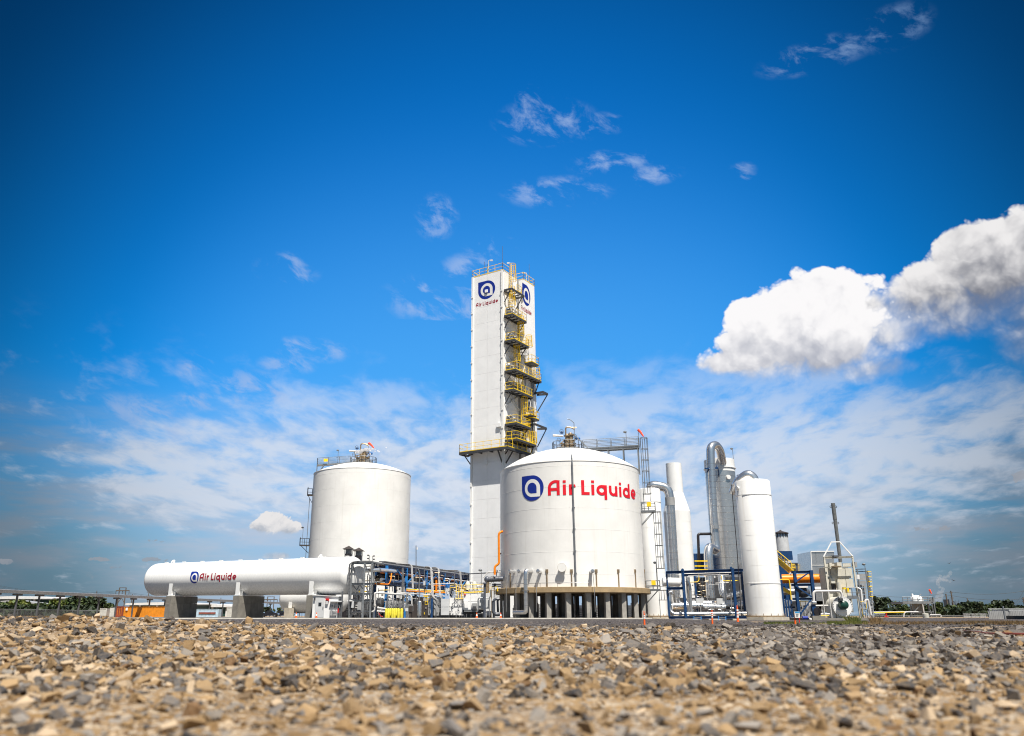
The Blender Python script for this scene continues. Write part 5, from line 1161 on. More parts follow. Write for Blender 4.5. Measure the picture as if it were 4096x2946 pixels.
# ---- manifold loop and bottle bank
lp_ = thing('pipe_loop', 'pale pipe loop on grey stands behind the yellow gas bottles', 'piping', W(1560, 2474, 92))
pipe(lp_, [(1405, 2451), (1494, 2447), (1499, 2440), (1499, 2372), (1640, 2380, 96), (1647, 2390, 96), (1647, 2452, 96), (1630, 2455, 96)], 92, 3.2, 'pipe_white', 'pipe', 6)
pipe(lp_, [(1551, 2474), (1551, 2378), (1625, 2380), (1625, 2474)], 91.5, 2.6, 'galvanised', 'pipe', 5); pipe(lp_, [(1600, 2474), (1600, 2382)], 92.4, 2.2, 'pipe_grey')
pipe(lp_, [(1510, 2433), (1545, 2436), (1550, 2446)], 93, 3.4, 'pipe_white'); pipe(lp_, [(1508, 2446), (1545, 2448)], 92.6, 3.6, 'pipe_white'); pipe(lp_, [(1514, 2452), (1522, 2465), (1532, 2468)], 92.4, 1.4, 'red')
for x in (1495, 1500, 1628, 1632): post(lp_, x, 2375, 93, 3.5, 'grey_steel', 'stand')
clutter(lp_, 1505, 1640, 2385, 2465, 93, 70, 14); clutter(lp_, 1545, 1640, 2395, 2440, 96, 40, 15, ('dark_grey', 'pipe_grey', 'shade_grey'))
boxp(lp_, 1621, 2433, 1632, 2446, 91, 0.25, 'pale_grey', 'junction_box'); post(lp_, 1626, 2440, 91.1, 3.5, 'galvanised', 'stand', section='B')
boxp(lp_, 1540, 2404, 1610, 2430, 97.5, 1.0, 'shade_grey', 'equipment_box')
proto = None
for i, (x, d) in enumerate([(1544, 0), (1553, 0.25), (1561, 0.55), (1569, 0.0), (1577, 0.3), (1585, 0.55), (1593, 0.0), (1606, 0.1)]):
    Y = 90.2 + d; k = PXM(Y); p = W(x, 2474, Y); p.z = PADZ; zt = ZP(2435, Y) - PADZ; r = 5.8 * k
    words_ = ['leftmost', 'second from the left', 'third from the left', 'fourth from the left', 'fifth from the left', 'sixth from the left', 'seventh from the left', 'rightmost']
    t = thing('gas_bottle', 'yellow gas bottle on the pad, %s in the row' % words_[i], 'gas bottle', p, 'yellow gas bottles in a row')
    m = MB(); m.lathe([(r * 0.95, 0), (r, 0.05), (r, zt * 0.93), (r * 0.85, zt * 0.98), (r * 0.35, zt * 1.01), (r * 0.3, zt * 1.06)], p, 16); m.obj('body', 'bottle_yellow', t)
    m = MB(); q = p + UP * zt * 1.06; m.cyl(q - UP * 0.02, q + UP * 0.13, 0.05, 8); m.tube([q + UP * 0.08, q + UP * 0.3 + Vector((0.1, 0.2, 0)), q + UP * 0.35 + Vector((0.2, 0.5, 0))], 0.025, 5); m.obj('valve', 'dark_steel', t)

# ---- blue pipe bridge running back between the tanks
br = thing('pipe_bridge', 'long blue steel pipe bridge running back from the steel frame towards the tower', 'pipe rack', W(1700, 2474, 112))
q0, q1 = Vector((XP(1548, 99, 6), 99, 0)), Vector((XP(1935, 133, 6), 133, 0)); zt_, zb_ = ZP(2272, 99), ZP(2334, 99)
bd = (q1 - q0).normalized(); bs_ = Vector((-bd.y, bd.x, 0)) * 1.5
RB = lambda u, z, s=0: q0.lerp(q1, u) + UP * z + bs_ * s
for s in (0, 1):
    for z, h in ((zt_, 0.42), (zb_, 0.36)):
        m = MB(); m.ibeam(RB(0, z, s), RB(1, z, s), 0.28, h); m.obj('chord', 'blue_steel', br, smooth=False)
for i, u in enumerate((0, 0.16, 0.34, 0.52, 0.70, 0.86, 1.0)):
    for s in (0, 1):
        m = MB(); m.ibeam(RB(u, PADZ, s), RB(u, zt_ + 0.25, s), 0.32, 0.32); m.obj('column', 'blue_steel' if s else 'blue_bright', br, smooth=False)
    m = MB(); m.ibeam(RB(u, zt_ + 0.05, 0), RB(u, zt_ + 0.05, 1), 0.2, 0.3); m.obj('cross_beam', 'blue_steel', br, smooth=False)
us = (0, 0.16, 0.34, 0.52, 0.70, 0.86, 1.0)
for a, b in zip(us[:-1], us[1:]):
    mid = (a + b) / 2
    for u0, u1 in ((a, mid), (b, mid)): m = MB(); m.beam(RB(u0, zb_ + 0.15, -0.03), RB(u1, zt_ - 0.15, -0.03), 0.14); m.obj('brace', 'blue_bright', br, smooth=False)
rr2 = random.Random(4)
for i, (z, s, r, mt) in enumerate(((zt_ + 0.42, 0.2, 0.16, 'galvanised'), (zt_ + 0.38, 0.55, 0.13, 'pipe_white'), (zt_ + 0.4, 0.85, 0.16, 'pipe_grey'), (zt_ - 0.55, 0.3, 0.14, 'orange'), (zt_ - 0.6, 0.7, 0.16, 'blue_steel'), (zb_ + 0.4, 0.25, 0.22, 'silver_pipe'), (zb_ + 0.42, 0.6, 0.2, 'bronze'), (zb_ + 0.38, 0.9, 0.16, 'pipe_white'), ((zt_ + zb_) / 2, 0.45, 0.16, 'brown_duct'), ((zt_ + zb_) / 2 - 0.2, 0.85, 0.2, 'brown_duct'))):
    m = MB(); m.tube([RB(-0.02, z, s), RB(1.02, z, s)], r, 8); m.obj('pipe', mt, br)
m = MB(); m.beam(RB(0, zt_ + 0.75, 0.5), RB(1, zt_ + 0.75, 0.5), 0.7, 0.12); m.obj('cable_tray', 'galvanised', br, smooth=False)
cb = thing('conduits', 'bundles of grey conduit arching over the blue pipe bridge and down', 'conduit', W(1730, 2474, 97))
for x0, y0, x1, yb, xe, n in ((1585, 2256, 1649, 2352, None, 3), (1700, 2267, 1727, 2386, 1745, 4), (1728, 2270, 1757, 2386, 1768, 3), (1772, 2281, 1843, 2346, None, 3)):
    for i in range(n):
        P = [(x0, y0 + i * 1.0, 98 + i * .2), (x1 - 5 + i * 2.6, y0 + 1 + i, 98 + i * .2), (x1 + i * 2.6, yb + i, 96 + i * .2)] + ([(xe + i * 2, yb + 14, 96 + i * .2)] if xe else [])
        pipe(cb, P, 97, 1.3, 'pipe_grey', 'conduit', 14, 10)
clutter(cb, 1505, 1850, 2285, 2400, 97.5, 130, 77, ('dark_steel', 'blue_steel', 'pipe_grey', 'dark_grey', 'bronze'))
# orange and yellow lines under the bridge
ol = thing('orange_line', 'orange process pipes running below the blue pipe bridge', 'piping', W(1700, 2474, 99))
pipe(ol, [(1500, 2336, 95), (1556, 2339, 96), (1563, 2322, 96), (1566, 2296, 97)], 95, 2.6, 'orange', 'pipe', 8)
pipe(ol, [(1625, 2365, 100), (1780, 2372, 104)], 100, 3.4, 'orange', 'pipe'); pipe(ol, [(1625, 2358, 101), (1780, 2366, 105)], 101, 2.2, 'yellow'); pipe(ol, [(1515, 2362, 97), (1560, 2361, 98)], 97, 1.8, 'yellow')
pipe(ol, [(1733, 2343, 101), (1780, 2344, 103)], 101, 1.8, 'orange'); pipe(ol, [(1745, 2365, 104), (1745, 2322, 104)], 103, 4.5, 'orange')
wl = thing('pale_lines', 'pale pipes strung between grey posts in front of the blue bridge', 'piping', W(1750, 2474, 96))
pipe(wl, [(1600, 2372, 94), (1780, 2386, 98)], 95, 2.2, 'pipe_white'); pipe(wl, [(1733, 2337, 96), (1825, 2335, 97), (1830, 2345, 97)], 96, 1.3, 'pipe_white'); pipe(wl, [(1780, 2316, 99), (1796, 2315, 99), (1798, 2338, 99)], 98, 2.2, 'pipe_white', bend_px=6); pipe(wl, [(1800, 2318, 100), (1932, 2334, 106)], 102, 1.8, 'pipe_white')
pipe(wl, [(1677, 2404), (1677, 2284), (1672, 2278)], 95, 2.2, 'galvanised', 'pipe', 4); pipe(wl, [(1697, 2372), (1697, 2272)], 97, 1.5, 'galvanised'); boxp(wl, 1693, 2324, 1701, 2342, 96.5, 0.3, 'pale_grey', 'junction_box'); pipe(wl, [(1818, 2345), (1818, 2292)], 96, 1.6, 'galvanised')
for x in (1609, 1613): pipe(wl, [(x, 2474), (x, 2272)], 95.5, 2.0, 'galvanised', 'post')
for x, y in ((1661, 2183), (1666, 2183)): pipe(wl, [(x, 2380), (x, y)], 104, 0.8, 'galvanised', 'mast')
m = MB(); m.box(W(1669, 2195, 104), (0.14, 0.14, 0.28)); m.obj('camera_head', 'equipment_white', wl, smooth=False)
tv = thing('knockout_drum', 'small upright silver drum with a domed top in front of the brown cabinet', 'tank', W(1676.5, 2474, 93))
k = PXM(93); p = W(1676.5, 2474, 93); p.z = PADZ; zt = ZP(2404, 93) - PADZ; m = MB(); m.lathe([(8.6 * k, 0.25), (8.6 * k, zt * 0.9), (7.5 * k, zt * 0.96), (4 * k, zt), (0, zt * 1.01)], p, 20); m.obj('shell', 'silver_pipe', tv)
m = MB()
for a in (0.5, 2.6, 4.7): m.beam(p + Vector((math.cos(a), math.sin(a), 0)) * 7.5 * k, p + Vector((math.cos(a), math.sin(a), 0)) * 7.5 * k + UP * 0.4, 0.12)
m.obj('legs', 'galvanised', tv, kind='stuff')
bc_ = thing('control_cabinet', 'brown-grey control cabinet behind the silver drum', 'cabinet', W(1697, 2474, 94)); boxp(bc_, 1685, 2419, 1710, 2461, 94, 0.8, 'brown_duct', 'body', ground=True); boxp(bc_, 1701, 2432, 1706, 2434, 93.9, 0.09, 'sign_white', 'placard'); boxp(bc_, 1696, 2450, 1698, 2459, 93.9, 0.09, 'yellow', 'tag')
boxp(bc_, 1636, 2417, 1668, 2466, 95, 1.0, 'brown_duct', 'side_cabinet', ground=True)
# ---- pale equipment enclosures
def enclosure(label, px0, px1, py0, Y, depth, matname, panels=2, base=2462):
    t = thing('equipment_enclosure', label, 'enclosure', W((px0 + px1) / 2, 2474, Y)); boxp(t, px0, py0, px1, base, Y, depth, matname, 'body'); n = panels
    for i in range(n):
        a = px0 + (px1 - px0) * i / n; b = px0 + (px1 - px0) * (i + 1) / n; h = (base - py0)
        for j in range(2): boxp(t, a + 0.8, py0 + h * j / 2 + 0.8, b - 0.8, py0 + h * (j + 1) / 2 - 0.8, Y - 0.05, 0.047, matname, 'panel')
    boxp(t, px0 - 1, base, px1 + 1, 2476, Y + 0.2, depth, 'dark_steel', 'plinth', ground=True); return t
enclosure('grey panelled enclosure left of the dark blue post', 1712, 1735, 2400, 97, 3, 'shade_grey', 1)
e1 = enclosure('pale grey enclosure with streaky panels right of the conduit bundle', 1763, 1796, 2396, 95, 3, 'pale_grey', 1)
e2 = enclosure('pale enclosure with round gauges under the yellow ladder cage', 1797, 1852, 2392, 95.5, 4, 'equipment_white', 3)
e3 = enclosure('wide white enclosure below the yellow railing near the largest tank', 1853, 1940, 2374, 95, 5, 'equipment_white', 3, 2440)
post(e1, 1728, 2395, 94, 8, 'blue_steel', 'post', section='B'); boxp(e1, 1735, 2398, 1757, 2463, 96.5, 1.5, 'shade_grey', 'side_box')
clutter(e2, 1800, 1850, 2395, 2462, 94.6, 34, 31, ('dark_grey', 'pipe_grey', 'galvanised', 'shade_grey')); clutter(e1, 1735, 1762, 2400, 2462, 95.5, 22, 32, ('dark_grey', 'pipe_grey', 'slate'))
for x, y in ((1812, 2428), (1822, 2410), (1834, 2425)):
    m = MB(); m.tube([W(x + 4.5 * math.cos(a), y + 4.5 * math.sin(a), 94.4) for a in [2 * math.pi * i / 14 for i in range(15)]], 0.035, 5); m.obj('gauge_ring', 'dark_grey', e2)
clutter(e2, 1795, 1850, 2348, 2392, 96, 46, 33, ('pipe_white', 'bronze', 'pipe_grey', 'galvanised')); clutter(e3, 1856, 1925, 2342, 2372, 97, 70, 34, ('pipe_white', 'bronze', 'pipe_grey', 'cream'))
boxp(e3, 1855, 2404, 1873, 2432, 94.85, 0.1, 'equipment_white', 'access_door'); boxp(e3, 1887, 2414, 1908, 2434, 94.3, 0.6, 'shade_grey', 'fan_box'); boxp(e3, 1890, 2426, 1905, 2437, 94.0, 0.25, 'dark_steel', 'fan_mouth')
boxp(e3, 1856, 2443, 1908, 2448, 94.4, 0.8, 'grey_steel', 'shelf'); boxp(e3, 1930, 2400, 1955, 2436, 94.8, 0.4, 'pale_grey', 'side_panel'); boxp(e3, 1915, 2400, 1932, 2436, 94.7, 0.5, 'pale_grey', 'side_panel')
pipe(e3, [(1909, 2448), (1912, 2440), (1912, 2400), (1917, 2392), (1957, 2392), (1962, 2386), (1962, 2360)], 94.2, 2.6, 'grey_steel', 'duct', 3, 6); pipe(e3, [(1957, 2470), (1957, 2394)], 94.3, 2, 'galvanised')
clutter(e3, 1858, 1930, 2446, 2472, 94.2, 26, 36, ('dark_grey', 'dark_steel', 'pipe_grey'))
m = MB(); m.sphere(W(1860, 2380, 94.9), 0.11, 10, 6); m.obj('alarm_light', 'red', e3)
# yellow ladder cage and platform railings
yl = thing('yellow_platform', 'yellow railed platform and ladder cage above the white enclosures', 'platform', W(1880, 2374, 95.3))
m = MB(); k = PXM(95); P = lambda x, y, d=95: W(x, y, d)
for x in (1826, 1836, 1846, 1852): m.tube([P(x, 2341), P(x - (2 if x < 1840 else 0), 2396)], 1.2 * k, 6)
for y in (2341, 2367, 2396): m.tube([P(1822, y, 95), P(1852, y, 95), P(1852, y, 96), P(1824, y, 96), P(1822, y, 95)], 1.3 * k, 6)
m.obj('ladder_cage', 'yellow', yl)
m = MB(); railing(m, [P(1856, 2374, 94.9), P(1936, 2370, 94.9)], 0.9, 1.0, 1.0 * k); railing(m, [P(1800, 2362, 96), P(1824, 2360, 96)], 0.55, 0.5, 0.9 * k, kick=False); railing(m, [P(1942, 2374, 97), P(1964, 2370, 97)], 1.0, 0.6, 0.9 * k); railing(m, [P(1700, 2422, 97.5), P(1719, 2422, 97.5)], 0.8, 0.25, 0.9 * k); railing(m, [P(1695, 2388, 98), P(1716, 2388, 98)], 0.5, 0.2, 1.1 * k); m.obj('railing', 'yellow', yl)
for x in (1871, 1898):
    p = P(x, 2350, 96.5); m = MB(); m.lathe([(10 * k, -0.2), (10 * k, 0.28), (10.6 * k, 0.28), (10.2 * k, 0.42), (5 * k, 0.62), (1.2 * k, 0.7), (1 * k, 0.85)], p, 16); m.obj('breather_pot', 'cream', yl)
bt_ = thing('blue_drum', 'small bright blue drum beside the yellow platform', 'drum', W(1788, 2345, 98)); p = W(1790, 2352, 98); m = MB(); m.lathe([(9 * k, 0), (9 * k, 0.45), (6 * k, 0.6), (0, 0.62)], p, 14); m.obj('shell', 'valve_blue', bt_); boxp(bt_, 1782, 2352, 1797, 2376, 97.8, 0.6, 'pale_grey', 'stand')
# blue-grey post, dark pipe manifold and elbows beside the largest tank
dm = thing('dark_manifold', 'thick dark grey pipe manifold on a blue-grey post at the left of the largest tank', 'piping', W(1955, 2474, 96))
post(dm, 1939, 2334, 94, 9, 'slate', 'post'); boxp(dm, 1932, 2331, 1946, 2337, 93.7, 0.8, 'slate', 'cap_plate')
pipe(dm, [(1946, 2319, 97), (2012, 2316, 97)], 97, 10.5, 'slate', 'header', n=18); k = PXM(97); m = MB(); m.sphere(W(1948, 2319, 97), 13 * k, 16, 10, (0.9, 1, 1)); m.obj('end_cap', 'slate', dm)
m = MB(); a, b = W(1966, 2318, 97), W(2012, 2316, 97)
for u in (0.0, 0.15, 0.65): m.lathe([(13 * k, -0.05), (13 * k, 0.05)], a.lerp(b, u), 18, b - a)
m.obj('flange', 'dark_grey', dm)
pipe(dm, [(1950, 2325, 97), (1950, 2370, 97)], 97, 7.5, 'bronze', 'drop_pipe', n=14)
for y in (2338, 2345): pipe(dm, [(1968, y), (2003, y)], 98, 3.6, 'slate', 'pipe')
pipe(dm, [(1976, 2474), (1974, 2405), (1982, 2396), (1995, 2398)], 96.5, 5.5, 'slate', 'elbow_pipe', 9, 14); pipe(dm, [(1992, 2450), (1990, 2402), (1998, 2396)], 97.5, 4.5, 'slate', 'elbow_pipe', 9, 14); pipe(dm, [(1974, 2405), (1974, 2452), (1985, 2460), (2008, 2457)], 95.8, 7, 'slate', 'elbow_pipe', 16, 16)
boxp(dm, 2010, 2404, 2016, 2462, 95, 0.4, 'galvanised', 'stand', ground=True); clutter(dm, 1962, 2003, 2345, 2370, 97, 16, 41, ('yellow', 'dark_grey', 'pipe_grey')); pipe(dm, [(1965, 2474), (1965, 2362), (1984, 2362)], 95, 1.4, 'bronze', 'pipe', 4)
for x, y in ((1986, 2285), (2000, 2287)):
    m = MB(); m.tube([W(x + 3.8 * math.cos(a), y + 3.8 * math.sin(a), 97) for a in [2 * math.pi * i / 14 for i in range(15)]], 0.04, 5); m.tube([W(x, y + 4, 97), W(x, 2306, 97)], 0.05, 5); m.obj('hand_wheel', 'dark_steel', dm)
pipe(dm, [(1860, 2297, 108), (1945, 2293, 104), (1960, 2291, 100)], 103, 2.2, 'galvanised', 'pipe'); pipe(dm, [(1932, 2312, 97), (1950, 2290, 97), (2003, 2290, 97)], 97, 2.0, 'pipe_white', 'pipe', 3)
og = thing('orange_riser', 'bright orange pipe climbing between the tower and the largest tank', 'pipe', W(1980, 2300, 97))
m = MB(); k = PXM(97); Pz = [(1979, 2300), (1979, 2270), (1985, 2262), (1992, 2259), (1996, 2252), (1995, 2140), (1999, 2130), (2010, 2127)]
m.tube([W(x, y, 96.6 + 0.3 * (x > 2000)) for x, y in Pz], 4.6 * k, 14, 7 * k); m.obj('riser', 'orange', og)
m = MB(); m.beam(W(1996, 2214, 97), W(2006, 2214, 97), 0.12); m.beam(W(1996, 2222, 97), W(2004, 2214, 97), 0.1); m.obj('bracket', 'dark_steel', og)
# dark blocks added to darken the see-through gaps deeper in the plant
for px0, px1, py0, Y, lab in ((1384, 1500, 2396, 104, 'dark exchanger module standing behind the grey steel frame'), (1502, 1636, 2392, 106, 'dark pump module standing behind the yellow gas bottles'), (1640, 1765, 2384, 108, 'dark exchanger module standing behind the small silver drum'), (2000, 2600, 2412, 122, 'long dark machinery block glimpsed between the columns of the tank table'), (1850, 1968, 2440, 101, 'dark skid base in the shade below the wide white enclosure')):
    t = thing('dark_block', lab, 'machinery', W((px0 + px1) / 2, 2474, Y)); n = int((px1 - px0) / 22)
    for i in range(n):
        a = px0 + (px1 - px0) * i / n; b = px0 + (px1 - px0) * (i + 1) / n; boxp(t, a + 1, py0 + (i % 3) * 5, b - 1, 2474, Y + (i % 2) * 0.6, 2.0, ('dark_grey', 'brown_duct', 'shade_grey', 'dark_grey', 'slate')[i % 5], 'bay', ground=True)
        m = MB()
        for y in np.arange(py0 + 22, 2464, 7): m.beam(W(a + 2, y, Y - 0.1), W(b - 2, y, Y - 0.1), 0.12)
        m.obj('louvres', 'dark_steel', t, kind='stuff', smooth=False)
lamp_post(1925, 2420, 96, ZP(2287, 96) - ZP(2420, 96), 'slender lamp in front of the white enclosure near the largest tank')
# traffic cones
def cone(label, px, py, Y, h=0.62, collars=((0.45, 0.72),)):
    p = W(px, py, Y); t = thing('traffic_cone', label, 'traffic cone', p, 'small traffic cones'); r = h * 0.22; rr = lambda u: r * (1 - u) + 0.025 * u
    m = MB(); m.box(p + UP * 0.015, (h * 0.55, h * 0.55, 0.03)); m.lathe([(rr(0), 0.03), (rr(1), h)], p, 16); m.obj('body', 'cone_orange', t)
    for a, b in collars: m = MB(); m.lathe([(rr(a) + 0.006, h * a), (rr(b) + 0.006, h * b)], p, 16, caps=False); m.obj('collar', 'sign_white', t)
cone('orange traffic cone beside the pier under the shaded vessel', 1184, 2475, 88); cone('orange traffic cone in front of the white cabinet door', 1265, 2475, 88); cone('orange traffic cone in front of the wide white enclosure', 1907, 2476, 87); cone('orange traffic cone beside the left columns of the tank table', 2003, 2476, 87)

# ------------------------------------------------------------------ columns and piping on the right
GR = 0.01
def base_fit(pxL, pxR, Y, Z):
    """centre and radius of an upright cylinder whose edges show at pxL and pxR at height Z"""
    k = (Y * cT + (Z - HC) * sT) / Y; a0, a1 = math.atan((pxL - CX) / F * k), math.atan((pxR - CX) / F * k); am = (a0 + a1) / 2; D = Y / math.cos(am)
    return (Y * math.tan(am), Y), D * math.sin((a1 - a0) / 2)
def wcolumn(label, pxL, pxR, Y, py_top, rings, plinth=None, dome=0.15, z_meas=1.5, matname='column_white'):
    c, R = base_fit(pxL, pxR, Y, z_meas); zt = ZP(py_top, Y); t = thing('process_column', label, 'column', (c[0], c[1], GR)); z0 = GR + 0.45
    m = MB(); m.lathe([(R, z0), (R, zt - dome), (R * 0.97, zt - dome * 0.4), (R * 0.9, zt - dome * 0.1), (R * 0.6, zt), (0, zt + 0.05)], (c[0], c[1], 0), 56); m.obj('shell', matname, t)
    for y in rings[0]:
        z = ZP(y, Y - R); m = MB(); m.lathe([(R - 0.01, z - 0.06), (R + 0.035, z - 0.05), (R + 0.035, z + 0.05), (R - 0.01, z + 0.06)], (c[0], c[1], 0), 56, caps=False); m.obj('stiffening_ring', matname, t, autos=20)
    for y in rings[1]:
        z = ZP(y, Y - R); m = MB(); m.lathe([(R - 0.01, z - 0.02), (R + 0.005, z - 0.01), (R + 0.005, z + 0.01), (R - 0.01, z + 0.02)], (c[0], c[1], 0), 56, caps=False); m.obj('weld_seam', matname, t, autos=20)
    m = MB(); m.lathe([(R + 0.12, GR + 0.36), (R + 0.16, GR + 0.36), (R + 0.16, z0 + 0.06), (R, z0 + 0.06)], (c[0], c[1], 0), 40, caps=False)
    for i in range(16): a = 2 * math.pi * i / 16; q = on_cyl(c, R + 0.12, a, z0); m.box(q + UP * 0.12, (0.05, 0.05, 0.3))
    m.obj('base_flange', 'bronze', t, kind='stuff', autos=20)
    m = MB(); m.lathe([(R + 0.55, GR - 0.1), (R + 0.55, GR + 0.36), (0.1, GR + 0.36)], (c[0], c[1], 0), 8, a0=0.39, a1=0.39 + 2 * math.pi); m.obj('plinth', 'concrete_pale', t, smooth=False)
    return t, c, R, zt
colA, ca_, ra_, _ = wcolumn('slim white column close beside the ladder of the largest tank', 2577, 2670, 104, 1957, ((2006, 2345), (2110, 2200, 2290, 2400)))
colR, cr_, rr_, zr_ = wcolumn('thick white column in front with a silver elbow on its top', 2983, 3132, 95, 1925, ((1976, 2333), (2080, 2140, 2200, 2262, 2390)))
a, z = cyl_hit(2952, 1953, cr_, rr_); p = on_cyl(cr_, rr_ - 0.05, a, z); n_ = Vector((math.sin(a), -math.cos(a), 0)); m = MB(); m.lathe([(0.22, 0), (0.22, 0.18), (0.26, 0.18), (0.26, 0.24), (0, 0.25)], p, 16, n_); m.obj('hand_hole', 'column_white', colR)
m = MB(); p = W(2975, 1930, 96); m.tube([p - UP * 0.4 + Vector((-0.9, 1.5, -0.7)), p + Vector((-0.4, 0.4, 0.3)), p + Vector((0.55, -0.2, 0.95)), p + Vector((1.15, -0.3, 0.45)), p + Vector((1.2, -0.3, -0.6))], 0.6, 22, 0.8); m.obj('top_elbow', 'silver_pipe', colR)
pipe(colR, [(2932, 1938), (2926, 1940), (2948, 2200), (2966, 2465)], 93.4, 1.6, 'black_pipe', 'cable_riser', 4, 6)
# vessel with a conical shoulder and a slim neck
cv = thing('necked_vessel', 'white vessel whose conical shoulder narrows to a tall neck', 'vessel', (base_fit(2658, 2765, 113, 8)[0][0], 113, GR))
c, R = base_fit(2656, 2764, 113, 13.0); _, Rn = base_fit(2666, 2729, 113, 20.0); zc0, zc1, ztn = ZP(2048, 113), ZP(1972, 113), ZP(1856, 113)
m = MB(); m.lathe([(R, GR), (R, zc0)], (c[0], c[1], 0), 56, caps=False); m.obj('body', 'column_white', cv); m = MB(); m.lathe([(R, zc0), (Rn, zc1)], (c[0], c[1], 0), 56, caps=False); m.obj('cone', 'column_white', cv); m = MB(); m.lathe([(Rn, zc1), (Rn, ztn), (Rn - 0.12, ztn), (Rn - 0.12, ztn - 1.5)], (c[0], c[1], 0), 48, caps=False); m.obj('neck', 'column_white', cv, autos=30)
for y in (2085, 2125, 2175, 2235): z = ZP(y, 113 - R); m = MB(); m.lathe([(R - 0.01, z - 0.02), (R + 0.014, z), (R - 0.01, z + 0.02)], (c[0], c[1], 0), 48, caps=False); m.obj('weld_seam', 'column_white', cv)
# silver clad column with white crown
sc2 = thing('clad_column', 'tall column clad in banded silver sheet with a white top section', 'column', (base_fit(2820, 2942, 118, 20)[0][0], 118, GR))
c4, R4 = base_fit(2821, 2943, 118, 20.0); z4 = ZP(1842, 118); zw = ZP(1882, 118 - R4)
m = MB(); m.lathe([(R4, GR), (R4, zw)], (c4[0], c4[1], 0), 56, caps=False); m.obj('cladding', 'silver', sc2)
m = MB(); m.lathe([(R4 + 0.02, zw), (R4 + 0.02, z4 - 0.05), (R4 * 0.96, z4), (0, z4 + 0.2)], (c4[0], c4[1], 0), 56, caps=False); m.obj('crown', 'column_white', sc2); m = MB(); m.lathe([(R4, zw + 0.5), (R4 + 0.14, zw + 0.5), (R4 + 0.14, zw + 0.62), (R4, zw + 0.62)], (c4[0], c4[1], 0), 56, caps=False); m.obj('stiffening_ring', 'column_white', sc2, autos=20)
for z in np.arange(1.2, zw - 0.3, 0.9):
    m = MB(); m.lathe([(R4 - 0.005, z - 0.02), (R4 + 0.014, z - 0.01), (R4 + 0.014, z + 0.012), (R4 - 0.005, z + 0.02)], (c4[0], c4[1], 0), 48, caps=False); m.obj('band', 'seam', sc2)
a, z = cyl_hit(2912, 1910, c4, R4); p = on_cyl(c4, R4 - 0.05, a, z); n_ = Vector((math.sin(a), -math.cos(a), 0)); m = MB(); m.lathe([(0.32, 0), (0.32, 0.3), (0, 0.31)], p, 20, n_); m.obj('hand_hole', 'column_white', sc2)
def ringed(parent, pts, Y, r_px, name, label=None, bend=None, matname='silver_pipe', step=0.85):
    """insulated pipe with visible cladding bands along its straight legs"""
    o = pipe(parent, pts, Y, r_px, matname, name, bend, 20, label); P = [W(p[0], p[1], p[2] if len(p) > 2 else Y) for p in pts]; r = r_px * PXM(Y); k = (bend or r_px * 2.2) * PXM(Y); m = MB()
    for a, b in zip(P[:-1], P[1:]):
        L = (b - a).length; d = (b - a).normalized(); s = k + 0.2
        while s < L - k: m.lathe([(r + 0.012, -0.014), (r + 0.012, 0.014)], a + d * s, 18, d, caps=False); s += step
    if m.n: m.obj('bands', 'seam', o, kind='stuff')
    return o
g1 = thing('goose_neck_pipe', 'thick silver pipe looping over the top of the clad column and stepping down in front', 'pipe', W(2850, 2474, 112))
ringed(g1, [(2890, 1850, 116), (2880, 1800, 114.5), (2862, 1778, 113.4), (2842, 1788, 112.7), (2842, 1830, 112.6), (2856, 2130, 112.4), (2866, 2205, 112.3), (2836, 2186, 110.5), (2832, 2220, 110), (2843, 2400, 109.7), (2847, 2440, 109.6)], 112, 17.5, 'pipe', None, 24)
m = MB(); k = PXM(112); a, b = W(2820, 1875, 112), W(2872, 1873, 112.5); m.beam(a, b, 6 * k); m.beam(b, W(2876, 1910, 113), 4 * k); m.beam(b + Vector((0, 0.3, 0)), W(2866, 1862, 113), 4 * k); m.beam(a + Vector((0.5, 0, 0)), W(2828, 1890, 112.4), 3 * k); m.obj('clamp', 'blue_steel', g1, smooth=False)
m = MB(); q = W(2858, 2108, 112.2); m.lathe([(18.6 * k, 0), (18.6 * k, 0.45)], q - UP * 0.3, 20); m.obj('collar', 'silver', g1)
g2 = thing('down_pipe', 'thick silver pipe elbowing over from the tank ladder and running down beside the necked vessel', 'pipe', W(2700, 2474, 108))
ringed(g2, [(2600, 1985, 108.5), (2600, 1938, 108.3), (2672, 1952, 108), (2680, 2000, 108), (2697, 2280, 108), (2703, 2420, 108)], 108, 18.5, 'pipe', None, 26)
m = MB(); k = PXM(108); q = W(2680, 2006, 108); m.lathe([(19.8 * k, 0), (19.8 * k, 1.1)], q - UP * 0.6, 20); m.obj('collar', 'shade_grey', g2)
bp_ = thing('black_pipe', 'matt black pipe bent out of the silver column at left', 'pipe', W(2795, 2285, 112)); pipe(bp_, [(2850, 2136, 112.6), (2792, 2137, 112), (2798, 2300, 112)], 112, 5.6, 'black_pipe', 'pipe', 10, 14); m = MB(); m.lathe([(8 * k, 0), (8 * k, 0.2)], W(2842, 2137, 112.3), 14, (1, 0, 0)); m.obj('flange', 'black_pipe', bp_)
lamp_post(2934, 1842, 118, ZP(1800, 118) - ZP(1842, 118), 'slender lamp on the white top of the clad column'); lamp_post(2960, 1930, 99, ZP(1908, 99) - ZP(1930, 99), 'small lamp left of the silver elbow on the thick white column'); lamp_post(2630, 2360, 97.5, ZP(2257, 97.5) - ZP(2360, 97.5), 'slender lamp on the lowest landing beside the slim white column'); lamp_post(2602, 2005, 97, ZP(1952, 97) - ZP(2005, 97), 'slender lamp on the upper landing of the largest tank')
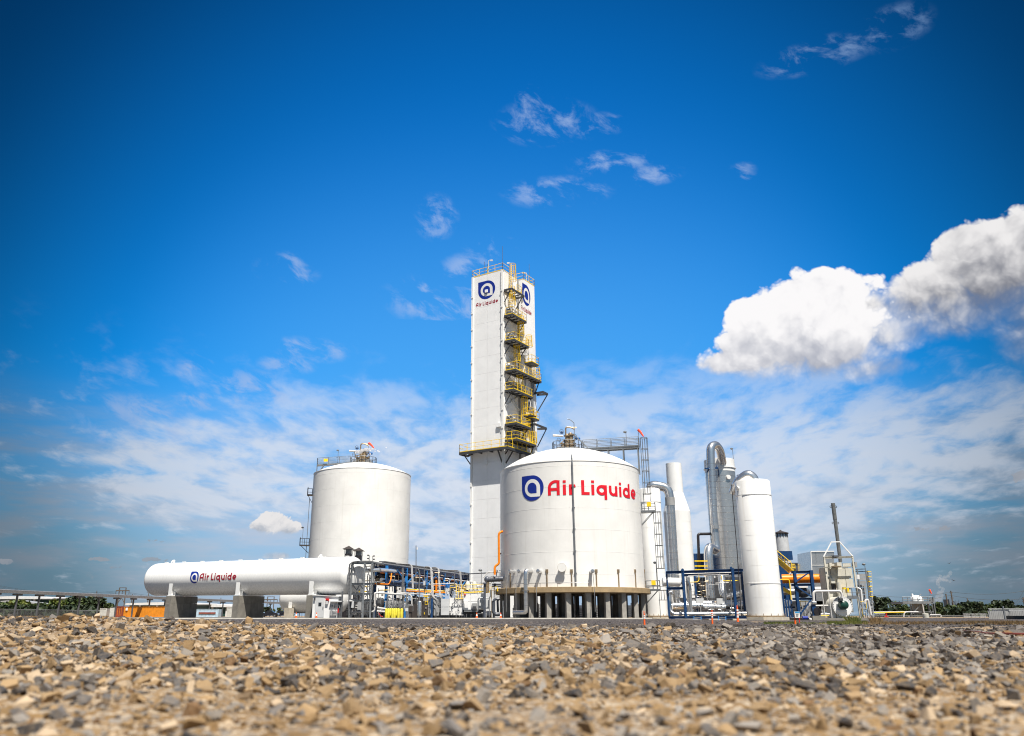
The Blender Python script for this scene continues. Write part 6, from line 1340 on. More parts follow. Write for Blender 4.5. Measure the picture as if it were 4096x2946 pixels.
# ---- blue skid frame with silver piping
bf = thing('blue_skid', 'blue steel skid frame packed with silver pipes between the two white columns', 'pipe skid', W(2820, 2474, 94))
hbeam(bf, (2664, 2291, 94), (2972, 2281, 94), 10.5, 'blue_steel'); hbeam(bf, (2735, 2302, 100), (2990, 2292, 100), 10, 'blue_steel'); hbeam(bf, (2667, 2355, 94), (2736, 2354, 94), 10, 'blue_steel'); hbeam(bf, (2676, 2471, 94), (2985, 2470, 94), 10, 'blue_steel')
for px, Y, py, w in ((2730, 93.7, 2280, 10), (2929, 93.7, 2274, 10), (2666, 94.3, 2290, 6), (2778, 99, 2300, 7), (2965, 96, 2285, 7), (2990, 100, 2292, 8)): post(bf, px, py, Y, w, 'blue_steel')
for px, py in ((2730, 2281), (2924, 2274)): k = PXM(93.5); m = MB(); m.lathe([(5.2 * k, -0.03), (5.2 * k, 0.03)], W(px, py - 1, 93.5), 14, (0, 1, 0)); m.obj('lifting_lug', 'blue_steel', bf)
dr2 = thing('horizontal_drum', 'small white horizontal drum on the blue frame beside the slim column', 'drum', W(2695, 2350, 96)); pipe(dr2, [(2650, 2328), (2716, 2330)], 96.5, 17, 'vessel_white', 'shell', n=24); k = PXM(96.5); m = MB(); m.sphere(W(2714, 2330, 96.5), 16.6 * k, 20, 12, (0.6, 1, 1)); m.obj('end_cap', 'vessel_white', dr2); pipe(dr2, [(2722, 2330), (2733, 2331)], 96.5, 7, 'dark_grey', 'flange')
SV = 'silver_pipe'
for pts, Y, r, bend in (([(2748, 2323, 95), (2757, 2340, 95), (2763, 2440, 95), (2770, 2456, 95)], 95, 7.5, 20), ([(2680, 2440, 96), (2676, 2375, 96), (2684, 2367, 96), (2690, 2378, 96)], 96, 6, 8), ([(2677, 2380, 95.2), (2679, 2445, 95), (2695, 2458, 94.8), (2985, 2455, 95)], 95, 8.2, 22), ([(2690, 2425, 99), (2990, 2424, 99)], 99, 13, None), ([(2740, 2418, 101), (2990, 2415, 101)], 101, 14, None),
                        ([(2886, 2300, 105), (2890, 2370, 104), (2905, 2395, 103), (2985, 2372, 101)], 104, 15, 34), ([(2700, 2360, 103), (2704, 2410, 103), (2720, 2425, 103)], 103, 16, 20), ([(2811, 2430, 98.5), (2900, 2432, 98.5)], 98.5, 15, None)): pipe(bf, pts, Y, r, SV, 'insulated_pipe', bend, 18)
pipe(bf, [(2745, 2330), (2790, 2329), (2796, 2322), (2795, 2300)], 96, 1.6, 'yellow', 'pipe', 5); pipe(bf, [(2886, 2303), (2888, 2320), (2895, 2325), (2960, 2323)], 96, 1.8, 'yellow', 'pipe', 5); pipe(bf, [(2752, 2304), (2915, 2299)], 94.5, 1.8, 'pipe_grey'); pipe(bf, [(2745, 2296), (2935, 2291)], 94.6, 1.4, 'pipe_white'); pipe(bf, [(2862, 2334), (2915, 2331)], 96, 1.6, 'pipe_white')
for x in (2745, 2920, 2958): pipe(bf, [(x, 2305), (x + 8, 2462)], 95, 2.4, 'pipe_grey', 'stand')
for px in (2801, 2884): boxp(bf, px - 15, 2394, px + 15, 2416, 95.2, 0.35, 'pale_grey', 'control_box'); post(bf, px, 2415, 95.4, 4, 'pipe_grey', 'stand', section='B')
clutter(bf, 2670, 2960, 2300, 2440, 97, 46, 51, ('pipe_grey', 'galvanised', 'dark_grey', 'pipe_white')); clutter(bf, 2785, 2830, 2320, 2400, 104, 40, 52, ('bronze', 'dark_steel', 'brown_duct')); clutter(bf, 2690, 2960, 2425, 2462, 96, 34, 53, ('galvanised', 'pipe_grey', 'silver_pipe'))
clutter(bf, 2680, 2960, 2300, 2450, 99, 70, 54, ('silver_pipe', 'pipe_grey', 'dark_steel', 'bronze')); pipe(bf, [(2760, 2470, 101), (2752, 2310, 101)], 101, 7, SV, 'insulated_pipe', None, 16); pipe(bf, [(2905, 2470, 100), (2898, 2330, 100), (2940, 2325, 100)], 100, 6, SV, 'insulated_pipe', 14, 16)
boxp(bf, 2770, 2310, 2990, 2470, 113.5, 0.5, 'dark_steel', 'back_module'); boxp(bf, 2700, 2392, 2960, 2468, 105, 0.8, 'dark_steel', 'dark_backing'); boxp(bf, 2765, 2215, 2835, 2300, 116, 4, 'blue_steel', 'rear_rack')  # the dark steel boxes are added to darken the gaps between the pipes
m = MB()
for y in (2245, 2265, 2280, 2395): m.beam(W(2778, y, 107.5), W(2830, y, 107.5), 0.14)
m.obj('guard_rails', 'yellow', bf, kind='stuff', smooth=False)
for px in (2790, 2889):                                    # little blue steps
    t = thing('access_step', 'short light blue access step in front of the skid, %s one' % ('left' if px < 2800 else 'right'), 'step', W(px, 2484, 92.5)); m = MB(); k = PXM(92.5)
    for x in (-15, 15): m.beam(W(px + x, 2485, 92.2), W(px + x * 0.95, 2466, 93), 2.2 * k)
    m.obj('stringers', 'blue_bright', t, smooth=False); m = MB()
    for y in (2472, 2478, 2483): m.beam(W(px - 14, y, 92.5), W(px + 14, y, 92.5), 0.2, 0.03)
    m.obj('treads', 'pale_grey', t, smooth=False)
for x0, x1 in ((2700, 2770), (2835, 2880), (2930, 2985)): t = thing('skid_footing', 'pale concrete footing under the blue skid, %s' % {2700: 'at its left end', 2835: 'at its middle', 2930: 'at its right end'}[x0], 'footing', W((x0 + x1) / 2, 2485, 93.5)); a, b = W(x0, 2480, 93.5), W(x1, 2480, 93.5); m = MB(); m.b2((a.x, 93.3, -0.05), (b.x, 95.5, ZP(2476, 93.5))); m.obj('block', 'concrete_pale', t, smooth=False)
# ---- delineator posts and sign
def delineator(label, px, py0, py1, Y, heavy=False):
    p = W(px, py0, Y); h = ZP(py1, Y) - p.z; t = thing('delineator_post', label, 'traffic post', p, 'orange delineator posts'); r = 0.045 if not heavy else 0.07
    lean = Vector((0.04, 0, 1)); m = MB(); m.tube([p, p + lean * h * 0.25, p + lean * h * 0.92], [r * (1.7 if heavy else 1.25), r * 1.15, r * 0.8], 12); m.obj('body', 'cone_orange', t)
    for u in ((0.58, 0.68), (0.74, 0.82)) if not heavy else ((0.34, 0.46), (0.52, 0.64), (0.70, 0.80)): m = MB(); m.tube([p + lean * h * u[0], p + lean * h * u[1]], r * 1.2, 12); m.obj('collar', 'sign_white', t)
    m = MB(); q = p + lean * h * 0.93; m.tube([q + Vector((math.cos(a), 0, math.sin(a))) * 0.05 + UP * 0.06 for a in [2 * math.pi * i / 10 for i in range(11)]], 0.014, 5); m.obj('handle', 'cone_orange', t)
    if heavy: m = MB(); m.lathe([(0.42, 0), (0.42, 0.04), (0.34, 0.07), (0.1, 0.09)], p, 8, caps=True); m.obj('base', 'rubber', t)
delineator('plain orange delineator post standing in front of the slim white column', 2578, 2509, 2452, 46); delineator('plain orange delineator post standing in front of the blue skid', 2850, 2506, 2446, 48); delineator('tall striped orange channeliser on a black base near the thick white column', 2952, 2496, 2424, 62, True)
sg = thing('warning_sign', 'small white sign with a blue header on orange and red posts at right', 'sign', W(3190, 2505, 50))
k = PXM(50); m = MB(); m.beam(W(3182, 2506, 50), W(3179, 2450, 50), 6 * k, 0.05); m.obj('post', 'cone_orange', sg, label='orange post', smooth=False); m = MB(); m.beam(W(3198, 2504, 50.3), W(3197, 2470, 50.3), 3.2 * k); m.obj('post', 'red', sg, label='red post', smooth=False)
def quadp(px0, py0, px1, py1, Y, th, matname, name, par): a, b = W(px0, py1, Y), W(px1, py0, Y); m = MB(); m.b2((a.x, Y, a.z), (b.x, Y + th, b.z)); return m.obj(name, matname, par, smooth=False)
bd_ = quadp(3180, 2447, 3198, 2472, 49.9, 0.02, 'sign_white', 'board', sg); quadp(3180.3, 2447.4, 3197.7, 2453, 49.888, 0.01, 'sign_blue', 'header', bd_)
m = MB()
for i, y in enumerate((2456.5, 2459.5, 2463, 2466.5)): a, b = W(3183, y + 0.9, 49.89), W(3195 - (i % 2) * 2.5, y, 49.89); m.b2((a.x, 49.885, a.z), (b.x, 49.895, b.z))
m.obj('print_lines', 'shade_grey', bd_, kind='stuff', smooth=False)

# ------------------------------------------------------------------ stairs, orange duct and heater farther right
ss = thing('blue_rack', 'blue steel rack with a yellow stair carrying the thick orange pipe', 'pipe rack', W(3180, 2474, 104))
for px, Y, py, w in ((3120, 104, 2290, 8), (3177, 103, 2285, 11), (3243, 103, 2282, 12), (3150, 112, 2290, 7)): post(ss, px, py, Y, w, 'blue_steel', py1=None)
for a, b, w in (((3165, 2290, 103), (3250, 2288, 103), 9), ((3165, 2341, 103), (3252, 2340, 103), 9), ((3170, 2397, 103), (3255, 2396, 103), 8), ((3125, 2430, 104), (3180, 2430, 104), 6)): hbeam(ss, a, b, w, 'blue_steel')
for a, b in (((3180, 2330), (3235, 2292)), ((3182, 2344), (3246, 2388)), ((3243, 2402), (3200, 2460))): m = MB(); k = PXM(103); m.beam(W(*a, 102.7), W(*b, 102.7), 5 * k); m.obj('brace', 'blue_steel', ss, smooth=False)
for x in (3132, 3142, 3152): post(ss, x, 2395, 101, 5, 'blue_steel', 'column')
pipe(ss, [(3110, 2317, 104.6), (3300, 2314, 104.6)], 104.6, 17.5, 'orange', 'orange_duct', n=24); k = PXM(106); m = MB(); m.lathe([(20.5 * k, -0.15), (20.5 * k, 0.15)], W(3288, 2314, 104.6), 24, (1, 0, 0)); m.obj('flange', 'orange', ss)
pipe(ss, [(3115, 2319), (3154, 2319), (3158, 2326), (3165, 2400)], 101.5, 2.2, 'yellow', 'pipe', 4); pipe(ss, [(3125, 2368, 107), (3175, 2368, 107)], 107, 13, 'silver_pipe', 'insulated_pipe', n=18); pipe(ss, [(3248, 2358, 108), (3290, 2357, 108)], 108, 9, 'pipe_white', 'pipe', n=16)
m = MB(); m.sphere(W(3210, 2370, 107), 26 * k, 20, 12, (1.15, 1, 0.85)); m.obj('drum', 'slate', ss); boxp(ss, 3195, 2344, 3232, 2352, 106, 1, 'equipment_white', 'cover')
m = MB(); a, b = W(3100, 2228, 108), W(3168, 2286, 104); s_ = Vector((0, 0.9, 0))
for o in (Vector((0, 0, 0)), s_): m.beam(a + o, b + o, 0.12, 0.45)
m.obj('stair_stringer', 'yellow', ss, smooth=False); m = MB()
for i in range(1, 14): q = a.lerp(b, i / 14); m.box(q + s_ / 2, (0.28, 0.85, 0.04))
m.obj('stair_treads', 'dark_grey', ss, kind='stuff', smooth=False); m = MB(); railing(m, [a, b], 1.1, 0.9, 0.045, kick=False); m.obj('stair_railing', 'yellow', ss)
m = MB(); a2, b2 = W(3112, 2345, 107), W(3160, 2372, 105); m.beam(a2, b2, 0.3, 0.4); m.obj('lower_stringer', 'yellow', ss, smooth=False); boxp(ss, 3192, 2404, 3232, 2407, 103, 0.8, 'yellow', 'guard_beam'); m = MB(); railing(m, [W(3190, 2424, 103.5), W(3202, 2424, 103.5)], 0.6, 0.2, 0.05); m.obj('guard', 'yellow', ss)
clutter(ss, 3120, 3170, 2400, 2470, 103, 30, 61, ('dark_steel', 'blue_steel', 'pipe_grey')); clutter(ss, 3190, 3300, 2405, 2465, 105, 60, 62, ('pipe_grey', 'pipe_white', 'dark_grey', 'galvanised')); boxp(ss, 3105, 2250, 3160, 2400, 113, 3, 'blue_steel', 'rear_frame'); boxp(ss, 3190, 2405, 3300, 2470, 112, 2, 'shade_grey', 'back_module')
t = thing('concrete_block', 'grey concrete plinth corner to the right of the warning sign', 'block', W(3270, 2485, 96)); a, b = W(3252, 2484, 96), W(3480, 2484, 96); m = MB(); m.b2((a.x, 96, -0.05), (b.x, 104, ZP(2473, 96))); m.b2((a.x - 0.3, 95.2, -0.05), (W(3292, 2480, 96).x, 95.98, ZP(2464, 96))); m.obj('plinth', 'concrete', t, smooth=False)
t = thing('blue_motor', 'small dark blue motor on the ground beside the plinth corner', 'motor', W(3220, 2480, 92)); pipe(t, [(3210, 2473), (3231, 2473)], 92, 6.5, 'logo_blue', 'housing', n=14); boxp(t, 3212, 2479, 3230, 2485, 91.8, 0.5, 'dark_steel', 'foot'); m = MB(); m.sphere(W(3242, 2479, 92), 0.17, 10, 8); m.obj('pump_head', 'pipe_white', t)
# round grey cooling stack
ct = thing('fan_stack', 'round grey fan stack with a dark rim above the yellow stair', 'cooling tower', W(3128, 2474, 140)); c, R = base_fit(3103, 3158, 140, 11); z0, z1 = ZP(2212, 140), ZP(2150, 140); m = MB(); m.lathe([(R * 1.08, 0.1), (R * 1.08, z0 - 1), (R * 1.06, z0), (R, z1), (R - 0.15, z1), (R - 0.15, z0)], (c[0], c[1], 0), 40, caps=False); m.obj('shell', 'pale_grey', ct)
m = MB(); zt = ZP(2134, 140); m.lathe([(R * 0.9, z1), (R * 0.9, zt)], (c[0], c[1], 0), 32, caps=False); m.obj('grille', 'container_blue', ct); m = MB(); m.lathe([(R * 1.0, zt - 0.15), (R * 1.16, zt - 0.1), (R * 1.16, zt + 0.05), (R * 0.3, zt + 0.35), (0, zt + 0.6)], (c[0], c[1], 0), 40); m.obj('rim', 'brown_duct', ct); m = MB()
for i in range(14): a = 2 * math.pi * i / 14; m.tube([on_cyl(c, R * 0.97, a, z1 - 0.1), on_cyl(c, R * 0.97, a, zt)], 0.09, 5)
m.obj('struts', 'dark_steel', ct, kind='stuff'); boxp(ct, 3110, 2205, 3172, 2240, 134, 3, 'blue_steel', 'deck')
# silver-grey housing with a slanted side, and white drum
hb = thing('duct_housing', 'large dull silver sheet-metal housing with a slanted left side', 'housing', W(3275, 2474, 114)); P = [(3243, 2207), (3336, 2206), (3338, 2440), (3256, 2440)]; m = MB(); m.prism([W(x, y, 112) for x, y in P], (0, 5, 0)); m.obj('front_panel', 'silver', hb, smooth=False)
m = MB(); A = [W(3243, 2207, 112), W(3256, 2440, 112), W(3232, 2440, 120), W(3222, 2252, 120)]; m.prism(A, (-0.02, -0.0, 0.02)); m.obj('slanted_side', 'pale_grey', hb, smooth=False); m = MB(); m.beam(W(3243, 2207, 111.95), W(3336, 2206, 111.95), 0.12); m.beam(W(3243, 2207, 111.95), W(3256, 2440, 111.95), 0.10); m.beam(W(3248, 2262, 111.95), W(3336, 2262, 111.95), 0.05); m.obj('edge_trim', 'sign_white', hb, smooth=False)
t = thing('horizontal_drum', 'white horizontal drum behind the blue rack, below the fan stack', 'drum', W(3195, 2290, 122)); pipe(t, [(3165, 2270), (3232, 2269)], 122, 17, 'vessel_white', 'shell', n=20); boxp(t, 3163, 2252, 3222, 2256, 121, 1, 'dark_steel', 'roof_plate'); m = MB(); railing(m, [W(3168, 2284, 118), W(3182, 2284, 118)], 0.9, 0.2, 0.05); m.obj('guard', 'yellow', t)
mat('stack_grey', (0.13, 0.135, 0.135), 0.5, var=0.25, streak=0.3)
# cream fired heater with A-frame and stack
ht = thing('fired_heater', 'cream box-shaped heater under a white A-frame with a tall grey exhaust stack', 'heater', W(3360, 2474, 100))
YH = 100; boxp(ht, 3317, 2271, 3415, 2450, YH, 1.6, 'cream', 'casing')
for x0, y0, x1, y1 in ((3305, 2273, 3323, 2315), (3325, 2275, 3340, 2297), (3352, 2275, 3384, 2314), (3386, 2274, 3412, 2314), (3352, 2318, 3386, 2350), (3388, 2317, 3416, 2350), (3303, 2255, 3320, 2269), (3372, 2254, 3404, 2268), (3308, 2318, 3326, 2350)): boxp(ht, x0, y0, x1, y1, YH - 0.12, 0.115, 'cream', 'panel')
for x, y0, x1, y1 in ((3296, 2228, 3303, 2450), (3409, 2225, 3430, 2450)):
    m = MB(); k = PXM(YH); m.ibeam(W(x, y0, YH - 0.3), Vector((W(x, y0, YH - 0.3).x, YH - 0.3, 0.1)), 6 * k); m.obj('frame_post', 'cream', ht, smooth=False)
hbeam(ht, (3294, 2232, YH - 0.3), (3411, 2229, YH - 0.3), 8, 'cream', 'frame_beam', 8); hbeam(ht, (3292, 2271, YH - 0.7), (3414, 2268, YH - 0.7), 3, 'cream', 'frame_beam')
for a, b in (((3294, 2228), (3325, 2170)), ((3323, 2169), (3358, 2168)), ((3358, 2168), (3410, 2225))): m = MB(); m.beam(W(*a, YH - 0.3), W(*b, YH - 0.3), 4 * PXM(YH)); m.obj('a_frame', 'sign_white', ht, smooth=False)
cst, Rst = base_fit(3343, 3358, YH + 1, 9.5); zs0, zs1 = ZP(2250, YH + 1), ZP(2014, YH + 1); zj = ZP(2080, YH + 1); m = MB(); m.lathe([(Rst * 1.0, zs0), (Rst * 1.0, zj), (Rst * 1.13, zj), (Rst * 1.13, zs1), (Rst * 0.95, zs1), (Rst * 0.95, zs1 - 1)], (cst[0], cst[1], 0), 24, caps=False); stk = m.obj('exhaust_stack', 'stack_grey', ht, autos=30)
for y in (2028, 2093):
    for s in (-1, 1): m = MB(); q = Vector((cst[0] + s * Rst * 1.45, cst[1], ZP(y, YH + 1))); m.tube([q + Vector((math.cos(a), 0, math.sin(a))) * 0.12 for a in [2 * math.pi * i / 10 for i in range(11)]], 0.04, 5); m.tube([Vector((cst[0] + s * Rst, cst[1], q.z)), q - Vector((s * 0.1, 0, 0))], 0.05, 5); m.obj('stack_lug', 'dark_grey', stk)
boxp(ht, 3336, 2222, 3358, 2228, YH - 0.9, 1.6, 'dark_grey', 'stack_base'); boxp(ht, 3350, 2250, 3368, 2268, YH - 1.2, 1.1, 'cream', 'breech_box'); boxp(ht, 3337, 2264, 3366, 2269, YH - 1.4, 1.3, 'bronze', 'breech_ledge'); boxp(ht, 3320, 2252, 3352, 2276, YH - 0.5, 0.49, 'cream', 'side_box')
pipe(ht, [(3355, 2330, YH - 0.8), (3358, 2350, YH - 0.8), (3362, 2385, YH - 0.8)], YH, 10, 'cream', 'burner_duct', 10, 12); boxp(ht, 3330, 2336, 3346, 2362, YH - 0.2, 0.19, 'dark_steel', 'opening'); boxp(ht, 3326, 2312, 3342, 2334, YH - 0.6, 0.5, 'cream', 'damper_box'); boxp(ht, 3375, 2351, 3396, 2358, YH - 1.4, 1, 'yellow', 'yellow_valve'); boxp(ht, 3391, 2352, 3398, 2372, YH - 1.4, 0.6, 'yellow', 'yellow_valve')
m = MB(); railing(m, [W(3390, 2388, 98), W(3432, 2388, 98), W(3432, 2388, 100)], 1.05, 0.6, 0.04); m.obj('railing', 'grey_steel', ht); boxp(ht, 3386, 2388, 3436, 2396, 98, 2, 'grey_steel', 'landing')
for x in (3388, 3434): post(ht, x, 2392, 98.2, 3, 'grey_steel', 'landing_post', section='B')
# round burner front with green motor
bu = thing('burner_drum', 'round cream burner drum with a dark green motor at its centre', 'burner', W(3370, 2474, 97.5)); k = PXM(97.5); p = W(3370, 2427, 97.5); m = MB(); m.lathe([(38 * k, 0), (38 * k, 2.2)], p, 40, (0, 1, 0)); m.obj('drum', 'cream', bu); m = MB(); m.lathe([(39.5 * k, -0.08), (39.5 * k, 0.05), (33 * k, 0.06)], p, 40, (0, 1, 0)); m.obj('rim', 'equipment_white', bu, autos=25)
m = MB()
for i in range(26): a = 2 * math.pi * i / 26; q = p + Vector((math.cos(a) * 37 * k, -0.08, math.sin(a) * 37 * k)); m.cyl(q, q - Vector((0, 0.06, 0)), 0.035, 6)
m.obj('bolts', 'dark_grey', bu, kind='stuff'); q = W(3370, 2421, 97.3); m = MB(); m.lathe([(17 * k, 0.1), (18 * k, -0.25), (16 * k, -0.6), (9 * k, -0.75), (0, -0.76)], q, 24, (0, 1, 0)); m.obj('motor', 'green_dark', bu); boxp(bu, 3361, 2394, 3373, 2404, 96.5, 0.6, 'dark_steel', 'inlet_flange'); boxp(bu, 3350, 2455, 3392, 2474, 97.6, 2, 'cream', 'saddle'); boxp(bu, 3331, 2424, 3345, 2473, 97.8, 1.5, 'pale_grey', 'side_casing'); boxp(bu, 3352, 2440, 3391, 2450, 97.25, 0.2, 'equipment_white', 'lower_plate')
wp = thing('white_air_pipe', 'white pipe arching from the floor over to the burner drum on slim props', 'pipe', W(3310, 2474, 97))
pipe(wp, [(3256, 2412), (3253, 2366), (3360, 2365), (3368, 2378), (3369, 2394)], 97, 4.8, 'pipe_white', 'pipe', 14, 14); pipe(wp, [(3248, 2411), (3264, 2412)], 97, 7, 'silver_pipe', 'flange')
for x0, x1 in ((3288, 3301), (3314, 3328)): pipe(wp, [(x0, 2368), (x1, 2473)], 96.8, 1.8, 'pipe_white', 'prop')
fn = thing('blower', 'dark round blower wheel housing left of the burner drum', 'blower', W(3270, 2474, 98)); m = MB(); m.lathe([(16 * k, 0), (17 * k, 0.6), (12 * k, 0.65), (10 * k, 0.2)], W(3271, 2447, 97.6), 24, (0, 1, 0)); m.obj('scroll', 'black_pipe', fn); boxp(fn, 3253, 2418, 3268, 2464, 97.7, 0.8, 'blue_steel', 'casing'); pipe(fn, [(3283, 2458), (3318, 2457)], 97, 3.2, 'pipe_white', 'pipe'); pipe(fn, [(3284, 2464), (3316, 2463)], 96.8, 1.6, 'yellow', 'pipe'); pipe(fn, [(3238, 2412), (3242, 2452), (3252, 2458)], 98, 3.4, 'pipe_white', 'pipe', 5); pipe(fn, [(3252, 2424), (3322, 2423)], 99, 3.2, 'pipe_white', 'pipe')
# mesh stair tower and white vessels at the far right end of the heater
mt_ = thing('mesh_tower', 'grey mesh stair tower with yellow rungs at the right end of the heater', 'stair tower', W(3455, 2474, 104))
for x, y in ((3428, 2278), (3463, 2283), (3470, 2283)): post(mt_, x, y, 104, 4, 'grey_steel', 'post', section='B')
for y in np.arange(2296, 2400, 14): boxp(mt_, 3432, y, 3466, y + 12.3, 105, 0.1, 'shade_grey', 'mesh_panel')
hbeam(mt_, (3422, 2278, 104), (3464, 2277, 104), 3, 'grey_steel'); hbeam(mt_, (3422, 2287, 104), (3466, 2287, 104), 3, 'grey_steel')
m = MB(); ladder(m, W(3486, 2474, 103), W(3478, 2285, 103), (1, 0, 0), (0, -1, 0), 0.5, 0.035, None); m.obj('ladder', 'pale_grey', mt_)
for i, y in enumerate((2286, 2306, 2325, 2346, 2366, 2385)): boxp(mt_, 3471 + i * 2, y, 3483 + i * 2, y + 3, 102.6, 0.4, 'yellow', 'rung_guard')
pipe(mt_, [(3428, 2300), (3430, 2318)], 103, 9, 'equipment_white', 'drum', n=16); pipe(mt_, [(3429, 2352), (3444, 2360), (3449, 2410)], 102, 4, 'equipment_white', 'pipe', 6); pipe(mt_, [(3460, 2416), (3462, 2402), (3472, 2400), (3474, 2412), (3484, 2462)], 100, 4.6, 'pipe_white', 'pipe', 8, 12); boxp(mt_, 3422, 2249, 3430, 2270, 104, 1, 'shade_grey', 'vent_box')
clutter(mt_, 3432, 3475, 2405, 2470, 100, 40, 71, ('pipe_white', 'pipe_grey', 'dark_grey', 'yellow')); lamp_post(3462, 2284, 103.5, ZP(2263, 103.5) - ZP(2284, 103.5), 'slender lamp on top of the mesh stair tower')

# ------------------------------------------------------------------ vegetation
def leaf_mat(name, a, b):
    m = bpy.data.materials.new(name); m.use_nodes = True; t = m.node_tree; n = NT(t); bs = t.nodes['Principled BSDF']; g = t.nodes.new('ShaderNodeNewGeometry')
    n.put(bs.inputs['Base Color'], n.mix(n.step(n.noise(g.outputs['Position'], 0.7, 4, 0.6), 0.35, 0.68), a, b)); bs.inputs['Roughness'].default_value = 0.65; MAT[name] = m
leaf_mat('leaf_dark', (0.006, 0.016, 0.004), (0.026, 0.045, 0.010)); leaf_mat('leaf_mid', (0.014, 0.032, 0.005), (0.055, 0.078, 0.014)); leaf_mat('leaf_bright', (0.05, 0.085, 0.012), (0.15, 0.17, 0.03))
leaf_mat('grass_green', (0.06, 0.09, 0.012), (0.17, 0.17, 0.035)); leaf_mat('grass_dry', (0.13, 0.075, 0.03), (0.28, 0.19, 0.085)); mat('bark', (0.07, 0.055, 0.04), 0.9, var=0.3)
def tree(label, px, py_top, py_wide, w_px, Y, matname, n=900, name='tree', cat='tree', seed=0, group='trees and bushes along the plant edge', z0=0.1):
    r = np.random.default_rng(seed + 100); top = ZP(py_top, Y); k = PXM(Y); x0 = W(px, py_wide, Y).x; rx = w_px * k / 2; t = thing(name, label, cat, (x0, Y, z0), group)
    m = MB(); H = top - z0; m.tube([(x0, Y, z0 - 0.1), (x0 + 0.1 * rx, Y, z0 + H * 0.4), (x0, Y, z0 + H * 0.75)], [0.05 * H, 0.035 * H, 0.012 * H], 7)
    for a in (0.6, 2.4, 4.4): m.tube([(x0 + 0.08 * rx, Y, z0 + H * 0.3), (x0 + math.cos(a) * rx * 0.6, Y + math.sin(a) * rx * 0.5, z0 + H * 0.62)], [0.022 * H, 0.008 * H], 5)
    m.obj('trunk', 'bark', t)
    nc = max(9, int(n / 45)); cen = []                           # foliage in uneven clumps
    for i in range(nc):
        th = r.uniform(0, 2 * math.pi); q = r.random() ** 0.6; h = r.uniform(0.16, 0.95); prof = math.sin(math.pi * min(1, max(0.08, h * 0.86 + 0.1))) ** 0.6
        cen.append((math.cos(th) * rx * q * prof, math.sin(th) * rx * 0.8 * q * prof, h * H * 0.93, rx * r.uniform(0.22, 0.42)))
    idx = r.integers(0, nc, n); C = np.array(cen)[idx]; d = r.normal(0, 1, (n, 3)); d /= np.linalg.norm(d, axis=1)[:, None]; rad_ = C[:, 3] * r.random(n) ** 0.45
    P = C[:, :3] + d * rad_[:, None] * np.array([1, 1, 0.8]); P[:, 2] = np.clip(P[:, 2], 0.05 * H, H)
    s = rx * r.uniform(0.12, 0.24, n) * (900 / n) ** 0.4; u = r.normal(0, 1, (n, 3)); u /= np.linalg.norm(u, axis=1)[:, None]; v = np.cross(u, r.normal(0, 1, (n, 3))); v /= np.linalg.norm(v, axis=1)[:, None]
    Q = np.stack([P - u * s[:, None], P + v * s[:, None] * 0.6, P + u * s[:, None], P - v * s[:, None] * 0.6], 1).reshape(-1, 3) + np.array([x0, Y, z0])
    m = MB(); m.v = Q.tolist(); m.f = [(4 * i, 4 * i + 1, 4 * i + 2, 4 * i + 3) for i in range(n)]; m.n = len(Q); m.obj('crown', matname, t, smooth=False)
sd_ = 0
for px, pt, w, Y, mt, lab in ((-30, 2415, 150, 235, 'leaf_mid', 'olive green bush at the left edge behind the chain-link fence'), (75, 2405, 110, 232, 'leaf_bright', 'rounded light green bush in front of the long warehouse'), (150, 2420, 130, 230, 'leaf_mid', 'low olive bush right of the rounded light green one'),
                              (230, 2400, 95, 228, 'leaf_bright', 'light green shrub left of the tall leafy bush'), (295, 2385, 80, 233, 'leaf_dark', 'tall thin-topped dark shrub in the middle of the hedge'), (340, 2392, 110, 228, 'leaf_mid', 'broad leafy bush near the right end of the hedge'), (392, 2390, 85, 226, 'leaf_dark', 'dark bush above the small white container'), (440, 2412, 60, 224, 'leaf_mid', 'small bush top showing above the container doors'),
                              (20, 2432, 160, 215, 'leaf_dark', 'low dark undergrowth at the left edge by the fence'), (180, 2436, 180, 216, 'leaf_dark', 'low dark undergrowth in the middle of the hedge'), (310, 2430, 150, 214, 'leaf_dark', 'low dark undergrowth left of the white container')):
    sd_ += 1; tree(lab, px, pt, 2450, w * 1.1, Y, mt, 1300, 'bush', 'bush', sd_)
for px, pt, w, Y, mt, lab in ((1065, 2430, 45, 420, 'leaf_dark', 'dark distant tree seen left of the pickup trucks'), (1112, 2432, 42, 400, 'leaf_bright', 'bright green distant tree seen above the pickup trucks'), (1150, 2426, 50, 430, 'leaf_mid', 'distant tree seen left of the shaded vessel')): sd_ += 1; tree(lab, px, pt, 2455, w, Y, mt, 500, seed=sd_)
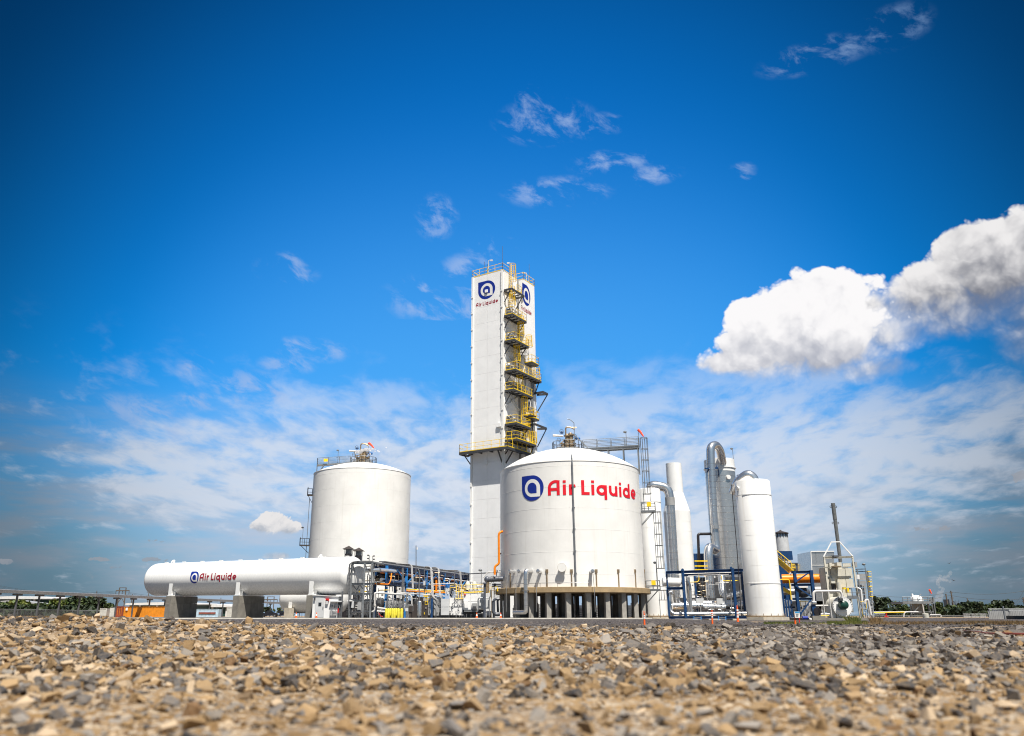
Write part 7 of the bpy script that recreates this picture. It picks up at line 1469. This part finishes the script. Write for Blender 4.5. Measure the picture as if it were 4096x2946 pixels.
for px, pt, w, Y, mt, lab in ((3532, 2388, 82, 250, 'leaf_dark', 'dense dark round tree right of the mesh stair tower'), (3595, 2408, 60, 245, 'leaf_mid', 'lighter rounded tree left of the small white vessel'), (3642, 2425, 60, 265, 'leaf_dark', 'dark tree hidden behind the small raised vessel'), (3712, 2420, 55, 265, 'leaf_mid', 'tree between the raised vessel and the power poles'), (3772, 2410, 65, 250, 'leaf_mid', 'olive tree right of the red windsock'),
                              (3812, 2422, 80, 235, 'leaf_mid', 'broad olive tree below the leaning power pole'), (3890, 2411, 95, 260, 'leaf_dark', 'wide dark tree in the middle of the right tree line'), (3945, 2416, 70, 262, 'leaf_mid', 'tree left of the tallest one at far right'), (4012, 2402, 95, 265, 'leaf_dark', 'tallest dark tree at far right behind the slatted fence'), (4070, 2426, 80, 270, 'leaf_dark', 'dark tree at the right edge'), (4130, 2420, 90, 280, 'leaf_dark', 'dark tree cut by the right edge of view'),
                              (3560, 2436, 90, 235, 'leaf_dark', 'low dark shrubs below the dense round tree'), (3850, 2440, 110, 225, 'leaf_dark', 'low dark shrubs left of the slatted fence')): sd_ += 1; tree(lab, px, pt, 2452, w * 1.12, Y, mt, 1500, seed=sd_)
def blades(name, label, spots, hmin, hmax, matname, seed):
    r = np.random.default_rng(seed); V, Fc = [], []
    for (px0, px1, Y0, Y1, n, hs) in spots:
        for i in range(n):
            Y = r.uniform(Y0, Y1); x = XP(r.uniform(px0, px1), Y, 0.1); z = float(terrain(x, Y)); h = r.uniform(hmin, hmax) * hs; a = r.uniform(0, math.pi); w = 0.018 * (Y / 45); lx, ly = r.normal(0, 0.35) * h, r.normal(0, 0.2) * h; b = len(V)
            V += [(x - math.cos(a) * w, Y - math.sin(a) * w, z - 0.01), (x + math.cos(a) * w, Y + math.sin(a) * w, z - 0.01), (x + lx * 0.45, Y + ly * 0.4, z + h * 0.6), (x + lx, Y + ly, z + h)]; Fc += [(b, b + 1, b + 2), (b + 1, b + 3, b + 2)]
    m = MB(); m.v = V; m.f = Fc; m.n = len(V); m.obj(name, matname, None, label, 'grass', kind='stuff', smooth=False)
blades('grass', 'short green weeds at the edge of the dark gravel on the right', [(3055, 3185, 50, 56, 1100, 0.7), (3310, 3470, 46, 58, 2200, 0.9), (3390, 3440, 54, 57, 260, 2.4), (3150, 3320, 52, 58, 300, 0.6)], 0.08, 0.26, 'grass_green', 3)
blades('dry_grass', 'brown dry grass strips at far left and far right', [(3450, 4200, 44, 60, 4200, 0.75), (3850, 4200, 42, 50, 2200, 0.9), (-60, 430, 150, 185, 3000, 1.4), (3480, 3530, 60, 70, 300, 1.6)], 0.10, 0.30, 'grass_dry', 4)
sk_ = thing('fallen_branch', 'long thin bare branch lying on the gravel at the right edge', 'branch', (XP(3960, 21, 0), 21, 0)); m = MB(); pts = []
for px, Y in ((3855, 24.5), (3900, 23), (3960, 21.2), (4030, 20.0), (4110, 19.3), (4180, 19)): x = XP(px, Y, 0); pts.append((x, Y, float(terrain(x, Y)) + 0.09))
m.tube(pts, [0.006, 0.012, 0.018, 0.022, 0.026, 0.03], 7); m.obj('stem', 'container_red', sk_, label='reddish brown stem'); x = XP(3860, 24, 0); m = MB(); m.tube([(x, 23.9, 0.10), (XP(3935, 22.3, 0), 22.3, 0.11)], [0.004, 0.010], 6); m.obj('twig', 'cream', sk_)

# ------------------------------------------------------------------ far right: raised vessel, lines, fence, poles, steam, birds
rv_ = thing('raised_vessel', 'small white vessel on a grey steel platform with stairs at far right', 'vessel', W(3675, 2480, 200)); k = PXM(200)
boxp(rv_, 3612, 2408, 3732, 2416, 199, 6, 'grey_steel', 'deck'); m = MB(); railing(m, [W(3612, 2408, 199), W(3732, 2408, 199), W(3732, 2408, 205), W(3612, 2408, 205)], 1.1, 1.2, 0.07); m.obj('railing', 'grey_steel', rv_)
p = W(3668, 2407, 202); m = MB(); R = 24 * k; m.lathe([(R, 0), (R, 0.6), (R * 0.9, 1.0), (R * 0.6, 1.35), (R * 0.2, 1.5), (0, 1.52)], p, 24); m.lathe([(R * 0.2, 1.2), (R * 0.16, 1.6), (R * 0.16, 2.0), (0, 2.05)], p + Vector((-0.9, 0, -0.2)), 12); m.obj('shell', 'vessel_white', rv_); m = MB(); m.lathe([(R * 0.8, -3.0), (R * 0.95, -1.2), (R * 0.95, -0.5)], p, 20); m.obj('skirt', 'shade_grey', rv_)
for x in (3640, 3652, 3692, 3712, 3728): post(rv_, x, 2414, 200, 4 if x != 3712 else 6, 'grey_steel', 'leg', section='B')
for a, b in (((3652, 2455), (3680, 2420)), ((3692, 2425), (3712, 2410)), ((3720, 2440), (3738, 2484)), ((3734, 2390), (3745, 2484)), ((3618, 2450), (3735, 2448))): m = MB(); m.beam(W(*a, 199.5), W(*b, 199.5), 3 * k); m.obj('brace', 'grey_steel', rv_, smooth=False)
boxp(rv_, 3726, 2394, 3736, 2412, 199, 1, 'grey_steel', 'stair_gate'); pipe(rv_, [(3678, 2388), (3680, 2378), (3686, 2380)], 200, 1.3, 'pipe_grey'); pipe(rv_, [(3690, 2418), (3696, 2452)], 199, 2.2, 'pipe_white')
windsock(W(3726, 2420, 200), ZP(2358, 200) - ZP(2420, 200), (0.3, -0.1, -0.7), 'red windsock on a thin pole beside the small raised vessel', 0.95, 0.24)
ln = thing('pipe_line', 'low pale yellow pipe line with white drops running to the raised vessel', 'piping', W(3580, 2480, 150)); pipe(ln, [(3480, 2452), (3620, 2450)], 150, 2.2, 'yellow', 'pipe'); pipe(ln, [(3482, 2449), (3668, 2448)], 151, 1.6, 'pipe_white', 'pipe'); pipe(ln, [(3617, 2484), (3617, 2453), (3625, 2449), (3673, 2449)], 150, 2.6, 'pipe_white', 'pipe', 4); pipe(ln, [(3720, 2460), (3760, 2459), (3765, 2465), (3766, 2486)], 150, 2, 'pipe_white', 'pipe', 5); pipe(ln, [(3500, 2457), (3540, 2457)], 149, 1.5, 'pipe_white', 'pipe')
for x in (3505, 3520, 3645): pipe(ln, [(x, 2486), (x, 2452)], 150.4, 1.4, 'grey_steel', 'stand')
pipe(ln, [(3546, 2486), (3546, 2455)], 149, 2.5, 'red', 'hydrant'); pipe(ln, [(3537, 2472), (3554, 2472)], 149, 2, 'red', 'hydrant_arm')
t = thing('cream_drum', 'upright pale cream drum under the raised vessel platform', 'drum', W(3705, 2486, 150)); p = W(3706, 2486, 150); p.z = 0.05; k = PXM(150); m = MB(); h = ZP(2455, 150) - 0.05; m.lathe([(11.5 * k, 0), (11.5 * k, h * 0.92), (10 * k, h), (0, h * 1.02)], p, 20); m.obj('shell', 'cream', t); m = MB(); m.lathe([(11.7 * k, h * 0.5), (11.9 * k, h * 0.5), (11.9 * k, h * 0.54), (11.7 * k, h * 0.54)], p, 20, caps=False); m.obj('hoop', 'shade_grey', t)
fence('chain-link fence below the right tree line', 3480, 3870, (2463, 2463), 190, 190, 8)
sf = thing('slatted_fence', 'tall grey slatted security fence with barbed-wire arms at far right', 'fence', W(3980, 2484, 140))
for i, (x0, x1, y0, Y) in enumerate(((3857, 3952, 2464, 160), (3958, 4200, 2443, 125))):
    n = int((x1 - x0) / 7)
    for j in range(n): boxp(sf, x0 + 7 * j, y0 + (1 if j % 3 else 0), x0 + 7 * j + 6.4, 2486, Y + (j % 2) * 0.03, 0.06, 'shade_grey', 'slat')
    for j in range(4): x = x0 + (x1 - x0) * j / 3; pipe(sf, [(x, 2487), (x, y0 - 1), (x - 6, y0 - 8)], Y - 0.1, 1.0, 'grey_steel', 'post', 1, 6)
    m = MB()
    for q in (2, 5, 8): m.tube([W(x0 - q * 0.7, y0 - q, Y), W(x1 - q * 0.7, y0 - q, Y)], 0.02, 4)
    m.obj('barbed_wire', 'pale_grey', sf, kind='stuff')
t = thing('gate_shed', 'low grey open shed with a pale roof edge at the right edge', 'shed', W(4070, 2486, 122)); boxp(t, 4035, 2440, 4200, 2443, 120, 4, 'pale_grey', 'roof'); boxp(t, 4062, 2464, 4200, 2486, 122, 2, 'dark_grey', 'bay'); boxp(t, 4022, 2425, 4026, 2486, 120.5, 0.2, 'grey_steel', 'post')
pole('timber power pole left of the leaning one at far right', 3783, 2376, 300, ((4, 3),)); pole('tall timber power pole with a bracket at far right', 3803, 2364, 300, ((8, 6), (28, 7))); pole('distant thin timber pole in the middle of the right tree line', 3868, 2392, 380); pole('timber pole with transformers at the right edge', 4092, 2390, 300, ((6, 8), (16, 6)))
m = MB()
for y0, y1, y2 in ((2392, 2382, 2386), (2377, 2368, 2352)): wire(W(3480, y0, 300), W(3800, y1, 300), 1.5); wire(W(3800, y1, 300), W(4160, y2, 300), 1.5)
wire(W(4000, 2430, 300), W(4092, 2396, 300), 1); wire(W(4040, 2425, 300), W(4096, 2360, 300), 1)
m.obj('power_lines', 'wire', None, 'thin power lines strung between the timber poles at right', 'wires')
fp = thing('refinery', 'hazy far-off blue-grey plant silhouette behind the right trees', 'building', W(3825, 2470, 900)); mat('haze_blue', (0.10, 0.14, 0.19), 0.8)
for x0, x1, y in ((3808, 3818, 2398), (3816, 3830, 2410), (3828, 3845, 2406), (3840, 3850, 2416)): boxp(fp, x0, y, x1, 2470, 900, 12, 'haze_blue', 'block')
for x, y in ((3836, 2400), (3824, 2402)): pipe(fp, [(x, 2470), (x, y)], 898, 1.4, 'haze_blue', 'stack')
t = thing('low_roof', 'low white roofs glimpsed through the right trees', 'building', W(3600, 2470, 300)); boxp(t, 3545, 2434, 3680, 2446, 300, 10, 'roof_white', 'roof'); boxp(t, 3548, 2446, 3676, 2470, 300.4, 9, 'shade_grey', 'wall')
def vapour(name, label, blobs, dens, seed, col=(0.95, 0.95, 0.97)):
    """puffs merged into one closed skin and filled with scattering vapour"""
    mb = bpy.data.metaballs.new(name); mb.resolution = mb.render_resolution = min(b[1] for b in blobs) * 0.32; mb.threshold = 0.3
    for c, r in blobs:
        e = mb.elements.new(); e.co = c; e.radius = r
    o = bpy.data.objects.new(name, mb); COL.objects.link(o); dg = bpy.context.evaluated_depsgraph_get(); me = bpy.data.meshes.new_from_object(o.evaluated_get(dg)); COL.objects.unlink(o); bpy.data.objects.remove(o)
    c = np.zeros(len(me.vertices) * 3); me.vertices.foreach_get('co', c); c = c.reshape(-1, 3); rmin = min(b[1] for b in blobs)
    for i in range(len(c)): c[i] += np.array(mnoise.noise_vector(Vector(c[i]) / (rmin * 1.1))) * rmin * 0.42
    me.vertices.foreach_set('co', c.ravel()); me.update()
    q = bpy.data.materials.new(name); q.use_nodes = True; t = q.node_tree; t.nodes.remove(t.nodes['Principled BSDF']); v = t.nodes.new('ShaderNodeVolumePrincipled'); v.inputs['Color'].default_value = (*col, 1); n = NT(t); g = t.nodes.new('ShaderNodeNewGeometry')
    n.put(v.inputs['Density'], n.step(n.noise(g.outputs['Position'], 0.9 / rmin, 4, 0.6), 0.3, 0.65, dens * 0.15, dens)); v.inputs['Anisotropy'].default_value = 0.2; t.links.new(v.outputs[0], t.nodes['Material Output'].inputs['Volume'])
    me.materials.clear(); me.materials.append(q); ob = bpy.data.objects.new(name, me); COL.objects.link(ob); return tag(ob, label, 'steam', kind='stuff')
rv = random.Random(9); Y = 600; k = PXM(Y); B = []
for x, y, r in ((3752, 2412, 8), (3748, 2402, 11), (3760, 2396, 11), (3752, 2388, 10), (3765, 2384, 9), (3756, 2372, 9), (3768, 2366, 8), (3772, 2356, 7), (3758, 2350, 6), (3752, 2338, 7), (3750, 2326, 8), (3757, 2318, 9), (3766, 2316, 9), (3776, 2320, 8), (3788, 2322, 7), (3800, 2326, 5), (3760, 2304, 6), (3780, 2310, 7), (3792, 2306, 7), (3800, 2296, 7), (3803, 2288, 6)): B.append((W(x, y, Y), r * k * 1.5))
vapour('steam_plume', 'grey-white steam plume drifting up behind the right tree line', B, 0.16, 1, (0.78, 0.80, 0.84))
B = []; Y = 141
for i in range(26): u = i / 25; B.append((W(1424 + 78 * u + rv.uniform(-3, 3), 1814 - 14 * math.sin(u * 2.2) + rv.uniform(-4, 4), Y), PXM(Y) * rv.uniform(4, 9) * (1.1 - 0.5 * u) * 1.5))
for x, y, r in ((1512, 1805, 5), (1518, 1807, 4), (1545, 1791, 3.5)): B.append((W(x, y, Y), r * PXM(Y) * 1.4))
vapour('vent_vapour', 'white vapour blowing off the valves of the far white tank', B, 7.0, 2)
for px, py, s, lab in ((3797, 2254, 1, 'dark soaring bird high above the steam plume'), (3815, 2323, -1, 'dark soaring bird just right of the steam plume')):
    p = W(px, py, 330); t = thing('bird', lab, 'bird', p, 'soaring birds'); m = MB(); q = lambda x, y, z: p + Vector((x * s, y, z))
    m.tube([q(-0.3, 0, 0), q(-0.05, 0, 0.02), q(0.25, 0, 0.0), q(0.36, 0, 0.03)], [0.05, 0.12, 0.09, 0.03], 8); m.obj('body', 'black_pipe', t)
    for sx, zt in ((-1, 0.12), (1, 0.62)):
        m = MB(); m.add([q(0.05 * sx, -0.1, 0.03), q(0.05 * sx, 0.15, 0.03), q(0.55 * sx, 0.15, 0.05 + zt * 0.35), q(0.9 * sx, 0.05, zt), q(0.5 * sx, -0.2, 0.05 + zt * 0.35), q(0.3 * sx, 0, -0.02)], [(0, 1, 2, 4), (4, 2, 3), (0, 4, 5), (5, 2, 1), (4, 3, 5), (3, 2, 5), (1, 0, 5)]); m.obj('wing', 'black_pipe', t, smooth=False)
